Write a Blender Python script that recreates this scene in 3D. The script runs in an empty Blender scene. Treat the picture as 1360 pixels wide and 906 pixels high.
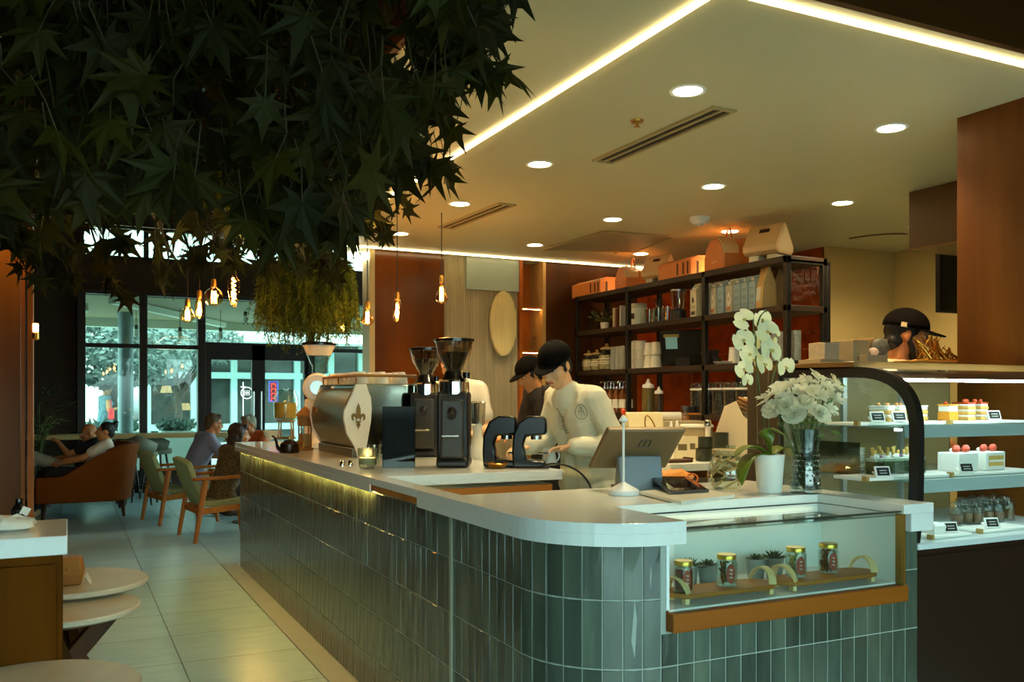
import bpy, bmesh, math, random
from mathutils import Vector, Matrix, Euler
from math import sin, cos, pi, radians as R
SC = bpy.context.scene
COL = SC.collection
rnd = random.Random(7)
# ---------------------------------------------------------------- camera frame (metres; camera 1.4 m above the floor)
F, HZ, CU, CH = 1206.0, 529.0, 680.0, 1.4
YAW = math.atan(590/1206.0)
FX, FY, RX, RY = sin(YAW), cos(YAW), cos(YAW), -sin(YAW)
def ray(u, v):
    a = (u-CU)/F
    return (FX+RX*a, FY+RY*a, (HZ-v)/F)
def pz(u, v, z):
    d = ray(u, v); t = (z-CH)/d[2]; return Vector((d[0]*t, d[1]*t, z))
def px(u, v, x):
    d = ray(u, v); t = x/d[0]; return Vector((x, d[1]*t, CH+d[2]*t))
def py(u, v, y):
    d = ray(u, v); t = y/d[1]; return Vector((d[0]*t, y, CH+d[2]*t))
def pt(u, v, t):
    d = ray(u, v); return Vector((d[0]*t, d[1]*t, CH+d[2]*t))
def proj(p):
    t = p[0]*FX+p[1]*FY
    return (CU+F*(p[0]*RX+p[1]*RY)/t, HZ-F*(p[2]-CH)/t)
# ---------------------------------------------------------------- materials
def lin(c):
    c = c/255.0
    return c/12.92 if c <= .04045 else ((c+.055)/1.055)**2.4
def rgb(t): return (lin(t[0]), lin(t[1]), lin(t[2]), 1)
MATS = {}
def mat(name, col=(200,200,200), rough=.5, metal=0, var=0, vscale=8, bump=0, bscale=60, emit=None, es=0, stretch=(1,1,1), col2=None, trans=0, ior=1.45, coat=0, sss=0, attr=None):
    if name in MATS: return MATS[name]
    m = bpy.data.materials.new(name); m.use_nodes = True; MATS[name] = m
    nt = m.node_tree; b = nt.nodes['Principled BSDF']; L = nt.links.new
    b.inputs['Base Color'].default_value = rgb(col); b.inputs['Roughness'].default_value = rough
    b.inputs['Metallic'].default_value = metal; b.inputs['IOR'].default_value = ior
    b.inputs['Transmission Weight'].default_value = trans; b.inputs['Coat Weight'].default_value = coat
    m.diffuse_color = rgb(col)
    if emit:
        b.inputs['Emission Color'].default_value = rgb(emit); b.inputs['Emission Strength'].default_value = es
    if attr:
        a = nt.nodes.new('ShaderNodeAttribute'); a.attribute_name = attr
    if var or col2 or bump:
        tc = nt.nodes.new('ShaderNodeTexCoord'); mp = nt.nodes.new('ShaderNodeMapping')
        mp.inputs['Scale'].default_value = stretch; L(tc.outputs['Object'], mp.inputs['Vector'])
    if var or col2:
        n = nt.nodes.new('ShaderNodeTexNoise'); n.inputs['Scale'].default_value = vscale; n.inputs['Detail'].default_value = 5
        L(mp.outputs[0], n.inputs['Vector'])
        mx = nt.nodes.new('ShaderNodeMix'); mx.data_type = 'RGBA'
        cr = nt.nodes.new('ShaderNodeMapRange'); cr.inputs[1].default_value = .3; cr.inputs[2].default_value = .7
        L(n.outputs['Fac'], cr.inputs[0]); L(cr.outputs[0], mx.inputs['Factor'])
        c1 = rgb(col); c2 = rgb(col2) if col2 else tuple(max(0, c*(1-var)) for c in c1[:3])+(1,)
        mx.inputs['A'].default_value = c1; mx.inputs['B'].default_value = c2
        src = mx.outputs['Result']
        if attr:
            mm = nt.nodes.new('ShaderNodeMix'); mm.data_type = 'RGBA'; mm.blend_type = 'MULTIPLY'; mm.inputs['Factor'].default_value = 1
            L(src, mm.inputs['A']); L(a.outputs['Color'], mm.inputs['B']); src = mm.outputs['Result']
        L(src, b.inputs['Base Color'])
    elif attr:
        L(a.outputs['Color'], b.inputs['Base Color'])
    if bump:
        n2 = nt.nodes.new('ShaderNodeTexNoise'); n2.inputs['Scale'].default_value = bscale; n2.inputs['Detail'].default_value = 3
        L(mp.outputs[0], n2.inputs['Vector'])
        bp = nt.nodes.new('ShaderNodeBump'); bp.inputs['Strength'].default_value = bump; bp.inputs['Distance'].default_value = .01
        L(n2.outputs['Fac'], bp.inputs['Height']); L(bp.outputs[0], b.inputs['Normal'])
    return m
def glass(name, tint=(235,245,242), gl=1.0, rough=.02, base=.04):
    if name in MATS: return MATS[name]
    m = bpy.data.materials.new(name); m.use_nodes = True; MATS[name] = m
    nt = m.node_tree; nt.nodes.clear(); L = nt.links.new
    o = nt.nodes.new('ShaderNodeOutputMaterial'); t = nt.nodes.new('ShaderNodeBsdfTransparent'); t.inputs[0].default_value = rgb(tint)
    g = nt.nodes.new('ShaderNodeBsdfGlossy'); g.inputs['Roughness'].default_value = rough
    g.inputs[0].default_value = (gl, gl, gl, 1)
    lw = nt.nodes.new('ShaderNodeLayerWeight'); lw.inputs[0].default_value = .5
    p = nt.nodes.new('ShaderNodeMath'); p.operation = 'POWER'; p.inputs[1].default_value = 3.5; L(lw.outputs['Facing'], p.inputs[0])
    ad = nt.nodes.new('ShaderNodeMath'); ad.operation = 'MULTIPLY_ADD'; ad.inputs[1].default_value = .8; ad.inputs[2].default_value = base; L(p.outputs[0], ad.inputs[0])
    mx = nt.nodes.new('ShaderNodeMixShader'); L(ad.outputs[0], mx.inputs[0]); L(t.outputs[0], mx.inputs[1]); L(g.outputs[0], mx.inputs[2])
    L(mx.outputs[0], o.inputs[0]); return m
def emis(name, col, s):
    return mat(name, (20,20,20), emit=col, es=s)
def wood(name, c1, c2, axis='z', scale=9, rough=.42, coat=0):
    st = {'z': (1,1,.08), 'x': (.08,1,1), 'y': (1,.08,1)}[axis]
    m = mat(name, c1, rough, vscale=scale, col2=c2, stretch=st, bump=.08, bscale=40, coat=coat); m.node_tree.nodes['Principled BSDF'].inputs['Specular IOR Level'].default_value = .25; return m
# ---------------------------------------------------------------- mesh builder
class MB:
    def __init__(s, M=None): s.v = []; s.f = []; s.mi = []; s.M = M or Matrix(); s.cur = 0; s.col = []
    def add(s, vs, fs, mi=None):
        b = len(s.v); M = s.M
        s.v += [tuple(M @ Vector(p)) for p in vs]
        s.f += [tuple(b+i for i in f) for f in fs]
        s.mi += [s.cur if mi is None else mi]*len(fs); return s
    def box(s, x0, x1, y0, y1, z0, z1):
        return s.add([(x0,y0,z0),(x1,y0,z0),(x1,y1,z0),(x0,y1,z0),(x0,y0,z1),(x1,y0,z1),(x1,y1,z1),(x0,y1,z1)],
            [(0,3,2,1),(4,5,6,7),(0,1,5,4),(1,2,6,5),(2,3,7,6),(3,0,4,7)])
    def cbox(s, c, sz, rot=None):
        q = (rot.to_matrix() if isinstance(rot, Euler) else rot) if rot is not None else Matrix.Identity(3)
        h = [d/2 for d in sz]; vs = []
        for z in (-1,1):
            for x, y in ((-1,-1),(1,-1),(1,1),(-1,1)):
                vs.append(Vector(c)+q @ Vector((x*h[0], y*h[1], z*h[2])))
        return s.add(vs, [(0,3,2,1),(4,5,6,7),(0,1,5,4),(1,2,6,5),(2,3,7,6),(3,0,4,7)])
    def bar(s, p0, p1, w, h, up=(0,0,1)):
        p0 = Vector(p0); p1 = Vector(p1); d = (p1-p0).normalized(); u = Vector(up)
        if abs(d.dot(u)) > .99: u = Vector((0,1,0))
        a = d.cross(u).normalized(); b = a.cross(d)
        vs = [p+a*(w/2)*i+b*(h/2)*j for p in (p0,p1) for i, j in ((-1,-1),(1,-1),(1,1),(-1,1))]
        return s.add(vs, [(0,3,2,1),(4,5,6,7),(0,1,5,4),(1,2,6,5),(2,3,7,6),(3,0,4,7)])
    def tube(s, pts, r, n=8, cap=True):
        pts = [Vector(p) for p in pts]; k = len(pts); rs = r if isinstance(r, (list, tuple)) else [r]*k
        vs = []; a = None
        for i, p in enumerate(pts):
            d = (pts[min(i+1,k-1)]-pts[max(i-1,0)])
            d = d.normalized() if d.length > 1e-9 else Vector((0,0,1))
            if a is None:
                a = d.cross(Vector((0,0,1)) if abs(d.z) < .9 else Vector((1,0,0))).normalized()
            else:
                a = (a-d*a.dot(d)); a = a.normalized() if a.length > 1e-6 else d.orthogonal().normalized()
            b = d.cross(a)
            for j in range(n):
                t = 2*pi*j/n; vs.append(p+(a*cos(t)+b*sin(t))*rs[i])
        fs = [(i*n+j, i*n+(j+1)%n, (i+1)*n+(j+1)%n, (i+1)*n+j) for i in range(k-1) for j in range(n)]
        if cap: fs += [tuple(range(n-1,-1,-1)), tuple((k-1)*n+j for j in range(n))]
        return s.add(vs, fs)
    def lathe(s, prof, c=(0,0,0), n=24, ax=None, cap=True):
        q = Matrix.Identity(3)
        if ax is not None: q = Vector((0,0,1)).rotation_difference(Vector(ax)).to_matrix()
        c = Vector(c); vs = []; fs = []; k = len(prof)
        for r, z in prof:
            for j in range(n):
                t = 2*pi*j/n; vs.append(c+q @ Vector((r*cos(t), r*sin(t), z)))
        for i in range(k-1):
            for j in range(n): fs.append((i*n+j, i*n+(j+1)%n, (i+1)*n+(j+1)%n, (i+1)*n+j))
        if cap and prof[0] == prof[-1]: cap = False
        if cap and prof[0][0] > 1e-5: fs.append(tuple(range(n-1,-1,-1)))
        if cap and prof[-1][0] > 1e-5: fs.append(tuple((k-1)*n+j for j in range(n)))
        return s.add(vs, fs)
    def cyl(s, c, r, h, n=20, ax=None): return s.lathe([(r,0),(r,h)], c, n, ax)
    def sph(s, c, r, n=12, m=8, rot=None):
        if not isinstance(r, (list, tuple)): r = (r,r,r)
        q = rot or Matrix.Identity(3); c = Vector(c); vs = [c+q @ Vector((0,0,-r[2]))]
        for i in range(1, m):
            p = -pi/2+pi*i/m
            for j in range(n):
                t = 2*pi*j/n; vs.append(c+q @ Vector((r[0]*cos(p)*cos(t), r[1]*cos(p)*sin(t), r[2]*sin(p))))
        vs.append(c+q @ Vector((0,0,r[2]))); fs = []
        for j in range(n): fs.append((0, 1+(j+1)%n, 1+j))
        for i in range(m-2):
            for j in range(n):
                a = 1+i*n+j; b = 1+i*n+(j+1)%n; fs.append((a, b, b+n, a+n))
        o = 1+(m-2)*n; e = len(vs)-1
        for j in range(n): fs.append((o+j, o+(j+1)%n, e))
        return s.add(vs, fs)
    def prism(s, poly, z0, z1):
        n = len(poly); vs = [(p[0],p[1],z0) for p in poly]+[(p[0],p[1],z1) for p in poly]
        fs = [tuple(range(n-1,-1,-1)), tuple(range(n, 2*n))]+[(i,(i+1)%n,n+(i+1)%n,n+i) for i in range(n)]
        return s.add(vs, fs)
    def prism_x(s, poly, x0, x1):   # poly of (y, z)
        n = len(poly); vs = [(x0,p[0],p[1]) for p in poly]+[(x1,p[0],p[1]) for p in poly]
        fs = [tuple(range(n-1,-1,-1)), tuple(range(n, 2*n))]+[(i,(i+1)%n,n+(i+1)%n,n+i) for i in range(n)]
        return s.add(vs, fs)
    def prism_y(s, poly, y0, y1):   # poly of (x, z)
        n = len(poly); vs = [(p[0],y0,p[1]) for p in poly]+[(p[0],y1,p[1]) for p in poly]
        fs = [tuple(range(n-1,-1,-1)), tuple(range(n, 2*n))]+[(i,(i+1)%n,n+(i+1)%n,n+i) for i in range(n)]
        return s.add(vs, fs)
    def cap(s, a, b, ra, rb=None, n=10):
        rb = ra if rb is None else rb
        s.sph(a, ra, n, 6); s.sph(b, rb, n, 6); s.tube([a,b], [ra,rb], n); return s
    def mesh(s, name, mats, smooth=True, ang=35, recalc=True):
        me = bpy.data.meshes.new(name); me.from_pydata(s.v, [], s.f)
        ms = mats if isinstance(mats, (list, tuple)) else [mats]
        for m in ms: me.materials.append(m)
        if len(ms) > 1: me.polygons.foreach_set('material_index', s.mi)
        if recalc:
            bm = bmesh.new(); bm.from_mesh(me); bmesh.ops.recalc_face_normals(bm, faces=bm.faces); bm.to_mesh(me); bm.free()
        if smooth:
            me.shade_smooth(); me.set_sharp_from_angle(angle=R(ang))
        me.update(); return me
    def build(s, name, mats, parent=None, smooth=True, bevel=0, ang=35, recalc=True):
        o = bpy.data.objects.new(name, s.mesh(name, mats, smooth, ang, recalc)); COL.objects.link(o)
        if parent is not None: o.parent = parent
        if bevel:
            b = o.modifiers.new('bevel', 'BEVEL'); b.width = bevel; b.segments = 2; b.limit_method = 'ANGLE'; b.angle_limit = R(40)
        return o
def T(name, label, cat, loc=(0,0,0), rz=0, group=None, rot=None, sc=None):
    o = bpy.data.objects.new(name, None); COL.objects.link(o); o.empty_display_size = .05
    o.location = loc; o.rotation_euler = rot or (0,0,rz)
    if sc: o.scale = (sc,sc,sc)
    o['label'] = label; o['category'] = cat
    if group: o['group'] = group
    return o
def tag(o, label, cat, group=None, kind=None):
    o['label'] = label; o['category'] = cat
    if group: o['group'] = group
    if kind: o['kind'] = kind
    return o
def struct(name, mb, m, bevel=0, label=None, cat=None, smooth=False, parent=None):
    o = mb.build(name, m, parent, smooth, bevel)
    if parent is None:
        o['kind'] = 'structure'
        if label: o['label'] = label
        if cat: o['category'] = cat
    return o
KIDS = {}
def kids(o): return [c for c in bpy.data.objects if c.parent == o]
def dup(root, loc, rz=None, label=None, group=None, sc=None):
    def cp(o, par):
        c = o.copy(); COL.objects.link(c)
        if par is not None: c.parent = par
        for k in kids(o):
            if k is not c: cp(k, c)
        return c
    r = cp(root, None); r.location = loc
    if rz is not None: r.rotation_euler = (0,0,rz)
    if label: r['label'] = label
    if group: r['group'] = group
    if sc: r.scale = (sc,sc,sc) if not isinstance(sc, (tuple, list)) else sc
    return r
def arc(cx, cy, r, a0, a1, n):
    return [(cx+r*cos(R(a0+(a1-a0)*i/n)), cy+r*sin(R(a0+(a1-a0)*i/n))) for i in range(n+1)]
def bez(p0, p1, p2, p3, n=12):
    p0, p1, p2, p3 = map(Vector, (p0, p1, p2, p3))
    return [p0*(1-t)**3+p1*3*t*(1-t)**2+p2*3*t*t*(1-t)+p3*t**3 for t in [i/n for i in range(n+1)]]
def curve_text(name, txt, size, m, parent, M, ext=.0006):
    c = bpy.data.curves.new(name, 'FONT'); c.body = txt; c.size = size; c.extrude = ext; c.align_x = 'CENTER'; c.align_y = 'CENTER'
    tmp = bpy.data.objects.new(name+'_t', c); COL.objects.link(tmp)
    dg = bpy.context.evaluated_depsgraph_get(); dg.update()
    me = bpy.data.meshes.new_from_object(tmp.evaluated_get(dg)); bpy.data.objects.remove(tmp)
    me.transform(M); me.materials.clear(); me.materials.append(m)
    o = bpy.data.objects.new(name, me); COL.objects.link(o); o.parent = parent; return o
def remesh(mb, voxel, smooth=4, fac=.5):
    me = bpy.data.meshes.new('tmp'); me.from_pydata(mb.v, [], mb.f)
    o = bpy.data.objects.new('tmp', me); COL.objects.link(o)
    r = o.modifiers.new('r', 'REMESH'); r.mode = 'VOXEL'; r.voxel_size = voxel
    if smooth:
        s = o.modifiers.new('s', 'SMOOTH'); s.factor = fac; s.iterations = smooth
    dg = bpy.context.evaluated_depsgraph_get(); dg.update()
    out = bpy.data.meshes.new_from_object(o.evaluated_get(dg))
    bpy.data.objects.remove(o); bpy.data.meshes.remove(me)
    out.shade_smooth(); return out
def link_mesh(name, me, m, parent):
    me.materials.clear(); me.materials.append(m)
    o = bpy.data.objects.new(name, me); COL.objects.link(o); o.parent = parent; return o
# ================================================================ camera, world
cam = bpy.data.cameras.new('camera'); co = bpy.data.objects.new('camera', cam); COL.objects.link(co)
co.location = (0,0,CH); co.rotation_euler = (pi/2, 0, -YAW)
cam.sensor_width = 36; cam.lens = 36*F/1360; cam.shift_y = 76/1360; cam.clip_start = .05; cam.clip_end = 200
SC.camera = co
vs = SC.view_settings; vs.view_transform = 'Standard'; vs.look = 'None'; vs.gamma = 1; vs.use_curve_mapping = False
vs.exposure = 0.88
w = bpy.data.worlds.new('sky'); SC.world = w; w.use_nodes = True
nt = w.node_tree; bg = nt.nodes['Background']
tc = nt.nodes.new('ShaderNodeTexCoord'); sp = nt.nodes.new('ShaderNodeSeparateXYZ'); mr = nt.nodes.new('ShaderNodeMapRange')
cr = nt.nodes.new('ShaderNodeValToRGB')
nt.links.new(tc.outputs['Generated'], sp.inputs[0]); nt.links.new(sp.outputs['Z'], mr.inputs[0])
mr.inputs[1].default_value = -1; mr.inputs[2].default_value = 1
nt.links.new(mr.outputs[0], cr.inputs[0]); nt.links.new(cr.outputs[0], bg.inputs[0])
e = cr.color_ramp.elements
e[0].position = .49; e[0].color = (.03,.045,.045,1)
e[1].position = .53; e[1].color = (.62,.95,.92,1)
x = e.new(1.0); x.color = (.42,.78,.85,1)
bg.inputs[1].default_value = 4.6
# ================================================================ materials of the shell
M_cream = mat('ceiling_paint', (198,188,146), .42, var=.05, vscale=2)
M_dark = mat('dark_brown', (44,28,15), .5, var=.3, vscale=3)
M_black = mat('black_metal', (20,18,15), .4)
M_frame = mat('window_frame', (26,20,13), .45)
M_brown = wood('brown_panel', (120,62,12), (84,40,6), 'z', 6, .35)
M_walnut = wood('walnut', (112,62,10), (82,42,4), 'z', 7, .5)
M_red = mat('red_tile', (156,62,8), .12, var=.45, vscale=7, bump=.6, bscale=14)
M_beige = mat('beige_wall', (205,180,120), .6, var=.06, vscale=2)
M_white = mat('white_quartz', (226,230,224), .12, var=.04, vscale=30)
M_paint = mat('white_paint', (228,230,226), .45)
M_pane = glass('window_pane', (226,240,236), 1, .01, .03)
M_clear = glass('clear_glass', (240,246,242), 1, .02, .05)
M_case = glass('case_glass', (238,246,244), 1, .01, .03)
M_led = emis('led_warm', (255,226,160), 6)
M_down = emis('downlight', (255,226,165), 34)
M_brass = mat('brass', (190,140,60), .3, 1)
M_steel = mat('steel', (190,192,188), .25, 1)
M_chrome = mat('chrome', (225,225,220), .08, 1)
# floor : square tiles, thin joints on a .6 m grid (positions in metres)
def floor_mat():
    m = bpy.data.materials.new('floor_tile'); m.use_nodes = True; nt = m.node_tree; b = nt.nodes['Principled BSDF']; L = nt.links.new
    tc = nt.nodes.new('ShaderNodeTexCoord'); sp = nt.nodes.new('ShaderNodeSeparateXYZ'); L(tc.outputs['Object'], sp.inputs[0])
    def fr(sock, off, size):
        a = nt.nodes.new('ShaderNodeMath'); a.operation = 'SUBTRACT'; a.inputs[1].default_value = off; L(sock, a.inputs[0])
        d = nt.nodes.new('ShaderNodeMath'); d.operation = 'DIVIDE'; d.inputs[1].default_value = size; L(a.outputs[0], d.inputs[0])
        f = nt.nodes.new('ShaderNodeMath'); f.operation = 'FRACT'; L(d.outputs[0], f.inputs[0])
        s = nt.nodes.new('ShaderNodeMath'); s.operation = 'SUBTRACT'; s.inputs[1].default_value = .5; L(f.outputs[0], s.inputs[0])
        ab = nt.nodes.new('ShaderNodeMath'); ab.operation = 'ABSOLUTE'; L(s.outputs[0], ab.inputs[0])
        g = nt.nodes.new('ShaderNodeMath'); g.operation = 'GREATER_THAN'; g.inputs[1].default_value = .5-.0035/size; L(ab.outputs[0], g.inputs[0])
        fl = nt.nodes.new('ShaderNodeMath'); fl.operation = 'FLOOR'; L(d.outputs[0], fl.inputs[0])
        return g.outputs[0], fl.outputs[0]
    gx, ix = fr(sp.outputs['X'], .542, .615); gy, iy = fr(sp.outputs['Y'], 5.087, .588)
    mx = nt.nodes.new('ShaderNodeMath'); mx.operation = 'MAXIMUM'; L(gx, mx.inputs[0]); L(gy, mx.inputs[1])
    cb = nt.nodes.new('ShaderNodeCombineXYZ'); L(ix, cb.inputs[0]); L(iy, cb.inputs[1])
    wn = nt.nodes.new('ShaderNodeTexWhiteNoise'); L(cb.outputs[0], wn.inputs['Vector'])
    n = nt.nodes.new('ShaderNodeTexNoise'); n.inputs['Scale'].default_value = 2.2; n.inputs['Detail'].default_value = 6; n.inputs['Distortion'].default_value = 1.5
    mp = nt.nodes.new('ShaderNodeMapping'); mp.inputs['Scale'].default_value = (1,3.5,1); L(tc.outputs['Object'], mp.inputs[0]); L(mp.outputs[0], n.inputs['Vector'])
    c = nt.nodes.new('ShaderNodeValToRGB'); L(n.outputs['Fac'], c.inputs[0])
    c.color_ramp.elements[0].position = .3; c.color_ramp.elements[0].color = rgb((152,186,190)); c.color_ramp.elements[1].position = .72; c.color_ramp.elements[1].color = rgb((176,206,208))
    h = nt.nodes.new('ShaderNodeHueSaturation'); L(c.outputs[0], h.inputs['Color'])
    v = nt.nodes.new('ShaderNodeMapRange'); v.inputs[3].default_value = .9; v.inputs[4].default_value = 1.06; L(wn.outputs[0], v.inputs[0]); L(v.outputs[0], h.inputs['Value'])
    mm = nt.nodes.new('ShaderNodeMix'); mm.data_type = 'RGBA'; L(mx.outputs[0], mm.inputs['Factor']); L(h.outputs[0], mm.inputs['A']); mm.inputs['B'].default_value = rgb((62,66,64))
    L(mm.outputs['Result'], b.inputs['Base Color']); b.inputs['Roughness'].default_value = .28
    bp = nt.nodes.new('ShaderNodeBump'); bp.inputs['Strength'].default_value = .15; bp.inputs['Distance'].default_value = .004; L(n.outputs['Fac'], bp.inputs['Height']); L(bp.outputs[0], b.inputs['Normal'])
    return m
M_floor = floor_mat()
# ================================================================ floor, ceilings, walls
struct('floor', MB().box(-6,9,-3,14.5,-.1,0), M_floor)
struct('trim_1', MB().box(1.157,1.286,1.2,7.95,0,.006), mat('kerb_stone', (150,158,152), .4, var=.12, vscale=6))
struct('ceiling_high', MB().box(-6,9.2,-3,14.6,4.5,4.6), mat('dark_ceiling', (38,26,14), .7))
HZC = 2.75
struct('ceiling', MB().box(1.15,9,2.3,8.2,HZC,3.1), M_cream)
struct('trim_2', MB().box(1.1,9,2.27,2.3,HZC-.01,4.5), wood('fascia_wood', (92,56,20), (62,34,10), 'x', 5, .5))
struct('trim_3', MB().box(1.12,1.15,2.3,8.2,HZC-.01,4.5), MATS['fascia_wood'])
struct('wall_left', MB().box(-6.1,-6,-3,14.5,0,4.5), M_dark)
struct('wall_right', MB().box(9,9.1,-3,8.2,0,4.5), M_dark)
YB = 7.95
def X(u, y=YB): return py(u, 400, y).x
def Z(u, v, y=YB): return py(u, v, y).z
x0, x1, x2, x3 = X(497), X(590), X(693), X(722)
struct('wall_back', MB().box(x3,X(846),YB,YB+.2,0,HZC), wood('back_panel', (84,44,8), (58,28,4), 'z', 5, .4))
xr0 = X(846)
struct('wall_red', MB().box(xr0,6.05,YB,YB+.2,0,HZC), M_red)
# red glazed tiles: stacked slim tiles laid over the two walls, one mesh
def red_tiles():
    m = MB(); r = random.Random(3)
    n = int((6.05-xr0)/.075)
    for i in range(n):
        for j in range(12):
            xa = xr0+i*.075; za = .95+j*.15; d = r.uniform(.004,.008); t = r.uniform(-.003,.003)
            m.add([(xa+.001,YB-d-t,za+.001),(xa+.074,YB-d+t,za+.001),(xa+.074,YB-d+t*.5,za+.149),(xa+.001,YB-d-t*.6,za+.149),(xa+.001,YB,za+.001),(xa+.074,YB,za+.001),(xa+.074,YB,za+.149),(xa+.001,YB,za+.149)],
                  [(0,1,2,3),(0,4,5,1),(1,5,6,2),(2,6,7,3),(3,7,4,0)])
    for i in range(25):
        for j in range(12):
            ya = 6.05+i*.0755; za = .95+j*.15; d = r.uniform(.004,.008); t = r.uniform(-.003,.003); xw = 6.05
            m.add([(xw-d-t,ya+.001,za+.001),(xw-d+t,ya+.074,za+.001),(xw-d+t*.5,ya+.074,za+.149),(xw-d-t*.6,ya+.001,za+.149),(xw,ya+.001,za+.001),(xw,ya+.074,za+.001),(xw,ya+.074,za+.149),(xw,ya+.001,za+.149)],
                  [(0,1,2,3),(0,4,5,1),(1,5,6,2),(2,6,7,3),(3,7,4,0)])
    return m
struct('wall_tile_cladding', red_tiles(), M_red)
struct('wall_kitchen', MB().box(6.05,6.15,6.04,YB,0,HZC).box(6.05,9,6.0,6.1,0,HZC), M_beige)
xk = py(1236, 400, 5.6).x
struct('wall_kitchen_side', MB().box(xk,xk+.12,3.0,6.0,0,HZC), M_beige)
struct('wall_wood', MB().box(3.85,4.1,-2,2.99,0,HZC+1.7), M_walnut, .004)
# unseen wall behind the camera; low opening shaped to keep sky light off the leaves
struct('wall_front', MB().box(-6,9,-3.2,-3,2.7,4.6).box(-6,-3.4,-3.2,-3,0,2.7).box(5,9,-3.2,-3,0,2.7), M_dark)
# brown polished panel, fluted panel, niche
struct('wall_panel', MB().box(x0,x1,YB,YB+.2,0,HZC), mat('polished_brown', (112,58,8), .22, col2=(78,38,4), vscale=3, stretch=(1,1,.2)), .003)
struct('trim_4', MB().box(x0-.05,x0,YB-.02,YB+.2,0,HZC), mat('pale_trim', (176,160,120), .35, .3))
m = MB().box(x1,x2,YB+.04,YB+.2,0,HZC); nf = 34; r_ = random.Random(2)
for i in range(nf):
    xc = x1+(x2-x1)*(i+.5)/nf; hw = (x2-x1)/nf/2*.9
    m.prism([(xc+hw*cos(a), YB+.045-hw*sin(a)) for a in [pi*k/6 for k in range(7)]], 0, 2.44 if i > 8 else HZC)
struct('wall_fluted', m, mat('pale_flute', (168,158,128), .45, var=.28, vscale=5, stretch=(6,6,.2)), smooth=True)
struct('wall_fluted_top', MB().box(x1+(x2-x1)*.28,x2,YB+.0,YB+.04,2.44,HZC), mat('daylight_tint_panel', (150,166,160), .25))  # daylight reflection put into the pale blue colour of this panel
po = T('oval_plaque', 'pale cream oval plaque mounted on the fluted wall panel', 'wall decoration', (X(667), YB-.03, Z(667,430)))
m = MB(); ww = (X(684)-X(650))/2; hh = (Z(667,387)-Z(667,473))/2
m.prism_y([(ww*cos(2*pi*k/40), hh*sin(2*pi*k/40)) for k in range(40)], -.012, .03)
m.build('plaque_face', mat('plaque_cream', (216,200,146), .5), po, bevel=.004)
m = MB()
for i in range(11):
    xx = -ww*.9+ww*1.8*i/10; h2 = hh*math.sqrt(max(0,1-(xx/ww)**2))*.97
    m.tube([(xx,-.013,-h2),(xx,-.013,h2)], .006, 6)
m.build('ribbing', MATS['plaque_cream'], po)
struct('wall_niche', MB().box(x2,x3,YB+.25,YB+.3,0,HZC).box(x2-.03,x2,YB-.02,YB+.3,0,HZC), wood('niche_wood', (196,110,36), (150,78,22), 'z', 6, .4))
struct('trim_5', MB().box(x3-.025,x3+.01,YB-.03,YB+.25,0,HZC), mat('niche_edge', (190,150,90), .35))
for v, nm in ((408,'upper'),(466,'middle'),(532,'lower')):
    zz = Z(708,v)
    s = T('niche_shelf', f'lit wooden shelf in the tall wall niche, {nm} of three', 'shelf', (x2+.005,YB,zz), group='niche shelves')
    MB().box(0,x3-x2-.035,-.01,.25,-.02,0).build('board', MATS['niche_wood'], s, bevel=.002)
    MB().box(.005,x3-x2-.04,.0,.012,-.026,-.0205).build('led_strip', emis('led_niche', (255,205,120), 14), s)
    if v == 466:
        g = T('glass_figurine', 'small clear glass figurine on the middle niche shelf', 'ornament', (X(712),YB+.08,zz))
        MB().lathe([(.0,0),(.035,0),(.03,.012),(.012,.03),(.03,.05),(.042,.075),(.03,.1),(.012,.11)],(0,0,0),16).build('body', M_clear, g)
        MB().sph((.015,0,.13),(.03,.02,.022)).tube([(.03,0,.13),(.06,0,.15)],[.012,.003],8).build('top', M_clear, g)
# ================================================================ ceiling fittings
def led(name, a, b, label):
    m = MB().bar(a, b, .019, .016)
    o = m.build(name, M_led, None, False); tag(o, label, 'led strip', 'warm led lines around the ceiling'); return o
D = HZC-CH; zl = HZC-.005
LX, LY0, LY1 = 1.427*D, 1.763*D, 5.79*D
led('ceiling_led_line', (LX,LY0,zl), (LX,LY1,zl), 'long warm led line in the ceiling running along the bar')
led('ceiling_led_line', (LX+.013,LY0,zl), (8.9,LY0,zl), 'warm led line in the ceiling over the pastry case, running to the wood wall')
led('ceiling_led_line', (LX+.013,LY1,zl), (6.0,LY1,zl), 'warm led line in the ceiling along the back wall')
dl = None; names = ['over the round end of the counter','over the middle of the counter','over the till side of the bar','over the far bar']
rows = [(1.81,'bar row'),(2.735,'middle row'),(3.56,'row over the kitchen')]
order = ['nearest','second','third','farthest']
for rx_, rn in rows:
    for k, ry_ in enumerate((2.40,3.43,4.31,5.25)):
        if rn == 'row over the kitchen' and k == 0: continue
        p = (rx_*D, ry_*D, HZC)
        lb = f'round warm downlight in the ceiling, {order[k]} of the {rn}' if rn != 'row over the kitchen' else f'round warm downlight over the kitchen side, {["","nearest","middle","farthest"][k]} of three'
        if dl is None:
            dl = T('downlight', lb, 'ceiling light', p, group='ceiling downlights')
            MB().lathe([(.064,-.004),(.078,-.006),(.082,0),(.064,0),(.064,-.004)],(0,0,0),28).build('trim_ring', M_paint, dl)
            MB().lathe([(0,-.003),(.063,-.003),(.063,0)],(0,0,0),28).build('lens', M_down, dl)
        else: dup(dl, p, 0, lb)
        l = bpy.data.lights.new('downlight_beam', 'SPOT'); l.energy = 50; l.color = (1,.77,.43); l.spot_size = R(112); l.spot_blend = 1; l.shadow_soft_size = .06
        lo = bpy.data.objects.new('downlight_beam', l); COL.objects.link(lo); lo.location = (p[0],p[1],HZC-.02)
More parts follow.
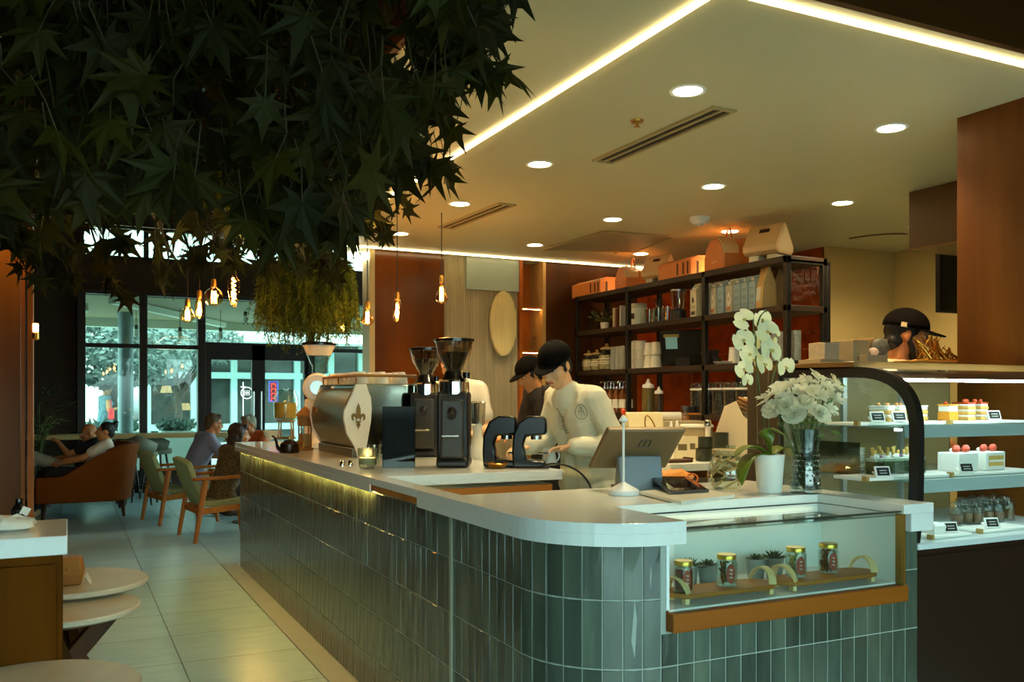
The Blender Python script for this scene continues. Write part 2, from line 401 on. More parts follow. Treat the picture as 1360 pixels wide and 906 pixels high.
kp = (6.0,5.0,HZC); dup(dl, kp, 0, 'added round warm downlight, unseen behind the duct box, brightening the kitchen wall')  # unseen downlight added to brighten the beige kitchen wall
l = bpy.data.lights.new('downlight_beam', 'SPOT'); l.energy = 60; l.color = (1,.77,.43); l.spot_size = R(150); l.spot_blend = 1; l.shadow_soft_size = .06
lo = bpy.data.objects.new('downlight_beam', l); COL.objects.link(lo); lo.location = (kp[0],kp[1],HZC-.02)
# slot diffusers
def slot(a, b, label):
    a = Vector(a); b = Vector(b); c = (a+b)/2; d = b-a; L = d.length
    o = T('air_vent', label, 'ceiling vent', c, math.atan2(d.y,d.x), 'linear slot vents')
    MB().box(-L/2,L/2,-.07,-.05,-.012,0).box(-L/2,L/2,.05,.07,-.012,0).box(-L/2,-L/2+.02,-.05,.05,-.012,0).box(L/2-.02,L/2,-.05,.05,-.012,0).build('frame', M_paint if 0 else mat('vent_paint', (168,150,104), .5), o)
    MB().box(-L/2+.02,L/2-.02,-.05,.05,-.002,0).build('slot', mat('vent_dark', (30,22,10), .7), o)
    MB().box(-L/2+.02,L/2-.02,-.008,.008,-.01,-.002).build('divider', MATS['vent_paint'], o)
slot(pz(800,214,HZC), pz(963,143,HZC), 'long dark slot vent in the ceiling near the nearest downlight')
slot(pz(592,302,HZC), pz(674,270,HZC), 'slot vent in the ceiling above the far bar')
h = T('access_panel', 'large square grey access panel set in the ceiling over the shelves', 'ceiling panel', pz(805,321,HZC)-Vector((0,0,.003)))
q = [pz(u,v,HZC)-h.location for u, v in ((722,330),(803,306),(893,313),(845,333))]
q = [(p.x,p.y) for p in q]
MB().prism(q, -.006, 0).build('panel', mat('panel_grey', (150,138,108), .5), h)
for i in range(4):
    a = q[i]; b = q[(i+1)%4]; MB().bar((a[0],a[1],-.006),(b[0],b[1],-.006),.02,.012).build('edge', MATS['vent_paint'], h)
s = T('smoke_detector', 'white smoke detector on the ceiling above the milk cartons', 'smoke detector', pz(929,289,HZC))
MB().lathe([(0,-.05),(.05,-.05),(.075,-.03),(.08,0)],(0,0,0),24).build('body', M_paint, s, bevel=0)
MB().lathe([(0,-.062),(.022,-.06),(.028,-.05)],(0,0,0),16).build('sensor', M_paint, s)
for (u, v, t_) in ((846,163,'beside the near slot vent'),(521,318,'above the far end of the bar'),(818,335,'beside the access panel')):
    s = T('sprinkler', f'small bronze sprinkler head on the ceiling {t_}', 'sprinkler', pz(u,v-3,HZC))
    MB().lathe([(.0,-.012),(.03,-.01),(.034,0)],(0,0,0),20).build('escutcheon', M_brass, s)
    MB().cyl((0,0,-.03),.007,.02,10).lathe([(0,-.036),(.016,-.034),(.016,-.031)],(0,0,0),12).build('nozzle', M_brass, s)
# dark duct box and screen on the kitchen side
bp = MB(); a = py(1207,331,4.2)
o = T('duct_box', 'dark brown boxed duct under the ceiling beside the wood wall', 'duct', (a.x,4.2,a.z))
MB().box(0,.9,-1.1,0,0,HZC-a.z-.002).build('casing', mat('duct_brown', (80,54,18), .45), o, bevel=.004)
MB().box(-.004,.904,-1.1,.004,-.012,0).build('bottom_lip', mat('duct_lip', (120,86,34), .5), o)
a = py(1245,415,4.55)
o = T('menu_screen', 'black switched-off screen hanging beside the wood wall', 'screen', (a.x,4.55,a.z))
hsc = py(1245,334,4.55).z-a.z
MB().box(0,.62,-.02,.02,0,hsc).build('bezel', M_black, o, bevel=.006)
MB().box(.012,.608,-.023,-.02,.012,hsc-.012).build('display', mat('screen_black', (14,14,13), .08, var=.4, vscale=14), o)
MB().bar((.31,.0,hsc),(.31,.0,hsc+.05),.05,.03).build('bracket', M_black, o)
pts = [pz(1128,317,HZC-.01), pz(1150,313,HZC-.012), pz(1178,309.5,HZC-.012), pz(1205,311,HZC-.01)]
o = MB().tube(bez(*pts), .006, 6).build('cable', mat('cable_brown', (84,58,20), .5)); tag(o, 'thin dark cable running across the kitchen ceiling to the duct box', 'cable')
# left timber column; light on the fins is put into their brighter wood colour
c0 = py(27,500,10.6)
struct('wall_column', MB().box(-3.4,c0.x,10.6,11.5,0,4.5), wood('column_wood', (150,92,18), (116,64,8), 'z', 4, .4))
for i, (ua, ub) in enumerate(((28,33.5),(37,44.5))):
    xa, xb = py(ua,500,10.45).x, py(ub,500,10.45).x
    struct(f'trim_{6+i}', MB().box(xa,xb,10.4-.12*i,10.6,0,4.5), wood('lit_fin_wood', (200,116,34), (160,84,22), 'z', 5, .4))
sc_ = T('wall_sconce', 'small lit brass sconce on the edge of the left timber column', 'wall light', py(47,440,10.35))
MB().box(-.03,.03,0,.02,-.09,.09).build('back_plate', M_brass, sc_, bevel=.004)
MB().lathe([(.035,-.08),(.035,-.02)],(0,-.05,0),16,None,False).build('shade', M_brass, sc_)
MB().lathe([(.0,.0),(.03,0),(.03,.08),(0,.085)],(0,-.05,-.01),16).build('bulb', emis('sconce_glow', (255,214,130), 8), sc_)
def point(loc, e, col=(1,.7,.35), r=.04, name='lamp_glow'):
    l = bpy.data.lights.new(name, 'POINT'); l.energy = e; l.color = col; l.shadow_soft_size = r
    o = bpy.data.objects.new(name, l); COL.objects.link(o); o.location = loc; return o

point((c0.x-.35,10.2,3.6), 34, (1,.72,.34), .05, 'column_fill_light')  # fill light added to brighten the timber column, no fitting modelled
# ================================================================ window wall (y = 14.5) and the street beyond
YW = 14.5
def W(u, v, y=YW): return py(u, v, y)
zb = W(300,395).z; zt = W(150,343).z; ztop = W(150,300).z; ztr = W(230,461).z
xl = W(108,500).x; xrr = W(497,400).x+.3
def wbox(u0, u1, z0, z1, d=.08, m=None):
    return (m or MB()).box(W(u0,500).x, W(u1,500).x, YW-d, YW+d, z0, z1)
struct('wall_far', MB().box(-6,xl,YW,YW+.2,0,4.5).box(xl,xrr+4,YW,YW+.2,ztop+.02,4.5).box(xrr,xrr+4,YW,YW+.2,0,ztop+.02).box(xl,W(268,500).x,YW,YW+.2,0,.3), mat('far_wall', (52,32,14), .6, var=.3, vscale=4))
struct('trim_8', MB().box(xl,xrr,YW-.1,YW+.12,zb,zt), wood('header_wood', (66,44,20), (46,28,12), 'x', 4, .5))
# frames, each window one structure object with its pane
def window(n, u0, u1, z0, z1, bars=(), mull=()):
    xa, xb = W(u0,500).x, W(u1,500).x; f = MB(); t = .035
    f.box(xa,xa+t,YW-.05,YW+.05,z0,z1).box(xb-t,xb,YW-.05,YW+.05,z0,z1).box(xa,xb,YW-.05,YW+.05,z0,z0+t).box(xa,xb,YW-.05,YW+.05,z1-t,z1)
    for b in bars: f.box(xa,xb,YW-.05,YW+.05,b-.03,b+.03)
    o = struct(f'window_{n}', f, M_frame)
    MB().box(xa,xb,YW-.006,YW+.006,z0,z1).build('pane', M_pane, o)
window(1, 108, 190, .3, zb, (ztr,)); window(2, 190, 267, .3, zb, (ztr,))
window(3, 267, 412, ztr+.05, zb); window(4, 412, 497, .3, zb, (ztr,))
window(5, 108, 194, zt, ztop); window(6, 194, 352, zt, ztop); window(7, 352, 497, zt, ztop)
for i, u in enumerate((108,190,267,412)):
    struct(f'trim_{10+i}', MB().box(W(u,500).x-.055,W(u,500).x+.055,YW-.09,YW+.09,.0,zb), M_frame, .004)
# glazed double door
d = struct('door_1', MB().box(W(268,500).x,W(280,500).x,YW-.06,YW+.06,0,ztr+.05).box(W(334,500).x,W(351,500).x,YW-.06,YW+.06,0,ztr+.05).box(W(403,500).x,W(412,500).x,YW-.06,YW+.06,0,ztr+.05).box(W(280,500).x,W(403,500).x,YW-.06,YW+.06,W(300,478).z,ztr+.05).box(W(280,500).x,W(403,500).x,YW-.06,YW+.06,0,.25), M_frame)
MB().box(W(280,500).x,W(403,500).x,YW-.005,YW+.005,.25,W(300,478).z).build('pane', M_pane, d)
MB().tube([W(337,590,YW-.12),W(337,520,YW-.12)], .014, 8).tube([W(347,590,YW-.12),W(347,520,YW-.12)], .014, 8).build('door_handle', M_steel, d)
# round white sign drawn on the door glass
s = T('door_sign', 'white round logo with a tall vertical stroke on the glass door', 'sign', W(328,522,YW-.012))
k = 12.9/F
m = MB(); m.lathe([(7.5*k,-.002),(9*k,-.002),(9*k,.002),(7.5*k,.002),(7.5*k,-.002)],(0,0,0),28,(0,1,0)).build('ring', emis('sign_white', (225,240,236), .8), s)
m = MB().box(-6.2*k,-4.6*k,-.002,.002,-34*k,16*k).box(-9*k,-2*k,-.002,.002,8*k,9.6*k)
m.build('stroke', MATS['sign_white'], s)
m = MB()
for dx in (-3,0,3): m.box((dx-.6)*k,(dx+.6)*k,-.002,.002,-4*k,4*k)
m.box(-3*k,3*k,-.002,.002,-.6*k,.6*k).build('symbol', MATS['sign_white'], s)
s = T('neon_sign', 'small red sign with blue border glowing behind the door glass', 'sign', W(363,520,YW+.9))
MB().box(-.075,.075,-.01,.02,-.17,.17).build('back_panel', mat('sign_back', (190,170,190), .4), s, bevel=.01)
m = MB()
for i in range(4):
    z0 = .12-i*.08
    m.box(-.04,.04,-.018,-.01,z0,z0+.012).box(-.04,-.028,-.018,-.01,z0-.045,z0).box(.028,.04,-.018,-.01,z0-.045,z0)
m.build('lettering', emis('neon_red', (255,70,60), 2.5), s)
m = MB().tube([(-.07,-.014,-.165),(.07,-.014,-.165),(.07,-.014,.165),(-.07,-.014,.165),(-.07,-.014,-.165)], .006, 6)
m.build('border', emis('neon_blue', (90,110,255), 2), s)
# ---- street
struct('pavement', MB().box(-25,40,14.6,60,-.12,-.02), mat('paving', (190,196,190), .7, var=.15, vscale=2))
M_soff = mat('porch_soffit', (150,136,98), .7)
po = T('porch_roof', 'flat khaki porch roof with white edge beam outside the windows', 'canopy', (4,14.8,2.93))
MB().box(-8,10,0,4.2,0,.35).build('soffit', M_soff, po)
MB().box(-8,10,4.2,4.4,-.16,.4).build('edge_beam', mat('pale_beam', (225,225,205), .6), po)
MB().bar((-3.4,.1,-.06),(-1.2,4.1,-.06),.12,.1).build('brace', MATS['pale_beam'], po)
c = W(167,500,17.6)
o = T('porch_column', 'round grey blue steel column of the porch outside the left window', 'column', (c.x,17.6,-.02))
MB().cyl((0,0,0),.13,3.0,20).build('shaft', mat('steel_blue', (132,146,150), .4, .4), o)
MB().cyl((0,0,0),.2,.06,20).build('base_plate', MATS['steel_blue'], o)
# opposite building: brick upper storey, shop front with teal frames, pale board wall
def brickmat():
    m = bpy.data.materials.new('pale_brick'); m.use_nodes = True; nt = m.node_tree; b = nt.nodes['Principled BSDF']; L = nt.links.new
    tc = nt.nodes.new('ShaderNodeTexCoord'); mp = nt.nodes.new('ShaderNodeMapping'); mp.inputs['Rotation'].default_value = (pi/2,0,0); L(tc.outputs['Object'], mp.inputs[0])
    br = nt.nodes.new('ShaderNodeTexBrick'); br.inputs['Scale'].default_value = 1.6; br.inputs['Color1'].default_value = rgb((222,214,196)); br.inputs['Color2'].default_value = rgb((186,186,176)); br.inputs['Mortar'].default_value = rgb((236,240,236)); br.inputs['Mortar Size'].default_value = .03
    L(mp.outputs[0], br.inputs['Vector']); L(br.outputs[0], b.inputs['Base Color']); b.inputs['Roughness'].default_value = .8; return m
o = T('building', 'building across the street with pale brick above a glazed shop front', 'building', (0,30,0))
MB().box(-14,34,0,.6,4.4,11).build('brick_wall', brickmat(), o)
xa, xb = W(192,500,30).x, 30
MB().box(xa,xb,.2,.6,0,4.4).build('shop_glass', mat('shop_glass', (64,70,66), .08, var=.5, vscale=1.2), o)
teal = mat('teal_frame', (140,166,160), .4)
for u in (196,258,311,395,440,480):
    x_ = W(u,500,30).x; MB().box(x_-.1,x_+.1,0,.2,0,4.4).build('mullion', teal, o)
for v in (498,568): MB().box(xa,xb,-.02,.2,W(230,v,30).z-.1,W(230,v,30).z+.1).build('rail', teal, o)
MB().box(W(252,440,30).x,30,-1.2,.2,W(280,455,30).z,W(280,438,30).z).build('fascia', mat('fascia_white', (235,240,232), .6), o)
m = MB()
xs = [-14+i*.45 for i in range(60)]
for x_ in xs:
    if x_+.44 < xa: m.box(x_,x_+.42,.1,.6,0,4.4)
m.build('board_wall', mat('pale_boards', (226,232,214), .6), o)
for (u, v, t_) in ((221,517,'left'),(246,540,'right')):
    p = W(u,v,29)
    s = T('shop_lamp', f'pale lamp shade glowing in the shop window across the street, {t_} one', 'lamp', p)
    MB().lathe([(.15,-.1),(.18,-.11),(.12,.1),(.09,.1)],(0,0,0),16).build('shade', emis('shade_glow', (220,190,120), .7), s)
    MB().cyl((0,0,.1),.012,1.6 if t_ == 'left' else 1.0,6).build('cord', M_black, s)
# planter ledge and low hedge below the windows
for (ua, ub, t_) in ((100,194,'left'),(206,262,'right')):
    a, b = W(ua,572,19), W(ub,572,19)
    s = T('planter', f'long pale planter box outside the window, {t_} of the two', 'planter', ((a.x+b.x)/2,19,-.02))
    L_ = b.x-a.x-.16
    MB().box(-L_/2,L_/2,-.3,.3,0,.78).build('box', mat('planter_white', (222,232,226), .6), s, bevel=.02)
    m = MB(); q = random.Random(5)
    for i in range(160 if t_ == 'right' else 60):
        c = Vector((q.uniform(-L_/2,L_/2), q.uniform(-.25,.25), .8+q.random()*.14)); dd = Vector((q.uniform(-1,1),q.uniform(-1,1),q.uniform(.2,1))).normalized(); sd = dd.orthogonal().normalized()*.05
        m.add([c-sd,c+dd*.16,c+sd,c-dd*.06],[(0,1,2,3)])
    m.build('plants', mat('hedge_green', (78,104,88), .6), s, False)
# street trees
def street_tree(u, vtop, vbase, y, rad, label, seed):
    b = W(u,600,y); q = random.Random(seed)
    t = T('street_tree', label, 'tree', (b.x,y,-.02), group='street trees')
    top = W(u,vtop,y).z; cz = W(u,vbase,y).z
    m = MB().tube([(0,0,0),(.05,0,cz*.5),(-.05,.05,cz),(0,0,cz+.8)], [.11,.09,.07,.03], 8)
    for i in range(7):
        a = q.uniform(0,2*pi); m.tube(bez((0,0,cz*.55+.12*i),(cos(a)*.3,sin(a)*.3,cz*.8+.1*i),(cos(a)*.8,sin(a)*.8,cz+.3),(cos(a)*1.2,sin(a)*1.2,cz+.9),6), [.045,.04,.035,.03,.025,.02,.01], 6)
    m.build('trunk', mat('bark', (74,66,58), .9), t)
    m = MB(); h = (top-cz)/2
    for i in range(3200):
        z = q.uniform(-1,1); a = q.uniform(0,2*pi); rr = (q.random()**.4)*math.sqrt(max(0,1-z*z)); s = q.uniform(.06,.13)
        c = Vector((cos(a)*rr*rad, sin(a)*rr*rad, cz+h+z*h)); d1 = Vector((q.gauss(0,1),q.gauss(0,1),q.gauss(0,1))).normalized(); d2 = d1.orthogonal().normalized()
        m.add([c-d2*s*.5, c+d1*s, c+d2*s*.5, c-d1*s],[(0,1,2,3)])
    m.build('foliage', mat('tree_leaf', (92,106,98), .6), t, False)
street_tree(152, 425, 512, 22.5, 1.75, 'round leafy street tree beyond the left window', 1)
street_tree(235, 425, 488, 26, 1.9, 'dark street tree beyond the middle window', 2)
# string lights under the porch
bulbs = [(115,402),(128,440),(180,428),(178,441),(237,415+21),(326,419),(294,441),(243,440)]
for i, (u, v) in enumerate(((115,408),(181,442),(326,424),(293,445),(239,445))):
    p = W(u,v,16.2); s = T('string_bulb', f'small clear bulb hanging under the porch outside, {["far left","beside the column","right above the door","left above the door","middle"][i]}', 'bulb', p, group='porch string bulbs')
    MB().cyl((0,0,.06),.03,.07,8).tube([(0,0,.12),(0,0,2.93-p.z-.01)],.006,5).build('socket', M_black, s)
    MB().lathe([(0,-.09),(.04,-.06),(.045,-.01),(.028,.06)],(0,0,0),12).build('bulb', mat('frosted', (235,240,230), .3), s)
# daylight sun on the street only (the roof shades the room)
l = bpy.data.lights.new('sun', 'SUN'); l.energy = 3.6; l.angle = R(3); l.color = (1,.97,.9)
so = bpy.data.objects.new('sun', l); COL.objects.link(so); so.rotation_euler = (R(38), R(8), R(-20))
# ================================================================ the bar: tiled base, worktop, lit display niche
XO, YO, RO = 1.287, 2.24, .32
arcp = [(XO+RO-RO*cos(t), YO+RO-RO*sin(t)) for t in [pi/2*k/10 for k in range(11)]]
outer = [(XO,7.76)]+arcp+[(2.68,YO)]
inner = [(2.68,3.12),(1.36,3.12),(1.36,4.09),(2.22,4.09),(2.22,7.76)]
upper = [(XO,7.76)]+arcp+[(1.609,YO),(1.609,2.6),(2.6,2.6),(2.6,YO),(2.68,YO)]+inner
bar = T('bar_counter', 'long L-shaped bar counter clad in grey green vertical tiles with a rounded corner', 'counter', (0,0,0))
M_grout = mat('grout', (150,160,150), .7)
MB().prism(outer+inner, 0, .70).prism(upper, .70, .965).build('carcass', M_grout, bar, False)
def tiles():
    pts = [Vector((p[0],p[1],0)) for p in outer]; ds = [0]
    for a, b in zip(pts, pts[1:]): ds.append(ds[-1]+(b-a).length)
    def at(s):
        for i in range(len(pts)-1):
            if s <= ds[i+1] or i == len(pts)-2:
                f = (s-ds[i])/(ds[i+1]-ds[i]); p = pts[i].lerp(pts[i+1], f); d = (pts[i+1]-pts[i]).normalized()
                return p, Vector((d.y,-d.x,0))
    tot = ds[-1]; wd = .0605; n = int(tot/wd); q = random.Random(11)
    v = []; f = []; cols = []
    rows = [(0,.185),(.185,.39),(.39,.595),(.595,.80),(.80,.962)]
    sj = 7.76-3.14
    for i in range(n+1):
        s0 = i*wd; s1 = min(tot, s0+wd)
        if s1-s0 < .012: continue
        for z0, z1 in rows:
            pm, _ = at((s0+s1)/2)
            zz = z1
            if pm.y < YO+.01 and pm.x > 1.60 and pm.x < 2.605:
                if z0 > .69: continue
                if z1 > .69: zz = .695
            g = .0016; d = .0022+q.random()*.001; e = .0016
            pa, na = at(s0+g); pb, nb = at(s1-g)
            if s0 < sj < s1: continue_grout = True
            base = len(v); na = Vector((-abs(na.x) if pa.y > YO+.02 else 0, 0, 0)) if 0 else -na if na.dot(Vector((-1,-1,0))) < 0 else na
            nb = -nb if nb.dot(Vector((-1,-1,0))) < 0 else nb
            tl = q.uniform(-.0008,.0008)
            za, zb_ = z0+g, zz-g
            for p, nn, zq, k in ((pa,na,za,0),(pb,nb,za,0),(pb,nb,zb_,0),(pa,na,zb_,0)): v.append((p.x,p.y,zq))
            tang = (pb-pa).normalized()
            for p, nn, zq, tt, sz in ((pa,na,za,1,1),(pb,nb,za,-1,1),(pb,nb,zb_,-1,-1),(pa,na,zb_,1,-1)):
                pp = p+nn*(d+tl*tt*sz)+tang*e*tt; v.append((pp.x,pp.y,zq+e*sz))
            f += [(base+4,base+5,base+6,base+7)]+[(base+a,base+(a+1)%4,base+4+(a+1)%4,base+4+a) for a in range(4)]
            b_ = q.choice([.6,.78,.9,1,1,1.12,1.3]); h = q.uniform(-.05,.05)
            cols += [(b_*(1+h), b_, b_*(1-h*.5), 1)]*5
    me = bpy.data.meshes.new('tile_cladding'); me.from_pydata(v, [], f)
    at_ = me.color_attributes.new('tint', 'FLOAT_COLOR', 'CORNER'); k = 0
    for p in me.polygons:
        for li in p.loop_indices: at_.data[li].color = cols[p.index]
    bm = bmesh.new(); bm.from_mesh(me); bmesh.ops.recalc_face_normals(bm, faces=bm.faces); bm.to_mesh(me); bm.free()
    return me
M_tile = mat('glazed_tile', (88,98,82), .15, col2=(62,72,60), vscale=5, stretch=(3,3,.6), bump=.25, bscale=9, attr='tint', coat=.3)
me = tiles(); me.materials.append(M_tile); o = bpy.data.objects.new('tile_cladding', me); COL.objects.link(o); o.parent = bar
# make sure every tile face looks outwards
MB().box(XO-.012,XO-.001,3.125,3.14,0,.962).build('joint_trim', mat('joint_metal', (150,150,125), .4), bar)
M_oak = wood('oak', (190,122,50), (160,96,34), 'x', 8, .42)
MB().box(1.365,2.215,4.06,4.09,.02,.963).build('wood_panel', M_oak, bar)
MB().box(1.255,XO-.008,3.425,4.045,.975,1.002).build('wood_strip', M_oak, bar)
# worktop
ra = .35; xo, yo = 1.25, 2.2
arcw = [(xo+ra-ra*cos(t), yo+ra-ra*sin(t)) for t in [pi/2*k/14 for k in range(15)]]
slab = [(xo,7.8)]+arcw+[(1.655,yo),(1.655,2.6),(2.57,2.6),(2.57,yo),(2.715,yo),(2.715,3.16),(1.335,3.16),(1.335,4.05),(2.27,4.05),(2.27,7.8)]
wt = T('worktop', 'continuous white stone worktop over the bar and its rounded front corner', 'worktop', (0,0,0))
MB().prism(slab, 1.003, 1.035).build('slab', M_white, wt, False, bevel=.0012)
ap = [(xo,3.42)]+arcw+[(1.655,yo),(1.655,yo+.08)]+[(p[0]+(.035 if p[0] < xo+ra else 0), p[1]+.035) for p in reversed(arcw)]+[(xo+.035,3.42)]
MB().prism(ap, .966, 1.003).build('front_lip', M_white, wt, False, bevel=.0008)
MB().box(xo,xo+.018,4.05,7.8,.966,1.003).box(xo+.035,2.27,4.05,4.06,.985,1.003).build('bar_lip', M_white, wt, False, bevel=.003)
MB().box(2.605,2.715,2.2,2.231,.94,1.003).box(2.684,2.715,2.235,3.16,.966,1.003).build('side_lip', M_white, wt, False, bevel=.003)
o = MB().box(xo+.0185,xo+.0275,4.07,7.72,.974,.982).build('led_strip', emis('led_bar', (255,208,112), 85), None, False)
tag(o, 'warm led strip glowing under the lip of the long bar', 'led strip')
# display niche in the front corner
dc = T('display_case', 'small glazed display case built into the front of the counter', 'display case', (0,0,0))
MB().box(1.611,2.598,2.205,2.598,.701,.758).build('sill', wood('sill_oak', (150,84,18), (122,62,10), 'x', 7, .4), dc, bevel=.004)
MB().box(1.62,2.59,2.24,2.59,.758,.764).build('deck', M_paint, dc)
MB().box(1.612,2.597,2.585,2.598,.764,1.0).box(2.575,2.597,2.24,2.585,.764,1.0).box(1.611,1.622,2.24,2.585,.764,1.0).build('lining', mat('niche_white', (226,234,232), .4), dc)
MB().box(1.625,2.572,2.215,2.221,.758,1.008).build('front_pane', M_case, dc)
MB().box(1.66,2.566,2.222,2.598,.996,1.001).build('top_pane', glass('top_pane', (232,242,240), 1, .02, .22), dc)
MB().box(1.625,2.572,2.212,2.224,1.008,1.013).build('glass_edge', mat('edge_dark', (52,52,40), .3), dc)
MB().box(2.573,2.582,2.205,2.24,.758,1.003).build('post', mat('post_gold', (150,110,44), .35, .6), dc)
MB().box(1.7,2.5,2.55,2.566,.985,.995).build('led_bar', emis('niche_led', (255,236,190), 3), dc)
# ================================================================ things on the long bar
ZT = 1.036
M_blk = mat('matt_black', (26,25,23), .38)
M_gloss = mat('gloss_black', (18,17,15), .18)
M_wht = mat('gloss_white', (232,230,216), .25)
M_beans = mat('coffee_beans', (52,30,12), .35, col2=(24,13,5), vscale=90, bump=1, bscale=90)
M_smoke = glass('smoked_glass', (222,214,196), 1, .02, .06)
# espresso machine ------------------------------------------------
em = T('espresso_machine', 'big polished steel espresso machine with a flower emblem on its white end panel', 'espresso machine', (1.55,5.42,ZT))
LEN = .88
prof = [(.04,.06),(-.02,.16),(-.035,.25),(-.02,.33),(.015,.40),(.05,.43),(.50,.43),(.50,.30),(.44,.14),(.46,.06)]
M_em = mat('brushed_steel', (140,146,130), .34, .9, var=.15, vscale=3, stretch=(1,.2,12))
MB().prism_y(prof, .03, LEN-.03).build('body', M_em, em, True, bevel=.006, ang=25)
pl_raw = [(.05,.0),(.03,.06),(-.03,.15),(-.05,.24),(-.045,.29),(-.02,.34),(.005,.385),(.035,.45),(.125,.452),(.14,.41),(.165,.37),(.172,.30),(.165,.22),(.14,.12),(.115,.02),(.11,.0)]
pl = [(.055+(x_-.055)*.72 if x_ > .055 else .055+(x_-.055)*.9, z_) for x_, z_ in pl_raw]
for y0 in (0, LEN-.03): MB().prism_y(pl, y0, y0+.03).build('side_panel', M_wht if y0 == 0 else M_wht, em, True, bevel=.006, ang=50)
MB().prism_y([(.09,.05),(.12,.22),(.13,.30),(.12,.37),(.10,.41),(.09,.445),(.51,.445),(.51,.30),(.48,.22),(.48,.05)], .004, .03).build('end_plate', mat('mirror_steel', (150,152,140), .1, 1), em, bevel=.003)
# flower emblem (fleur-de-lis)
gold = mat('emblem_gold', (132,106,52), .4, .4)
fl = MB(Matrix.Translation((.052,-.003,.245)) @ Matrix.Diagonal((.85,1,.95,1)))
def petal(pts, mbx, y=-.002):
    n = len(pts); mbx.prism_y(pts, y, .003)
petal([(0,.095),(.014,.06),(.017,.03),(.008,-.005),(-.008,-.005),(-.017,.03),(-.014,.06)], fl)
for s_ in (-1,1):
    p = [(s_*.008,-.005),(s_*.016,.02),(s_*.034,.028),(s_*.05,.018),(s_*.052,-.004),(s_*.042,-.02),(s_*.034,-.014),(s_*.038,.0),(s_*.032,.008),(s_*.022,.002),(s_*.014,-.02)]
    petal(p, fl)
petal([(-.02,-.022),(.02,-.022),(.02,-.03),(-.02,-.03)], fl)
petal([(-.01,-.03),(.01,-.03),(.014,-.05),(.006,-.058),(0,-.075),(-.006,-.058),(-.014,-.05)], fl)
fl.build('emblem', gold, em, False)
b = MB().box(-.0355,-.03,.70,.82,.27,.305); b.build('badge', mat('badge_gold', (150,104,40), .35, .7), em)
MB().box(.02,.46,.02,LEN-.02,.0,.055).build('base', mat('base_steel', (140,144,132), .35, .8), em, bevel=.004)
MB().box(.14,.46,-.02,.03,.02,.07).build('foot_bar', M_blk, em, bevel=.004)
MB().box(.03,.46,.02,LEN-.02,.445,.455).build('cup_tray', M_em, em, bevel=.003)
rl = MB()
for y in (.04,.45,.84):
    for x in (.05,.44): rl.cyl((x,y,.45),.006,.055,8)
rl.tube([(.05,.04,.505),(.44,.04,.505),(.44,.84,.505),(.05,.84,.505),(.05,.04,.505)], .009, 8).build('cup_rail', mat('rail_wood', (150,106,44), .4), em)
for g in range(3):
    y = .2+g*.24
    MB().cyl((.4,y,.26),.035,.07,16).cyl((.4,y,.235),.04,.03,16).build('group_head', M_chrome, em)
    m = MB().tube([(.42,y,.24),(.56,y,.235)],[.012,.016],10); m.build('portafilter_handle', M_blk, em)
# cups upside down on the tray
cup = None; k = 0
q = random.Random(4)
for i in range(7):
    for j in range(3):
        p = (1.55+.1+.13*j, 5.42+.09+.116*i, ZT+.456)
        lb = 'white espresso cup stored upside down on top of the espresso machine'
        if cup is None:
            cup = T('espresso_cup', lb, 'cup', p, group='cups on the espresso machine')
            MB().lathe([(.0,.075),(.022,.075),(.024,.07),(.036,.05),(.042,.0),(.039,.0),(.033,.048),(.02,.066),(0,.068)],(0,0,0),18).build('bowl', M_wht, cup)
            MB().tube(bez((.038,0,.055),(.062,0,.055),(.062,0,.02),(.041,0,.018),8), .0045, 6).build('handle', M_wht, cup)
        else: dup(cup, p, q.uniform(0,6))
# hopper grinders ------------------------------------------------
def hopper(parent, z, r=.098, h=.2, fill=.6):
    MB().lathe([(.04,z),(.046,z+.02),(r*.86,z+h*.55),(r,z+h),(r-.004,z+h),(r*.86-.004,z+h*.55),(.042,z+.02),(.036,z)],(0,0,0),28,None,False).build('hopper', M_smoke, parent)
    MB().lathe([(0,z+.002),(.038,z+.002),(.042,z+.02),(r*.84-.008,z+h*.53),(r*.9*(.55+fill*.5)-.006,z+h*fill),(0,z+h*fill+.012)],(0,0,0),24).build('beans', M_beans, parent)
    MB().lathe([(0,z+h+.014),(r*.7,z+h+.014),(r+.006,z+h+.008),(r+.006,z+h-.006),(r-.003,z+h-.004),(0,z+h)],(0,0,0),28).build('lid', M_gloss, parent)
def grinder(p, label, rz):
    g = T('coffee_grinder', label, 'coffee grinder', p, rz)
    MB().prism_x([(-.10,0),(.13,0),(.13,.03),(.09,.06),(.085,.30),(.075,.40),(-.075,.40),(-.085,.36),(-.075,.06),(-.10,.03)], -.085, .085).build('body', M_blk, g, bevel=.018)
    MB().box(-.06,.06,-.105,-.07,.05,.36).build('front_column', mat('grey_plastic', (58,56,50), .35), g, bevel=.012)
    MB().lathe([(.082,.385),(.08,.45),(.07,.46)],(0,0,0),28).build('collar', M_chrome, g)
    MB().lathe([(.07,.458),(.06,.47),(.05,.50),(.042,.51)],(0,0,0),24).build('throat', M_gloss, g)
    MB().cyl((.07,-.04,.47),.018,.03,12).build('adjust_knob', M_gloss, g)
    MB().tube([(.0,-.07,.31),(0,-.13,.27)],[.03,.022],14).build('spout', M_blk, g)
    MB().tube([(-.04,-.10,.17),(-.04,-.17,.17),(.04,-.17,.17),(.04,-.10,.17)], .007, 8).build('portafilter_fork', M_steel, g)
    MB().box(.0852,.088,.03,.075,.05,.11).build('sticker', M_wht, g)
    hopper(g, .505, .102, .165, .62); return g
pg = pz(603,620,ZT); grinder((pg.x,pg.y,ZT), 'nearer black hopper grinder full of beans, in front of its twin', -.5)
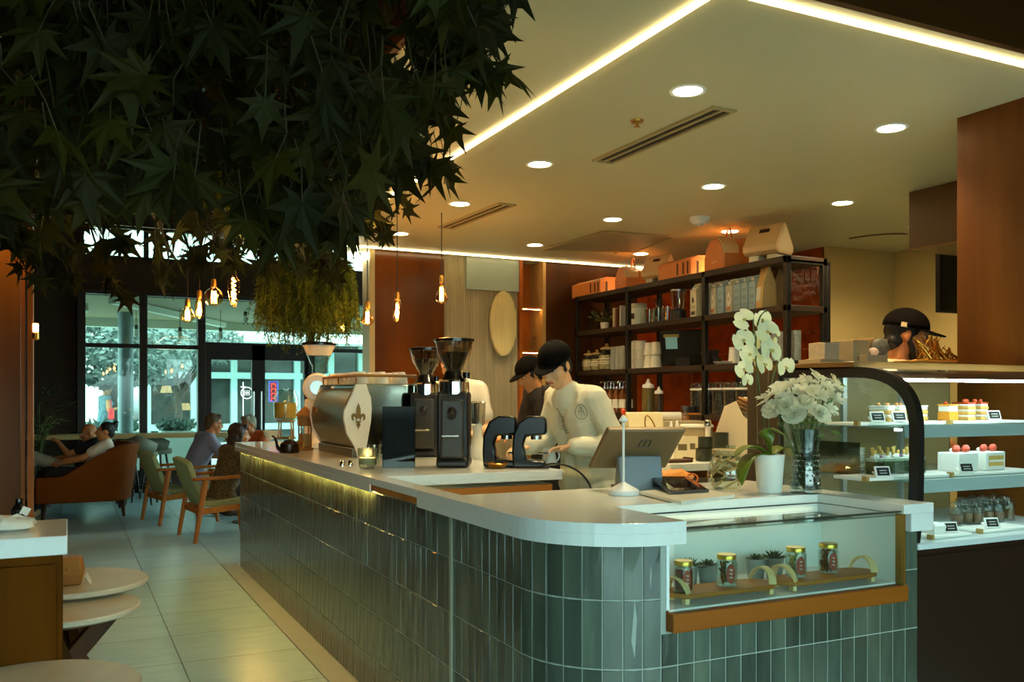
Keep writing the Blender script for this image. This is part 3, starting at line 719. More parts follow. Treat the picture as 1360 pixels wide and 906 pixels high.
pg2 = pz(566,606,ZT); grinder((pg2.x-.0,pg2.y,ZT), 'farther black hopper grinder standing behind and left of its twin', -.5)
# dark acrylic bin in front of the machine, glasses, candle
p = pz(530,620,ZT); o = T('acrylic_bin', 'tall dark clear acrylic bin beside the espresso machine end', 'bin', p, -.35)
a = .085
MB().box(-a,a,-a,-a+.006,0,.32).box(-a,a,a-.006,a,0,.32).box(-a,-a+.006,-a,a,0,.32).box(a-.006,a,-a,a,0,.32).build('walls', glass('smoke_acrylic', (158,156,120), .45, .03, .05), o)
MB().box(-a+.007,a-.007,-a+.007,a-.007,.002,.09).build('base_block', M_blk, o, bevel=.004)
st = MB()
for i in range(9): st.tube([(-.06+.015*i,-.05+.012*(i%3),.09),(-.06+.015*i,-.05+.012*(i%3),.22)], .004, 6)
st.build('straws', mat('straw_grey', (140,142,128), .5), o)
p = pz(513,617,ZT); o = T('clear_tumbler', 'small ribbed clear tumbler left of the dark acrylic bin', 'glass', (p.x-.06,p.y+.02,ZT))
MB().lathe([(0,.0),(.03,0),(.036,.11),(.033,.11),(.027,.006),(0,.006)],(0,0,0),20).build('body', M_clear, o)
m = MB()
for i in range(12): m.tube([(.031*cos(i*pi/6),.031*sin(i*pi/6),.03),(.0355*cos(i*pi/6),.0355*sin(i*pi/6),.1)], .003, 5)
m.build('ribs', M_clear, o)
p = pz(488,622,ZT); o = T('candle', 'lit candle in a frosted glass cup near the bar edge', 'candle', p)
MB().lathe([(0,0),(.036,0),(.04,.006),(.046,.02),(.05,.105),(.047,.105),(.043,.022),(0,.018)],(0,0,0),28).build('cup', glass('frost_cup', (226,232,220), .5, .3, .12), o)
MB().lathe([(0,.02),(.0425,.022),(.044,.055),(0,.057)],(0,0,0),24).build('wax', mat('wax', (236,226,196), .5), o)
MB().lathe([(0,.058),(.006,.064),(.007,.072),(.003,.084),(0,.09)],(0,0,0),10).build('flame', emis('flame', (255,170,60), 18), o)
point((p.x,p.y,p.z+.08), .6, (1,.6,.25), .02, 'candle_glow')
p = pz(460,619,ZT); o = T('chrome_knob_pair', 'pair of tiny chrome pieces on the bar left of the candle', 'knobs', p)  # small chrome knobs added beside the machine, their use not known
for s_ in (-1,1):
    MB().lathe([(0,0),(.014,0),(.013,.022),(.008,.03),(0,.034)],(s_*.022,0,0),14).build('shaker', M_chrome, o)
# metal pitcher, funnel, brass bowl behind the grinder
p = pz(634,609,ZT); o = T('shot_mixer', 'steel mixing cup standing on a small black blender base behind the grinders', 'blender', p)
MB().lathe([(.05,0),(.055,.03),(.045,.08),(.03,.14),(.03,.20)],(0,0,0),20).build('base', M_wht, o)
MB().lathe([(.034,.2),(.045,.21),(.05,.33),(.053,.34),(.05,.345),(.0,.34)],(0,0,0),24).build('cup', M_chrome, o)
p = pz(660,622,ZT); o = T('brass_dish', 'shallow brass dish beside the two black tampers', 'dish', p)
MB().lathe([(0,0),(.035,0),(.06,.022),(.057,.024),(.034,.005),(0,.005)],(0,0,0),24).build('bowl', M_brass, o)
MB().lathe([(.057,.022),(.064,.025),(.06,.028),(.057,.022)],(0,0,0),24).build('rim', M_brass, o)
# two black automatic tampers
def tamper(p, label, rz):
    o = T('tamping_press', label, 'coffee tamper', p, rz)
    pr = [(.07,0),(.07,.035),(-.03,.045),(-.045,.12),(-.03,.165),(.075,.175),(.075,.255),(.06,.27),(-.02,.272),(-.07,.24),(-.10,.17),(-.105,.08),(-.10,0)]
    MB().prism_x(pr, -.055, .055).build('body', M_gloss, o, True, bevel=.012, ang=40)
    MB().cyl((0,.02,.148),.03,.02,20).build('tamp_disc', M_steel, o)
    MB().box(-.05,.05,.03,.09,-.0,.012).build('foot', M_blk, o, bevel=.003)
    MB().tube([(-.03,.03,.075),(-.03,.09,.075),(.03,.09,.075),(.03,.03,.075)], .006, 8).build('fork', M_steel, o)
    MB().box(-.035,.035,.0752,.0775,.19,.235).build('display', mat('display_black', (10,10,10), .1), o); return o
p = pz(668,620,ZT); tamper(p, 'black curved tamping press, the left one of the pair', -2.1)
p = pz(705,621,ZT); tamper((p.x+.01,p.y,ZT), 'black curved tamping press nearest the barista, the right one of the pair', -2.1)
a = pz(716,622,ZT); bq = pz(712,632,ZT)
o = MB().tube(bez(a, a+Vector((.03,-.1,.06)), a+Vector((.12,-.3,.03)), Vector((a.x+.24,4.042,.90)), 14)+[Vector((a.x+.27,4.04,.80)), Vector((a.x+.28,4.04,.3))], .0055, 8).build('power_cord', M_blk)
tag(o, 'black power cord hanging over the inner counter edge by the tampers', 'cord')
# white shop grinder with clear hopper at the back of the bar
p = pz(424,588,ZT); o = T('shop_grinder', 'white upright shop grinder with a clear cone hopper behind the espresso machine', 'coffee grinder', (1.66,6.62,ZT), -.3)
MB().prism_x([(-.15,0),(.17,0),(.17,.04),(.1,.07),(.1,.36),(-.07,.36),(-.1,.07),(-.15,.04)], -.1, .1).build('body', M_wht, o, bevel=.015)
MB().lathe([(0,-.2),(.09,-.2),(.105,-.18),(.105,.12),(.09,.14),(0,.14)],(0,0,.44),28,(0,1,0)).build('motor_drum', M_wht, o)
MB().lathe([(0,-.26),(.05,-.26),(.055,-.2),(0,-.2)],(0,0,.44),20,(0,1,0)).build('burr_cover', M_steel, o)
MB().tube([(0,-.12,.36),(0,-.16,.20)],[.035,.028],14).build('spout', M_gloss, o)
z = .55; r = .13
MB().lathe([(.045,z-.02),(.05,z+.04),(.115,z+.2),(.111,z+.2),(.046,z+.04),(.041,z-.02)],(0,-.02,0),28,None,False).build('hopper', M_clear, o)
MB().lathe([(.085,z+.125),(.118,z+.20),(.114,z+.2),(.082,z+.126),(.085,z+.125)],(0,-.02,0),28,None,False).build('collar', M_wht, o)
MB().lathe([(0,z+.225),(.1,z+.225),(.124,z+.215),(.124,z+.2),(0,z+.2)],(0,-.02,0),28).build('lid', M_gloss, o)
p2 = T('glass_carafe', 'short clear glass dosing jar with dark lid in front of the white grinder', 'jar', (1.63,6.40,ZT+.44))
bpy.data.objects.remove(p2)
# drink dispenser
p = pz(380,583,ZT); o = T('drink_dispenser', 'glass drink dispenser of yellow lemonade on a stand with a tap', 'drink dispenser', (p.x,p.y,ZT))
k_ = proj(Vector((p.x,p.y,ZT))); t = p.x*FX+p.y*FY; u1 = t/F
MB().lathe([(.085,0),(.09,.01),(.075,.02),(.07,.02)],(0,0,0),24).build('base_ring', M_brass, o)
m = MB()
for i in range(4): m.tube([(.08*cos(i*pi/2+.4),.08*sin(i*pi/2+.4),.015),(.075*cos(i*pi/2+.4),.075*sin(i*pi/2+.4),.165)], .007, 8)
m.lathe([(.07,.155),(.085,.16),(.085,.17),(.07,.17),(.07,.155)],(0,0,0),24).build('stand', mat('stand_wood', (176,130,66), .5), o)
MB().lathe([(0,.172),(.095,.172),(.108,.19),(.11,.30),(.105,.37),(.085,.41),(.085,.44),(.081,.44),(.081,.41),(.101,.37),(.106,.3),(.104,.19),(.09,.177),(0,.177)],(0,0,0),28).build('jar', M_clear, o)
MB().lathe([(0,.18),(.088,.18),(.102,.195),(.104,.325),(0,.325)],(0,0,0),28).build('lemonade', mat('lemonade', (232,190,84), .15, var=.25, vscale=9, emit=None), o)
MB().lathe([(0,.455),(.02,.455),(.022,.445),(.088,.443),(.088,.43),(0,.43)],(0,0,0),24).build('lid', M_clear, o)
MB().tube([(-.03,-.105,.20),(-.04,-.135,.20)],.012,10).tube([(-.04,-.13,.215),(-.04,-.13,.175)],.009,8).build('tap', M_chrome, o)
# wooden drip tower, dark kettle, white bowl, cups at the far end
p = pz(405,598,ZT); o = T('wooden_dripper', 'small carved wooden dripper tower with a peaked roof on the bar end', 'coffee dripper', (p.x,p.y,ZT))
mw_ = wood('dripper_wood', (168,120,58), (120,78,32), 'z', 14, .55)
MB().lathe([(0,0),(.058,0),(.058,.015),(.045,.02),(.045,.03),(0,.03)],(0,0,0),20).build('base', mw_, o)
m = MB()
for i in range(4): m.tube([(.048*cos(i*pi/2+.8),.048*sin(i*pi/2+.8),.02),(.048*cos(i*pi/2+.8),.048*sin(i*pi/2+.8),.24)], .006, 8)
m.build('post', mw_, o)
MB().lathe([(0,.03),(.034,.03),(.04,.05),(.042,.11),(.044,.115),(0,.115)],(0,0,0),20).build('barrel', wood('barrel_wood', (190,156,100), (150,116,66), 'z', 12, .6), o)
MB().lathe([(0,.17),(.05,.17),(.055,.235),(.063,.24),(.06,.255),(.02,.295),(.012,.30),(0,.31)],(0,0,0),20).build('roof', mw_, o)
p = pz(387,601,ZT); o = T('pour_kettle', 'low dark pour-over kettle beside the wooden dripper tower', 'kettle', (p.x-.02,p.y-.03,ZT))
MB().lathe([(0,0),(.062,0),(.066,.01),(.06,.06),(.03,.085),(0,.09)],(0,0,0),24).build('body', mat('kettle_dark', (52,34,18), .25, .5), o)
MB().lathe([(0,.09),(.012,.092),(.012,.105),(0,.11)],(0,0,0),12).build('lid_knob', M_brass, o)
MB().tube(bez((-.055,0,.02),(-.10,0,.03),(-.07,0,.1),(-.115,0,.115),10),[.012]*4+[.009]*4+[.006]*3,8).build('spout', MATS['kettle_dark'], o)
MB().tube(bez((.05,0,.07),(.11,0,.11),(.11,0,.01),(.06,0,.02),10),.007,8).build('handle', M_brass, o)
p = pz(360,583,ZT); o = T('serving_bowl', 'small white bowl near the far end of the bar', 'bowl', p)
MB().lathe([(0,0),(.045,0),(.075,.075),(.072,.075),(.042,.006),(0,.006)],(0,0,0),24).build('bowl', M_wht, o)
MB().lathe([(0,.062),(.067,.062),(.0,.07)],(0,0,0),20).build('contents', mat('sugar', (210,190,150), .8), o)
# ================================================================ things on the front counter
def on(u, v): return pz(u, v, ZT)
p = on(828,657); o = T('table_lamp', 'slim white portable table lamp with cone base on the front counter', 'lamp', p)
MB().lathe([(0,0),(.058,0),(.06,.008),(.058,.018),(.03,.034),(.012,.044),(.006,.05)],(0,0,0),32).build('base', M_paint, o)
MB().cyl((0,0,.045),.0048,.23,12).build('stem', M_paint, o)
MB().lathe([(0,.302),(.004,.30),(.018,.282),(.018,.276),(.006,.272),(0,.272)],(0,0,0),20).build('head', M_paint, o)
# point of sale terminal, seen from behind
p = on(860,650); o = T('till_terminal', 'grey touchscreen till seen from behind on the front counter', 'cash register', (p.x-.03,p.y+.03,ZT), -.38)
MB().prism_x([(-.095,0),(.085,0),(.085,.012),(.03,.02),(-.01,.135),(-.052,.135),(-.085,.05)], -.085, .085).build('stand', mat('till_blue', (126,140,150), .45), o, bevel=.01)
MB().box(-.088,.088,-.03,.10,0,.012).build('foot', mat('till_dark', (70,66,58), .4), o, bevel=.004)
q = Euler((R(30),0,0)); sc_c = Vector((0,-.02,.165))
mq = q.to_matrix()
def pl_(x, y, z): return sc_c+mq @ Vector((x,y,z))
hs = MB(); pp = [(-.215,-.10),(.16,-.10),(.215,.09),(-.16,.09)]
vs_ = [pl_(x,-.012,z) for x, z in ((-.19,-.09),(.12,-.09),(.18,.09),(-.13,.09))]+[pl_(x,.012,z) for x, z in ((-.195,-.095),(.125,-.095),(.185,.095),(-.135,.095))]
hs.add(vs_, [(0,1,2,3),(7,6,5,4),(0,4,5,1),(1,5,6,2),(2,6,7,3),(3,7,4,0)])
hs.build('screen_back', mat('till_bronze', (120,98,66), .4, .2), o, bevel=.006)
vs_ = [pl_(x,.013,z) for x, z in ((-.185,-.085),(.115,-.085),(.175,.085),(-.125,.085))]; 
MB().add(vs_+[v+mq @ Vector((0,.002,0)) for v in vs_], [(0,1,2,3),(7,6,5,4),(0,4,5,1),(1,5,6,2),(2,6,7,3),(3,7,4,0)]).build('touchscreen', M_gloss, o)
lg = MB(); w_ = .003
for a_, b_ in (((-.025,-.016),(.017,-.016)),((.017,-.016),(.027,.016)),((.027,.016),(-.012,.016)),((-.012,.016),(-.025,-.016)),((-.005,-.016),(.008,.016))):
    lg.bar(pl_(a_[0]+.02,-.0125,a_[1]+.03), pl_(b_[0]+.02,-.0125,b_[1]+.03), w_, w_)
lg.build('logo', mat('logo_dark', (48,40,28), .4), o)
# marble board with a tablet on it
qs = [on(848,657), on(905,671), on(976,662), on(922,651)]; c = sum(qs, Vector())/4
o = T('marble_board', 'thin white marble board lying under the black tablet', 'board', (c.x,c.y,ZT))
MB().prism([(v.x-c.x, v.y-c.y) for v in qs], 0, .014).build('slab', mat('marble_pale', (224,222,206), .3, var=.12, vscale=12), o, bevel=.004)
MB().prism([((v.x-c.x)*.9,(v.y-c.y)*.9) for v in qs], -.0, .001).build('pad', M_blk, o)
zt2 = ZT+.015
qs = [pz(863,636,zt2+.03), pz(890,657,zt2), pz(942,654,zt2), pz(914,636,zt2+.03)]
o = T('tablet', 'black tablet lying tilted on the white marble board', 'tablet', (on(900,656).x,on(900,656).y,zt2))
L0 = o.location; vs_ = [v-L0 for v in qs]+[v-L0+Vector((0,0,.01)) for v in qs]
MB().add(vs_, [(3,2,1,0),(4,5,6,7),(0,1,5,4),(1,2,6,5),(2,3,7,6),(3,0,4,7)]).build('frame', mat('tablet_edge', (96,96,96), .3, .8), o, bevel=.002)
ce = sum(qs, Vector())/4-L0
vs_ = [(v-L0-ce)*.93+ce+Vector((0,0,.0102)) for v in qs]; MB().add(vs_+[v+Vector((0,0,.0012)) for v in vs_], [(3,2,1,0),(4,5,6,7),(0,1,5,4),(1,2,6,5),(2,3,7,6),(3,0,4,7)]).build('screen', mat('tablet_screen', (22,22,22), .06), o)
a_ = qs[0]*.9+qs[1]*.1-L0; b_ = qs[3]*.9+qs[2]*.1-L0; MB().bar(Vector((a_.x,a_.y,.012)), Vector((b_.x,b_.y,.012)), .03, .024).build('stand', M_blk, o)
# orange pouch behind the tablet, glass jar of shapes
p = on(918,646); o = T('orange_pouch', 'crumpled orange paper pouch behind the tablet', 'pouch', (p.x,p.y+.12,ZT), -.3)
m = MB(); q = random.Random(9)
m.sph((0,0,.03),(.085,.05,.03),16,8); m.v = [(x*(1+.12*q.uniform(-1,1)), y*(1+.12*q.uniform(-1,1)), max(0,z*(1+.15*q.uniform(-1,1)))) for x, y, z in m.v]
m.build('pouch', mat('orange_paper', (222,138,50), .5), o)
MB().tube(bez((.05,-.03,.04),(.1,-.05,.06),(.1,-.05,.0),(.06,-.05,.01),8),.004,6).build('tie', mat('tie_orange', (190,96,24), .5), o)
p = on(965,650); o = T('glass_jar', 'round glass jar filled with pale wooden strips, beside the orchid', 'jar', p)
MB().lathe([(0,0),(.05,0),(.07,.02),(.078,.055),(.07,.10),(.05,.135),(.05,.15),(.046,.15),(.046,.134),(.066,.1),(.074,.055),(.066,.022),(.048,.005),(0,.005)],(0,0,0),32).build('jar', M_clear, o)
m = MB(); q = random.Random(12)
for i in range(30):
    a = q.uniform(0,2*pi); z = q.uniform(.02,.12); rr = .066*math.sqrt(max(.1,1-((z-.055)/.085)**2))*q.uniform(.6,.92)
    c = Vector((rr*cos(a), rr*sin(a), z)); d = Vector((-sin(a),cos(a),q.uniform(-.9,.9))).normalized()*.028
    m.tube([c-d, c-Vector((cos(a),sin(a),0))*-.003, c+d], [.004,.006,.004], 6)
m.build('wooden_strips', mat('pale_wood', (214,180,124), .6, var=.3, vscale=20), o)
MB().lathe([(.05,.136),(.057,.14),(.057,.158),(.05,.162),(.046,.15),(.05,.136)],(0,0,0),28).build('rope_rim', mat('rope', (190,166,112), .8, bump=.8, bscale=150), o)
# vase of cut flowers
def petalmat(name, c):
    m = mat(name, c, .55, var=.08, vscale=20); nt = m.node_tree; L = nt.links.new; b = nt.nodes['Principled BSDF']; o = [n for n in nt.nodes if n.type == 'OUTPUT_MATERIAL'][0]
    t = nt.nodes.new('ShaderNodeBsdfTranslucent'); t.inputs[0].default_value = rgb(c); mx = nt.nodes.new('ShaderNodeMixShader'); mx.inputs[0].default_value = .3
    L(b.outputs[0], mx.inputs[1]); L(t.outputs[0], mx.inputs[2]); L(mx.outputs[0], o.inputs[0]); return m
M_petal = petalmat('petal_white', (240,238,214))
M_stem = mat('stem_green', (78,92,36), .55)
p = on(1070,655); o = T('crystal_vase', 'tall cut crystal vase holding white flowers on the front counter', 'vase', (p.x,p.y,ZT))
prf = [(0,.0),(.058,0),(.06,.01),(.055,.05),(.048,.11),(.047,.15),(.054,.20),(.062,.245)]
MB().lathe(prf+[(.058,.245),(.05,.2),(.043,.15),(.044,.11),(.05,.05),(.05,.016),(0,.014)],(0,0,0),32).build('glass_body', glass('crystal', (222,230,226), 1, .08, .07), o)
m = MB()
for i in range(14):
    for j in range(8):
        a = 2*pi*(i+.5*(j%2))/14; z = .03+j*.02; rr = .058-.011*sin(min(1,z/.15)*pi/2)
        c = Vector((rr*cos(a), rr*sin(a), z)); n = Vector((cos(a),sin(a),0)); t = Vector((-sin(a),cos(a),0))
        m.add([c-t*.011,c+Vector((0,0,-.01)),c+t*.011,c+Vector((0,0,.01)),c+n*.005],[(0,1,4),(1,2,4),(2,3,4),(3,0,4),(3,2,1,0)])
m.build('cut_facets', glass('crystal_facet', (214,224,220), 1, .12, .2), o)
bq = T('bouquet', 'bunch of white roses and lilies standing in the crystal vase', 'flowers', (p.x,p.y,ZT+.02))
def rose(m, c, r, up):
    q2 = random.Random(int(c[0]*9999)+int(c[2]*7777)); up = Vector(up).normalized(); rot = Vector((0,0,1)).rotation_difference(up).to_matrix()
    for ring, (n, rr, tilt, hh) in enumerate(((7,1,.35,.55),(6,.75,.75,.75),(5,.5,1.05,.85),(3,.28,1.3,.9))):
        for i in range(n):
            a = 2*pi*(i+.5*ring)/n+q2.uniform(-.2,.2); ol = []
            for k, (s, l) in enumerate(((0,.12),(-.55,.5),(-.62,.85),(-.3,1.05),(.3,1.05),(.62,.85),(.55,.5))):
                x = l*rr*r*cos(tilt*.8); z = l*r*hh*sin(tilt)*.9+(.12*r if l > .9 else 0); y = s*rr*r*.85
                v = Vector((x*cos(a)-y*sin(a), x*sin(a)+y*cos(a), z)); ol.append(Vector(c)+rot @ v)
            b = sum(ol, Vector())/7 - up*r*.08
            m.add(ol+[b], [(i_, (i_+1)%7, 7) for i_ in range(7)])
def lily(m, c, r, up, n=6):
    up = Vector(up).normalized(); rot = Vector((0,0,1)).rotation_difference(up).to_matrix(); c = Vector(c)
    for i in range(n):
        a = 2*pi*i/n; pr = [(0,0,0),(.45,-.27,.2),(.8,-.25,.32),(1.05,0,.26),(.8,.25,.32),(.45,.27,.2),(.55,0,.14)]
        ol = [c+rot @ Vector((x*r*cos(a)-y*r*sin(a), x*r*sin(a)+y*r*cos(a), z*r)) for x, y, z in pr]
        m.add(ol, [(0,1,6),(1,2,6),(2,3,6),(3,4,6),(4,5,6),(5,0,6)])
q = random.Random(21)
heads = []
for u, v, k in ((1045,541,'rose'),(1068,538,'rose'),(1088,552,'rose'),(1033,520,'lily'),(1050,513,'lily'),(1075,507,'lily'),(1097,515,'lily'),(1106,528,'lily'),(1084,525,'rose'),(1060,522,'lily'),(1040,530,'lily'),(1100,545,'lily'),(1070,518,'lily'),(1090,503,'lily'),(1028,545,'rose'),(1055,552,'rose'),(1078,556,'lily'),(1022,530,'lily'),(1110,512,'lily')):
    d = q.uniform(-.085,-.05) if k == 'rose' else q.uniform(-.03,.06); base = pt(u, v, p.x*FX+p.y*FY+d); heads.append((base-bq.location, k))
for h_, k in heads:
    up = (h_-Vector((0,0,.22))).normalized()+Vector((0,-.3,.2)); m = MB()
    if k == 'rose': rose(m, h_, .046, up)
    else:
        for _ in range(2): lily(m, h_+Vector((q.uniform(-.015,.015),q.uniform(-.015,.015),q.uniform(-.01,.01))), .042, up+Vector((q.uniform(-.6,.6),q.uniform(-.6,.6),0)))
    o2 = m.build('flower_head', M_petal, bq, True, ang=180, recalc=False)
    MB().tube(bez((h_.x*.12,h_.y*.12,.0),(h_.x*.15,h_.y*.15,.1),(h_.x*.6,h_.y*.6,h_.z*.7),h_,8), .0026, 5).build('stem', M_stem, bq)
m = MB()
for i in range(46):
    h_, k = q.choice(heads); c = h_*q.uniform(.75,1.0)+Vector((q.uniform(-.04,.04),q.uniform(-.04,.04),q.uniform(-.05,.03)))
    d = Vector((q.uniform(-1,1),q.uniform(-1,1),q.uniform(-.3,1))).normalized(); s = d.orthogonal().normalized()
    m.add([c, c+d*.025+s*.009, c+d*.055, c+d*.025-s*.009],[(0,1,2,3)])
m.build('leaves', mat('leaf_green', (92,112,46), .5), bq, False)
# orchid in a white pot
p = on(1022,654); o = T('potted_orchid', 'white moth orchid with two stems in a tapered white pot', 'potted plant', (p.x,p.y,ZT)); L0 = Vector(o.location)
MB().lathe([(0,0),(.045,0),(.047,.004),(.057,.145),(.053,.147),(.046,.02),(0,.018)],(0,0,0),32).build('pot', mat('pot_white', (232,232,222), .35), o)
MB().lathe([(0,.125),(.052,.125),(0,.135)],(0,0,0),20).build('soil', mat('bark_soil', (60,44,26), .9, bump=1, bscale=80), o)
tt = p.x*FX+p.y*FY
def P_(u, v, d=0): return pt(u, v, tt+d)-L0
def oleaf(pts, w, name='leaf'):
    c = bez(*pts, 10); vs_ = []; m = MB()
    for i, a in enumerate(c):
        d = (c[min(i+1,10)]-c[max(i-1,0)]).normalized(); sd = d.cross(Vector((0,0,1))).normalized(); ww = w*math.sin(pi*min(1,(i/10*.86+.12)))**.7*(1 if i < 10 else .1)
        n = sd.cross(d)
        vs_ += [a-sd*ww+n*ww*.3, a, a+sd*ww+n*ww*.3]
    fs = []
    for i in range(10):
        for k in (0,1): fs.append((i*3+k, i*3+k+1, i*3+k+4, i*3+k+3))
    m.add(vs_, fs); ob = m.build(name, mat('orchid_leaf', (96,112,30), .3, var=.25, vscale=6), o, True, ang=180)
    s = ob.modifiers.new('s', 'SOLIDIFY'); s.thickness = .003
top = Vector((0,0,.14))
oleaf((top, P_(1005,592), P_(990,590), P_(975,607,-.03)), .034)
oleaf((top, P_(1000,600,-.03), P_(985,610,-.06), P_(985,645,-.08)), .034)
oleaf((top, P_(1018,575), P_(1010,560), P_(1045,580,-.04)), .032)
oleaf((top, P_(1040,590,.05), P_(1050,590,.07), P_(1060,620,.1)), .034)
s1 = bez(top, P_(1012,540), P_(1004,500), P_(1000,420), 14); s2 = bez(top, P_(1020,560), P_(1018,510), P_(1036,475), 14); s3 = bez(P_(1004,470), P_(1002,430), P_(1010,415), P_(1018,412), 8)
for c in (s1, s2, s3): MB().tube(c, .0032, 6).build('flower_stem', M_stem, o)
for i_, s_ in enumerate(((1006,560,1004,460),(1014,560,1022,480))): MB().tube([P_(s_[0],s_[1]+30,.02),P_(s_[2],s_[3],.02)],.0022,6).build('support_stick', mat('stick', (120,100,50), .6), o)
def orchid(c, r, up, rot):
    m = MB(); up = Vector(up).normalized(); qd = Vector((0,0,1)).rotation_difference(up).to_matrix() @ Matrix.Rotation(rot, 3, 'Z')
    for a, l, w_ in ((90,1,.5),(210,1,.5),(330,1,.5),(0,1,.85),(180,1,.85)):
        a = R(a); ol = []
        for x, y in ((.05,0),(.35,-.7),(.7,-1),(.97,-.5),(1.02,0),(.97,.5),(.7,1),(.35,.7)):
            xx, yy = x*l, y*w_*l; z = .1+.12*x*x-.18*abs(y)*x*.5
            ol.append(c+qd @ (Vector((xx*cos(a)-yy*sin(a), xx*sin(a)+yy*cos(a), z))*r))
        ce = c+qd @ (Vector((.55*cos(a)*l,.55*sin(a)*l,.22))*r)
        m.add(ol+[ce], [(i, (i+1)%8, 8) for i in range(8)])
    f = m.build('flower', petalmat('orchid_petal', (248,248,206)), o, True, ang=180, recalc=False)
    MB().sph(c+qd @ (Vector((0,-.1,.3))*r), (r*.16,r*.2,r*.16), 10, 6).build('flower_lip', mat('orchid_lip', (214,196,110), .5), f)
cdir = Vector((-FX,-FY,.0))
for i, (u, v, r, d) in enumerate(((988,424,.034,0),(1012,424,.03,.01),(1019,440,.036,-.01),(1009,452,.032,.02),(987,452,.036,-.01),(994,470,.032,.0),(1022,466,.042,-.02),(1014,484,.034,.0),(988,490,.03,0),(1043,487,.032,-.01),(1000,478,.03,.02),(992,505,.022,.0))):
    orchid(P_(u,v,d), r*1.15, cdir+Vector((q.uniform(-.5,.5),q.uniform(-.3,.3),q.uniform(-.25,.3))), q.uniform(-.4,.4))
for u, v in ((1034,443),(1030,452)): MB().sph(P_(u,v),(.008,.008,.012),8,6).build('bud', MATS['orchid_petal'], o)
# ================================================================ things in the display case
ZD = .765
M_plank = wood('tray_wood', (186,126,58), (150,92,32), 'x', 10, .45)
def tray(u0, u1, label, depth=.13):
    a = py(u0,780,2.32); b = py(u1,780,2.32); a.z = b.z = ZD; c = (a+b)/2; L_ = (b-a).length; an = math.atan2(b.y-a.y, b.x-a.x)
    o = T('serving_tray', label, 'tray', (c.x,c.y,ZD), an, 'trays in the display case')
    pl = []
    for s in (1,-1):
        pl += [(s*(L_/2)*cos(R(t)) if abs(t) > 0 else s*L_/2, s*depth/2*max(-1,min(1,math.sin(R(t))*1.6))) for t in range(-80,81,16)]
    MB().prism(pl, .018, .033).build('board', M_plank, o, bevel=.004)
    for s in (-1,1):
        m = MB()
        for yy in (-depth*.3, depth*.3): m.bar((s*L_*.40,yy,0),(s*L_*.40,yy,.02),.016,.02)
        pts = bez((s*L_*.40,-depth*.42,.033),(s*L_*.43,-depth*.3,.095),(s*L_*.43,depth*.3,.095),(s*L_*.40,depth*.42,.033),12)
        for p_, q_ in zip(pts, pts[1:]): m.bar(p_, q_, .024, .006, (0,0,1))
        m.build('handle', mat('handle_maple', (222,196,138), .5), o)
    return o
t1 = tray(886,1024,'wooden serving tray with bent handles at the left in the display case')
t2 = tray(1028,1157,'wooden serving tray with bent handles at the right in the display case')
M_gold = mat('gold_lid', (206,170,72), .28, .8)
M_label = mat('label_red', (150,58,22), .5)
def jar(p, label, fill, fc, fc2, r=.03, h=.095):
    o = T('preserve_jar', label, 'jar', p, -.3)
    MB().lathe([(0,0),(r,0),(r+.002,.006),(r+.002,h*.78),(r*.86,h*.86),(r*.86,h*.9),(r*.82,h*.9),(r*.82,h*.86),(r-.001,h*.77),(r-.001,.006),(0,.004)],(0,0,0),24).build('glass_body', M_clear, o)
    MB().lathe([(0,h),(r*.9,h),(r*.95,h-.003),(r*.95,h*.85),(0,h*.85)],(0,0,0),24).build('lid', M_gold, o)
    if fill == 'jam': MB().lathe([(0,.006),(r-.003,.007),(r-.003,h*.74),(0,h*.74)],(0,0,0),20).build('contents', mat('jam_'+label[:6], fc, .2), o)
    else:
        m = MB(); q = random.Random(hash(label) % 999 if 0 else len(label))
        for i in range(60):
            a = q.uniform(0,6.3); rr = r*.74*math.sqrt(q.random()); z = q.uniform(.012,h*.7); rt = Euler((q.uniform(0,3),q.uniform(0,3),q.uniform(0,3))).to_matrix()
            if fill == 'cookies': m.lathe([(0,0),(.011,0),(.012,.003),(.01,.006),(0,.007)],(rr*cos(a)*.8,rr*sin(a)*.8,z),10,rt @ Vector((0,0,1)))
            else: m.sph((rr*cos(a)*.8,rr*sin(a)*.8,z),(.012,.006,.004),8,5,rt)
        m.build('contents', mat('fill_'+fill+str(fc[0]), fc, .6, col2=fc2, vscale=60), o)
    m = MB(); a0 = -1.55
    vs_ = []
    for k in range(9):
        t = a0-.42+.84*k/8; hz_ = .5*h*math.sqrt(max(0.0,1-((k-4)/4.2)**2))*.62
        vs_ += [((r+.0028)*cos(t),(r+.0028)*sin(t),h*.42-hz_),((r+.0028)*cos(t),(r+.0028)*sin(t),h*.42+hz_)]
    m.add(vs_, [(2*k,2*k+2,2*k+3,2*k+1) for k in range(8)]); m.build('label', M_label, o, recalc=False)
    m = MB()
    for z in (.3,.42,.54):
        pts = [((r+.0035)*cos(a0+d_), (r+.0035)*sin(a0+d_), h*z+dz_) for d_, dz_ in ((-.14,0),(-.05,.004),(.04,-.003),(.14,.003))]; m.tube(pts, .0012, 5)
    m.build('label_script', M_wht, o); return o
zj = ZD+.034
def yz(u, y, z): p = py(u, 700, y); return Vector((p.x, y, z))
jar(yz(908,2.31,zj), 'jar of dark red jam at the left end of the display case', 'jam', (120,34,10), None)
jar(yz(965,2.32,zj), 'gold-lidded jar of nuts, the right jar on the left tray', 'nuts', (186,140,70), (100,70,26), .033, .1)
jar(yz(1057,2.33,zj), 'gold-lidded jar of pale leaf shaped biscuits, left on the right tray', 'leafs', (216,196,130), (170,150,80), .033, .1)
jar(yz(1100,2.34,zj), 'gold-lidded jar packed with brown cookies, right on the right tray', 'cookies', (176,110,44), (120,66,20), .033, .1)
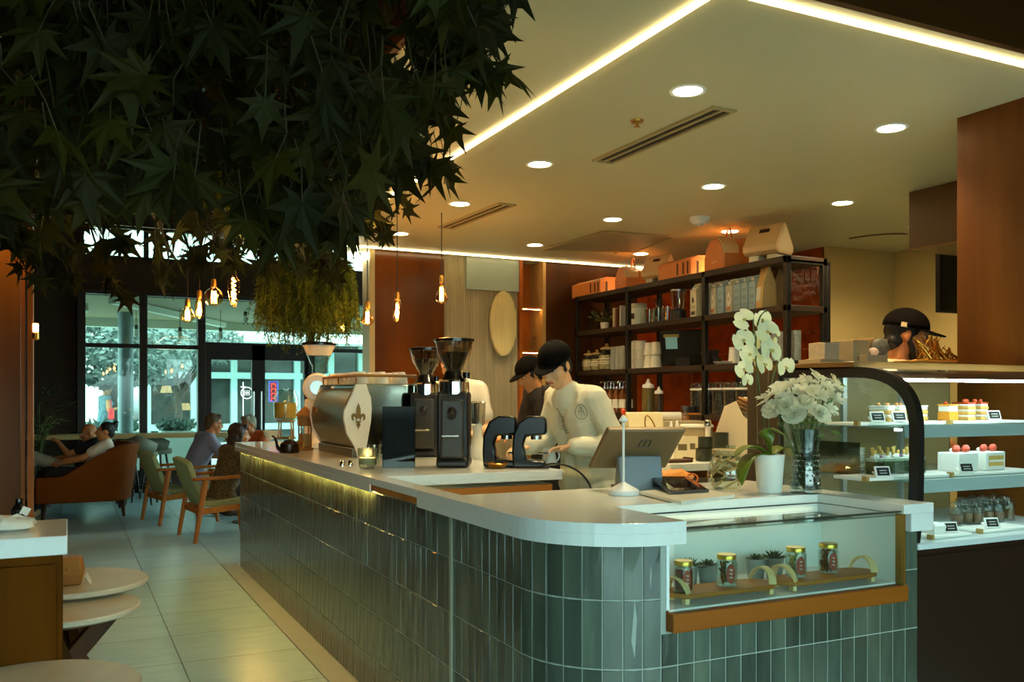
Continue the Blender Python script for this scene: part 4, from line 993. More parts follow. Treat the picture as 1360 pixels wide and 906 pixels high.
def succ(u, v, label, kind):
    p = yz(u,2.47,ZD); o = T('succulent_pot', label, 'potted plant', p, -.2, 'twin grey pots of succulents')
    for s in (-1,1):
        MB().lathe([(0,0),(.026,0),(.034,.07),(.036,.075),(.032,.075),(.026,.06),(0,.06)],(s*.036,0,0),20).build('pot', mat('grey_pot', (142,152,150), .5), o)
        MB().lathe([(0,.062),(.03,.062),(0,.068)],(s*.036,0,0),14).build('soil', MATS['bark_soil'], o)
        m = MB()
        for ring, (n, l, e) in enumerate(((9,.04,.35),(7,.034,.8),(5,.028,1.2))):
            if kind == s: n, l = n+3, l*1.35
            for i in range(n):
                a = 2*pi*(i+.5*ring)/n; d = Vector((cos(a)*cos(e),sin(a)*cos(e),sin(e))); sd = Vector((-sin(a),cos(a),0)); c = Vector((s*.036,0,.066)); nn = sd.cross(d)
                wv = .009 if kind != s else .004
                b = len(m.v); m.add([c, c+d*l*.55+sd*wv, c+d*l, c+d*l*.55-sd*wv, c+d*l*.5-nn*.004, c+d*l*.5+nn*.004],[(0,1,4),(1,2,4),(2,3,4),(3,0,4),(0,5,1),(1,5,2),(2,5,3),(3,5,0)])
        m.build('rosette', mat('succulent_green', (92,104,74), .5, var=.3, vscale=40), o)
    MB().tube([(-.07,0,.07),(0,-.034,.072),(.07,0,.07)], .0028, 6).tube([(-.07,0,.07),(0,.034,.072),(.07,0,.07)], .0028, 6).build('wire_rim', M_steel, o)
p0 = pz(928,780,ZD)
succ(927,776,'twin grey succulent pots at the left back of the display case',-1)
succ(1016,762,'twin grey succulent pots at the middle back of the display case',1)
# ================================================================ black shelving rack along the right side and everything on it
RXF = 4.5; RXB = 4.88
def RKY(u, x=4.62): return px(u, 400, x).y
ya, yb = 4.84, 7.78
SH = {'top': 2.40, 'upper': 2.055, 'lower': 1.665, 'bottom': 1.27}
rk = T('shelving_rack', 'tall black steel shelving rack with four shelves in front of the red tiles', 'shelving rack', (0,0,0))
for y in (ya+.02, RKY(832,RXF), RKY(908,RXF)-.25, yb-.02):
    for x in (RXF+.02, RXB-.02):
        MB().box(x-.02,x+.02,y-.02,y+.02,.96,2.40).build('post', M_black, rk, bevel=.003)
for nm, z in SH.items():
    MB().box(RXF,RXB,ya,yb,z-.045,z-.001).build('shelf', mat('shelf_dark', (46,32,18), .5, var=.2, vscale=6), rk, bevel=.003)
# right hand return frame
MB().box(RXB,RXB+.03,ya,ya+.03,.96,2.36).box(RXF,RXB+.03,ya,ya+.03,2.345,2.375).build('end_frame', M_black, rk, bevel=.003)
bc = T('back_counter', 'long dark back counter under the shelving rack', 'counter', (0,0,0))
MB().box(4.2,4.99,4.86,7.9,0,.92).build('cabinet', M_walnut, bc, bevel=.004)
MB().box(4.17,4.99,4.83,7.9,.92,.955).build('top', mat('back_top', (120,100,66), .3, var=.2, vscale=8), bc, bevel=.003)
M_kraft = mat('kraft_orange', (216,132,66), .5, var=.08, vscale=5)
M_krd = mat('kraft_dark', (70,40,18), .6)
M_tan = mat('gable_tan', (226,190,140), .5)
def at(u, key, dx=.18, dz=0): 
    x = RXF+dx; return Vector((x, RKY(u,x), SH[key]+dz))
def size(u, px_): # pixels -> metres at the rack
    p = at(u,'top'); return px_*(p.x*FX+p.y*FY)/F
# --- gift boxes on the top shelf
def flatbox(u0, u1, h, label):
    p = at((u0+u1)/2,'top'); L_ = abs(RKY(u0)-RKY(u1))*.92
    o = T('bakery_box', label, 'box', p, group=None)
    MB().box(-.13,.13,-L_/2,L_/2,0,h*.8).build('carton', M_kraft, o, bevel=.003)
    MB().prism_y([(-.13,h*.8),(.13,h*.8),(.05,h),(-.05,h)], -L_/2, L_/2).build('lid', M_kraft, o, bevel=.003)
    m = MB()
    for yy in (-L_/2+.03, -L_/2+.09, -L_/2+.17): m.box(-.1325,-.13,yy,yy+.018,.02,h*.7)
    for xx in (-.07,.05): m.box(xx,xx+.02,-L_/2-.0025,-L_/2,.02,h*.72)
    m.build('stripes', M_krd, o); return o
flatbox(772,814,.16,'long orange bakery box with dark stripes at the far left end of the top shelf')
flatbox(888,936,.17,'long orange bakery box with dark stripes in the middle of the top shelf')
def domebag(u, wpx, hpx, label):
    p = at(u,'top'); w_ = wpx; h = hpx
    o = T('gift_bag', label, 'gift box', p, -.25)
    MB().prism_x([(-w_/2,0),(w_/2,0),(w_/2*1.02,h*.45),(w_/2*.8,h*.75),(w_/2*.35,h),(-w_/2*.35,h),(-w_/2*.8,h*.75),(-w_/2*1.02,h*.45)], -.13, .13).build('body', M_kraft, o, True, bevel=.012, ang=40)
    MB().prism_x([(-w_/2*1.04,h*.45),(-w_/2*.82,h*.76),(-w_/2*.37,h*1.02),(-w_/2*.5,h*1.0),(-w_/2*.95,h*.72)], -.135, -.0).build('flap', M_tan, o, bevel=.004)
    MB().tube(bez((-.0,-.045,h),(-.0,-.05,h+.11),(0,.05,h+.11),(0,.045,h),12), .008, 8).build('handle', mat('handle_orange', (232,150,80), .5), o)
    m = MB()
    for k in (-.05,0,.06): m.cbox((-.09,k,h*.93),(.03,.012,.05),Euler((0,R(40),0)))
    m.build('slits', M_krd, o)
    m = MB().box(-.1325,-.1302,-.06,.04,h*.25,h*.28); m.build('print_line', M_tan, o); return o
domebag(841, .30, .20, 'orange domed gift bag with ring handle, the farther of two on the top shelf')
domebag(968, .36, .25, 'big orange domed gift bag with ring handle, the nearer of two on the top shelf')
def gable(u, label, s, rz):
    p = at(u,'top'); o = T('gable_box', label, 'box', p, rz, sc=s)
    pr = [(-.08,.055),(-.11,.075),(-.115,.11),(-.02,.255),(.0,.27),(.02,.255),(.115,.11),(.11,.075),(.08,.055)]
    MB().prism_x(pr, -.13, .13).build('sleeve', M_tan, o, True, bevel=.004, ang=30)
    MB().cbox((.0,-.0445,.222),(.075,.004,.028),Euler((R(-33),0,0))).build('handle_slot', M_krd, o)
    MB().prism_x([(-.07,.07),(-.095,.085),(-.095,.11),(0,.245),(.095,.11),(.095,.085),(.07,.07)], .1305, .133).build('end_panel', mat('gable_end', (232,206,164), .5), o)
    MB().box(-.11,-.03,-.07,.07,0,.056).build('cup_foot', M_wht, o, bevel=.008); MB().box(.03,.11,-.07,.07,0,.056).build('cup_foot', M_wht, o, bevel=.008)
gable(876, 'tan gable box on white feet in the middle of the top shelf', .95, -1.27)
gable(1020, 'pale gable box on white feet at the right end of the top shelf', 1.08, -1.27)
# --- upper shelf
def simple(name, label, cat, parts, p, rz=0, group=None):
    o = T(name, label, cat, p, rz, group)
    for n, mb, m in parts: mb.build(n, m, o)
    return o
p = at(787,'upper',.28); simple('picture_frame','dark picture frame leaning behind the small plant on the upper shelf','picture frame',[('frame',MB().box(-.012,.012,-.11,.11,0,.22),M_krd),('picture',MB().box(-.0145,-.012,-.09,.09,.02,.2),mat('dim_print',(70,58,40),.4,var=.5,vscale=20))],p)
p = at(803,'upper',.12); o = T('small_plant','small leafy plant in a white pot on the upper shelf','potted plant',p)
MB().lathe([(0,0),(.035,0),(.045,.07),(.04,.07),(.03,.05),(0,.05)],(0,0,0),16).build('pot',M_wht,o)
m = MB(); q = random.Random(31)
for i in range(70):
    d = Vector((q.gauss(0,.8),q.gauss(0,.8),q.uniform(.2,1))).normalized(); c = Vector((0,0,.08))+d*q.uniform(.03,.16); s = d.orthogonal().normalized()*.014
    m.add([c-d*.025,c+s,c+d*.035,c-s],[(0,1,2,3)])
m.build('foliage', mat('shelf_leaf', (104,112,60), .5), o, False)
for i, (u, cc, w_, h) in enumerate(((823,(210,190,150),.025,.19),(827,(96,52,26),.03,.18),(832,(196,196,188),.022,.2))):
    p = at(u,'upper',.15); o = T('book', ['tan','brown','pale grey'][i]+' book standing beside the white canister on the upper shelf','book',p)
    MB().box(-.07,.07,-w_/2,w_/2,0,h).build('cover', mat(f'book_{i}', cc, .5), o, bevel=.002)
    MB().box(-.068,.072,-w_/2+.003,w_/2-.003,.003,h-.003).build('pages', mat('paper', (226,216,190), .7), o)
p = at(848,'upper'); o = T('canister','white metal canister with a dark label on the upper shelf','canister',p)
MB().lathe([(0,0),(.075,0),(.075,.19),(.07,.2),(0,.205)],(0,0,0),24).build('body',M_wht,o); MB().lathe([(.077,.165),(.079,.17),(.079,.195),(.073,.207),(.0,.212)],(0,0,0),24).build('lid',mat('lid_grey',(196,190,170),.3,.3),o)
MB().cbox((-.075,-.012,.09),(.006,.05,.05)).build('label',M_krd,o)
cup = None
for i, (u, dx) in enumerate(((862,.1),(868,.2),(874,.1),(880,.2),(886,.1),(872,.3))):
    p = at(u,'upper',dx)
    lb = 'clear glass tumbler in the cluster beside the white canister on the upper shelf'
    if cup is None:
        cup = T('tumbler', lb, 'glass', p, group='tumblers on the upper shelf')
        MB().lathe([(0,0),(.034,0),(.04,.13),(.037,.13),(.031,.008),(0,.008)],(0,0,0),18).build('body',M_clear,cup)
    else: dup(cup, p)
p = at(874,'upper',.15,.135); p = at(873,'upper',.24); o = T('glass_ornament','clear glass stopper bottle among the tumblers on the upper shelf','bottle',p)
MB().lathe([(0,0),(.04,0),(.042,.1),(.015,.14),(.015,.18),(0,.18)],(0,0,0),16).build('bottle',M_clear,o); MB().sph((0,0,.21),.03,14,8).build('stopper',M_clear,o)
p = at(901,'upper',.15); o = T('electric_blender','small blender with a clear jug on a dark base, right of the tumblers','blender',p)
MB().lathe([(0,0),(.07,0),(.065,.09),(.05,.1),(0,.1)],(0,0,0),20).build('base',M_blk,o)
MB().lathe([(.045,.1),(.07,.25),(.066,.25),(.041,.104)],(0,0,0),20,None,False).build('jug',M_clear,o); MB().lathe([(0,.25),(.072,.25),(.072,.262),(0,.262)],(0,0,0),20).build('lid',M_steel,o)
# milk cartons
def carton(u, dx, label, style, h=.235):
    p = at(u,'upper',dx); o = T('drink_carton', label, 'carton', p, -.12, 'drink cartons on the upper shelf')
    w_ = .046; base = mat('carton_'+style, {'white':(214,206,180),'oat':(186,184,170),'blue':(150,178,192)}[style], .45)
    MB().box(-w_,w_,-w_,w_,0,h*.82).build('pack', base, o, bevel=.003)
    MB().prism_y([(-w_,h*.82),(w_,h*.82),(.004,h*.97),(-.004,h*.97)], -w_, w_).box(-.004,.004,-w_,w_,h*.95,h*1.02).build('gable_top', base, o)
    MB().cyl((-.025,0,h*.87),.013,.022,14,(-.7,0,.7)).build('screw_cap', mat('cap_white',(226,226,220),.4), o)
    def deco(m, poly, x=-w_-.0012): m.add([(x,a,b) for a, b in poly],[tuple(range(len(poly)))])
    if style == 'white':
        m = MB(); deco(m,[(-.02,.14),(.0,.17),(.02,.15),(.012,.12),(-.01,.115)]); deco(m,[(-.03,.02),(.03,.02),(.03,.05),(-.03,.05)]); 
        for z in (.075,.09): deco(m,[(-.03,z),(.03,z),(.03,z+.004),(-.03,z+.004)])
        m.build('print', mat('print_dark',(74,70,70),.5), o, recalc=False)
    elif style == 'oat':
        m = MB(); deco(m,[(.026*cos(t)*(1 if sin(t) < 0 else 1-.55*sin(t)),.1+.06*sin(t)) for t in [2*pi*k/20 for k in range(20)]]); m.build('print_drop', mat('print_white',(236,234,220),.5), o, recalc=False)
        m = MB(); deco(m,[(-.012,.115),(.012,.115),(.012,.12),(-.012,.12)],-w_-.002); deco(m,[(-.016,.1),(.016,.1),(.016,.106),(-.016,.106)],-w_-.002); deco(m,[(-.01,.086),(.01,.086),(.01,.09),(-.01,.09)],-w_-.002); m.build('print_text', MATS['print_dark'], o, recalc=False)
        m = MB(); deco(m,[(.016*cos(t)-.006,.035+.014*sin(t)) for t in [2*pi*k/12 for k in range(12)]],-w_-.002); deco(m,[(.012*cos(t)+.018,.03+.011*sin(t)) for t in [2*pi*k/12 for k in range(12)]],-w_-.0022); m.build('print_nuts', mat('print_orange',(206,128,40),.5), o, recalc=False)
    else:
        m = MB()
        for z in (.165,.15,.11,.10,.09,.05): deco(m,[(-.03,z),(.024,z),(.024,z+.004),(-.03,z+.004)])
        m.build('print', mat('print_grey',(96,110,126),.5), o, recalc=False)
L_ = ['first from the left','second from the left','third from the left','fourth from the left','fifth from the left','sixth from the left','seventh from the left','rightmost']
ks = [(927,'white','white carton with a dark block print'),(942,'oat','oat drink carton with a white drop print'),(953,'oat','oat drink carton with a white drop print'),(963,'blue','pale blue carton'),(974.5,'oat','oat drink carton with a white drop print'),(985,'blue','pale blue carton'),(995,'blue','pale blue carton'),(1005,'blue','pale blue carton')]
for i, (u, st, d) in enumerate(ks): carton(u, .1, f'{d}, {L_[i]} in the carton row', st, .27 if i == 0 else .255)
p = at(922,'upper',.22); simple('steel_flask','grey steel flask behind the white carton on the upper shelf','flask',[('body',MB().lathe([(0,0),(.035,0),(.035,.24),(.03,.26),(0,.262)],(0,0,0),16),M_steel),('cap',MB().cyl((0,0,.263),.03,.03,16),M_blk)],p)
def bag(u, dx, label, w_, h, c):
    p = at(u,'upper',dx); o = T('paper_bag', label, 'bag', p, -.3)
    MB().prism_y([(-.06,0),(.06,0),(.05,h*.6),(.012,h*.96),(.012,h),(-.012,h),(-.012,h*.96),(-.05,h*.6)], -w_/2, w_/2).build('bag', mat('bag_'+str(c[0]), c, .6, var=.15, vscale=10, bump=.4, bscale=20), o, bevel=.004)
    MB().cbox((-.056,0,h*.36),(.004,w_*.55,h*.34),Euler((0,R(4),0))).build('label', M_wht, o)
bag(1017,.10,'tan coffee bag standing right of the cartons on the upper shelf',.13,.30,(206,172,110)); bag(1031,.25,'light brown paper bag at the right end of the upper shelf',.13,.31,(186,146,84))
# --- lower shelf
jr = None
for i, u in enumerate((782,793,806,781)):
    p = at(u,'lower',.13 if i < 3 else .26); lb = ['clear clip-top jar of pale sweets, left of the row on the lower shelf','clear clip-top jar of pale sweets, middle of the row on the lower shelf','large clip-top jar of pale sweets, right of the row on the lower shelf','clip-top jar at the far left end of the lower shelf, behind the front row'][i]
    if jr is None:
        jr = T('storage_jar', lb, 'jar', p, group='storage jars on the lower shelf')
        MB().lathe([(0,0),(.06,0),(.066,.01),(.066,.12),(.05,.145),(.05,.16),(.046,.16),(.046,.143),(.062,.118),(.062,.012),(0,.006)],(0,0,0),24).build('glass_body',M_clear,jr)
        MB().lathe([(0,.008),(.06,.012),(.06,.115),(0,.12)],(0,0,0),20).build('contents',mat('sweets',(222,196,146),.6,col2=(176,140,90),vscale=60,bump=.8,bscale=60),jr)
        MB().lathe([(0,.185),(.02,.183),(.05,.172),(.052,.162),(0,.162)],(0,0,0),20).sph((0,0,.195),.014,10,6).build('lid',mat('cork_lid',(196,156,96),.6),jr)
        m = MB()
        for z in (.05,.065,.085): m.lathe([(.0672,z),(.0678,z),(.0678,z+.006),(.0672,z+.006),(.0672,z)],(0,0,0),24)
        m.build('print_bands',mat('jar_print',(236,224,190),.5),jr)
    else: dup(jr, p, 0, lb, sc=(1.25 if i == 2 else 1.0))
cup = None
for i, (u, dx) in enumerate(((816,.12),(822,.12),(828,.12),(819,.24),(826,.24))):
    p = at(u,'lower',dx); lb = 'tall stack of clear plastic cups beside the storage jars on the lower shelf'
    if cup is None:
        cup = T('cup_stack', lb, 'cups', p, group='clear cup stacks on the lower shelf'); pr = []
        for k in range(12): pr += [(.036,.018*k+.002),(.04,.018*k+.018)]
        MB().lathe([(.03,0)]+pr+[(.0,.225)],(0,0,0),18).build('cups',mat('clear_plastic',(186,190,180),.2,trans=.3),cup)
    else: dup(cup, p)
cup = None
lbs = {0:'white bowl in the leftmost stack on the lower shelf',1:'white bowl in the wide stack left of the black screen',2:'white paper cup in the stacks just left of the black screen'}
for col, (u, r_, n, hh, dx) in enumerate(((839,.05,3,.085,.14),(849,.062,3,.085,.14),(862,.05,2,.115,.14),(871,.05,2,.115,.14))):
    pr = None; k_ = min(col,2)
    for i in range(n):
        p = at(u,'lower',dx,i*hh); 
        if pr is None:
            pr = T('bowl' if k_ < 2 else 'paper_cup', lbs[k_], 'bowl' if k_ < 2 else 'cup', p, group=f'white stacks on the lower shelf {["a","b","c"][k_]}' if 0 else ['bowls in the left stack','bowls in the wide stack','paper cups by the screen'][k_])
            pf = [(0,0),(r_*.86,0),(r_,hh-.002),(r_*.95,hh-.002),(r_*.82,.006),(0,.006)] if k_ < 2 else [(0,hh-.002),(r_*.75,hh-.002),(r_,.0),(r_*.95,.0),(r_*.72,hh-.01),(0,hh-.01)]
            MB().lathe(pf,(0,0,0),20).build('body',M_wht,pr); MB().lathe([(r_,.0 if k_ == 2 else hh-.012),(r_*1.04,.003 if k_ == 2 else hh-.008),(r_,.008 if k_ == 2 else hh-.003),(r_,0 if k_ == 2 else hh-.012)],(0,0,0),20).build('rim',M_wht,pr)
        else: dup(pr, p)
p = at(906,'lower',.1); o = T('order_screen','black order screen with a blue note stuck on it, on the lower shelf','screen',p,.7)
mq = Euler((0,R(-14),0)).to_matrix()
MB().cbox((0,0,.155),(.02,.36,.30),mq).build('screen',M_gloss,o,bevel=.006)
MB().cbox(Vector((0,0,.155))+mq @ Vector((-.0115,.085,.045)),(.002,.10,.10),mq).build('blue_note',mat('note_blue',(120,180,206),.6),o)
MB().cbox(Vector((0,0,.155))+mq @ Vector((-.011,.085,.105)),(.002,.13,.03),mq).build('note_strip',mat('note_olive',(120,104,50),.6),o)
MB().prism_y([(.01,.0),(.12,.0),(.12,.02),(.03,.15),(.01,.15)],-.06,.06).build('stand',M_blk,o)
cup = None
for i, (u, dx, dz) in enumerate(((940,.12,0),(948,.12,0),(944,.26,0),(952,.26,0),(940,.12,.06),(948,.12,.06))):
    p = at(u,'lower',dx,dz); lb = 'black cup in the small stack right of the black order screen'
    if cup is None:
        cup = T('black_cup', lb, 'cup', p, group='black cups on the lower shelf')
        MB().lathe([(0,0),(.03,0),(.045,.058),(.041,.058),(.028,.006),(0,.006)],(0,0,0),18).build('bowl',M_blk,cup); MB().tube(bez((.04,0,.045),(.066,0,.05),(.06,0,.014),(.035,0,.016),8),.005,6).build('handle',M_blk,cup)
    else: dup(cup, p, i*.7)
pl = None
for i, (u, dx) in enumerate(((957,.1),(962,.2),(966,.1))):
    p = at(u,'lower',dx); lb = 'small white dish lying right of the black cups on the lower shelf'
    if pl is None:
        pl = T('small_dish', lb, 'dish', p, group='small dishes on the lower shelf'); MB().lathe([(0,0),(.035,0),(.06,.02),(.057,.022),(.033,.006),(0,.006)],(0,0,0),20).build('plate',M_wht,pl); MB().lathe([(.03,-.0),(.034,0),(.034,.004),(.03,.004),(.03,0)],(0,0,0),16).build('foot_ring',M_wht,pl)
    else: dup(pl, p)
p = at(975,'lower',.14); simple('white_beaker','white tapered beaker left of the orchid on the lower shelf','cup',[('body',MB().lathe([(0,0),(.045,0),(.038,.125),(.034,.125),(.04,.008),(0,.008)],(0,0,0),20),M_wht),('rim',MB().lathe([(.036,.122),(.04,.125),(.036,.129),(.034,.125),(.036,.122)],(0,0,0),20),M_wht)],p)
p = at(1001,'lower',.2); simple('blue_canister','dull blue canister behind the orchid on the lower shelf','canister',[('body',MB().lathe([(0,0),(.06,0),(.06,.19),(0,.19)],(0,0,0),20),mat('dull_blue',(96,108,104),.4)),('lid',MB().lathe([(0,.205),(.05,.205),(.063,.195),(.063,.19),(0,.19)],(0,0,0),20),M_blk)],p)
cup = None
for i in range(7):
    u = 1030+i*4.6; p = at(u,'lower',.10+.03*(i%2)); lb = 'tall upright stack of silver clear cups at the right end of the lower shelf'
    if cup is None:
        cup = T('silver_cup_stack', lb, 'cups', p, group='silver cup stacks at the rack end'); pr = []
        for k in range(14): pr += [(.031,.015*k+.002),(.035,.015*k+.015)]
        MB().lathe([(.028,0)]+pr+[(.0,.216)],(0,0,0),16).build('cups',mat('silver_plastic',(196,198,190),.18,.5),cup)
    else: dup(cup, p)
# --- bottom shelf: syrups, bottles, bean jars
def bottle(u, dx, h, r, c, label, grp=None, top=M_wht, pump=True):
    p = at(u,'bottom',dx); o = T('squeeze_bottle' if pump else 'glass_bottle', label, 'bottle', p, 0, grp)
    MB().lathe([(0,0),(r,0),(r,h*.68),(r*.9,h*.72),(0,h*.73)],(0,0,0),18).build('bottle',mat('bottle_'+str(c[0])+str(c[1]),c,.25),o)
    if pump: MB().lathe([(0,h*.73),(r*.95,h*.73),(r*.95,h*.82),(r*.4,h*.87),(r*.15,h),(0,h)],(0,0,0),14).build('nozzle_cap',top,o)
    else: MB().lathe([(r*.9,h*.72),(r*.35,h*.82),(r*.3,h*.98),(0,h)],(0,0,0),14).build('neck',mat('bottle_'+str(c[0])+str(c[1]),c,.25),o)
    return o
bottle(861,.06,.30,.055,(96,84,42),'big olive squeeze bottle with white cap on the bottom shelf'); bottle(875,.06,.23,.04,(56,40,20),'small dark squeeze bottle with white cap on the bottom shelf')
sy = None
for i, (u, dx) in enumerate(((803,.1),(811,.1),(819,.1),(827,.1),(835,.1),(807,.24),(815,.24),(823,.24),(831,.24))):
    p = at(u,'bottom',dx); lb = 'syrup bottle with steel pump in the row behind the barista'
    if sy is None:
        sy = T('syrup_bottle', lb, 'bottle', p, group='syrup bottles on the bottom shelf')
        MB().lathe([(0,0),(.038,0),(.038,.16),(.016,.2),(.014,.22),(0,.22)],(0,0,0),16).build('bottle',mat('syrup_brown',(110,60,20),.12,coat=.5),sy); MB().tube([(0,0,.22),(0,0,.29),(-.045,0,.285),(-.05,0,.27)],.006,8).lathe([(0,.22),(.018,.22),(.018,.24),(0,.242)],(0,0,0),12).build('pump',M_chrome,sy)
        MB().lathe([(.0385,.04),(.039,.04),(.039,.12),(.0385,.12),(.0385,.04)],(0,0,0),16).build('label',M_wht,sy)
    else: dup(sy, p)
bj = None
for i, u in enumerate((928,941,957,973,989)):
    p = at(u,'bottom',.08 if i else .14); lb = f'tall clear jar of coffee beans, {["first","second","third","fourth","last"][i]} from the left on the bottom shelf'
    if bj is None:
        bj = T('bean_jar', lb, 'jar', p, group='bean jars on the bottom shelf')
        MB().lathe([(0,0),(.066,0),(.07,.01),(.07,.235),(.066,.24),(.066,.012),(0,.006)],(0,0,0),24).build('glass_body',M_clear,bj); MB().lathe([(0,.007),(.064,.01),(.064,.185),(0,.19)],(0,0,0),20).build('beans',M_beans,bj)
        MB().lathe([(.0705,.195),(.072,.195),(.072,.21),(.0705,.21),(.0705,.195)],(0,0,0),24).build('band',M_wht,bj); MB().lathe([(0,.26),(.02,.258),(.065,.25),(.068,.24),(0,.24)],(0,0,0),20).build('lid',M_clear,bj)
    else: dup(bj, p)
# ================================================================ work counter behind the till with its clutter
wc = T('work_counter', 'white topped work counter behind the till', 'counter', (0,0,0))
c0 = pz(885,616,.98); wy = 4.75; wx0 = c0.x-.0
MB().box(wx0+.05,4.12,wy+.04,6.35,0,.93).build('cabinet', M_walnut, wc, bevel=.004)
MB().box(wx0,4.15,wy,6.4,.93,.98).build('top', M_white, wc, bevel=.004)
MB().box(wx0+.2,wx0+.5,wy+.028,wy+.04,.4,.88).build('door', mat('grey_door',(96,88,66),.4), wc, bevel=.003)
def wk(u, y=4.95): 
    p = py(u, 600, y); return Vector((p.x, y, .981))
def cup2(p, r, h, label, m_): 
    o = T('ceramic_jar', label, 'jar', p); MB().lathe([(0,0),(r*.9,0),(r,h*.05),(r,h),(r*.93,h),(r*.92,.01),(0,.01)],(0,0,0),24).build('body', m_, o); MB().lathe([(0,h*.96),(r*.9,h*.955),(r*.9,h*.93),(0,h*.93)],(0,0,0),20).build('fill', M_krd, o); return o
M_dg = mat('dark_green_ceramic', (52,56,40), .35)
cup2(wk(935,4.88),.055,.085,'lower dark green bowl of the stack on the work counter',M_dg)
b2 = wk(937,4.88); b2.z += .086; cup2(b2,.05,.075,'upper dark green bowl of the stack on the work counter',M_dg)
cup2(wk(957,5.05),.055,.18,'tall dark green jar right of the green bowl stack',M_dg)
p = wk(971,4.87); o = T('water_glass','small clear glass right of the tall dark green jar','glass',p); MB().lathe([(0,0),(.025,0),(.032,.1),(.029,.1),(.022,.008),(0,.008)],(0,0,0),18).build('body',M_clear,o); MB().lathe([(0,.008),(.021,.009),(.026,.06),(0,.062)],(0,0,0),16).build('water',mat('water_blue',(120,140,144),.1),o)
for i, (u, y) in enumerate(((906,5.0),(917,5.06))):
    p = wk(u,y); o = T('menu_card', f'pale folded card standing behind the green bowls, {["left","right"][i]} one','card',p,-.5)
    MB().prism_x([(-.03,0),(-.026,0),(.002,.15),(.03,0),(.034,0),(.004,.158),(-.002,.158)],-.05,.05).build('card',mat('card_pale',(214,202,164),.6),o); MB().box(-.03,.03,-.018,-.016,.05,.11).build('print',mat('card_print',(120,104,70),.6),o)
p = wk(902,4.84); o = T('dark_tray','flat dark tray at the work counter edge','tray',(p.x,p.y+.03,.981)); MB().box(-.14,.1,-.05,.05,0,.02).build('base',M_krd,o,bevel=.004); MB().box(-.14,-.13,-.05,.05,.02,.03).box(.09,.1,-.05,.05,.02,.03).build('rim',M_krd,o)
p = wk(925,5.3); o = T('cutlery_tub','grey lidded tub on the work counter behind the green jars','tub',p); MB().lathe([(0,0),(.10,0),(.115,.20),(.11,.21),(0,.21)],(0,0,0),28).build('tub',mat('tub_grey',(160,144,110),.4),o); MB().lathe([(0,.232),(.11,.232),(.122,.225),(.122,.21),(0,.21)],(0,0,0),28).build('lid',M_wht,o)
p = wk(940,5.12); o = T('salt_mill','small chrome mill behind the green bowl stack','mill',p); MB().lathe([(0,0),(.022,0),(.02,.20),(.024,.22),(0,.22)],(0,0,0),16).build('body',M_wht,o); MB().lathe([(0,.27),(.018,.268),(.026,.25),(.024,.222),(0,.222)],(0,0,0),16).build('top',M_chrome,o)
# cup and lid dispenser
p = wk(985,5.05); o = T('lid_dispenser','tall beige slanted lid dispenser full of stacked lids behind the orchid','dispenser',p,.5)
M_dsp = mat('dispenser_beige',(216,204,174),.4)
for s_ in (-1,1): MB().prism_x([(-.16,0),(.17,0),(.17,.12),(.085,.36),(.0,.40),(-.05,.30),(-.16,.2)], s_*.105-.006, s_*.105+.006).build('side_panel',M_dsp,o,bevel=.003)
MB().box(-.1,.1,-.16,.17,0,.015).build('base',M_dsp,o)
for k, xx in enumerate((-.05,.05)):
    m = MB(); d = Vector((0,-.38,.92)).normalized()
    for i in range(16): m.lathe([(0,0),(.045,0),(.047,.008),(.04,.012),(0,.013)],Vector((xx,.10,.07))+d*(.024*i),18,d)
    m.build('lid_stack',mat('lid_white',(228,216,190),.4) if k else mat('lid_brown',(150,104,56),.4),o)
MB().tube([(-.1,-.17,.11),(.1,-.17,.11)],.01,8).sph((0,-.175,.13),.025,12,8).build('knob',M_blk,o)
# takeaway boxes, blue tray, bottles, tissue box behind the till
def wk2(u, y): p = py(u, 560, y); return Vector((p.x, y, .981))
p = wk2(853,5.9); o = T('takeaway_carton','white takeaway carton with a peaked lid behind the till','box',p,-.3)
MB().box(-.16,.16,-.12,.12,0,.17).build('carton',mat('carton_cream',(226,212,166),.5),o,bevel=.004); MB().prism_x([(-.12,.17),(.12,.17),(.07,.31),(-.07,.31)],-.14,.14).build('lid',MATS['carton_cream'],o,bevel=.006)
p = wk2(868,5.3); o = T('blue_caddy','small blue caddy with a wire handle behind the till','caddy',p,-.3); MB().box(-.1,.1,-.06,.06,0,.175).build('box',mat('caddy_blue',(82,104,140),.45),o,bevel=.004); MB().tube(bez((-.05,0,.17),(-.09,0,.34),(-.03,0,.34),(.03,0,.17),10),.005,6).build('wire_handle',M_brass,o)
p = wk2(902,5.9); o = T('napkin_box','pale box of napkins with a rolled cloth on top behind the till','box',p,-.3); MB().box(-.18,.18,-.12,.12,0,.24).build('box',mat('napkin_box',(206,186,146),.55),o,bevel=.004); MB().cyl((-.19,0,.275),.035,.2,14,(1,0,0)).build('rolled_cloth',M_wht,o); MB().lathe([(0,.24),(.03,.24),(.035,.36),(.032,.36),(.0,.25)],(.05,.0,0),14).build('beaker',M_clear,o)
for i, u in enumerate((893,898)):
    p = wk2(u-2+3*i,5.2+.08*i); o = T('sauce_bottle',f'small white pointed sauce bottle behind the till, {["left","right"][i]} one','bottle',(p.x,p.y,.981)); MB().lathe([(0,0),(.045,0),(.045,.17),(.03,.19),(0,.19)],(0,0,0),18).build('bottle',M_wht,o); MB().lathe([(.02,.19),(.006,.26),(0,.262)],(0,0,0),12).build('nozzle',M_wht,o)
p = wk2(920,6.0); o = T('syrup_jug','square orange syrup jug with a dark cap left of the bean jars','bottle',p); MB().box(-.075,.075,-.07,.07,0,.30).build('jug',mat('orange_syrup',(178,104,30),.2),o,bevel=.02); MB().cyl((0,0,.30),.05,.05,18).build('cap',M_blk,o)
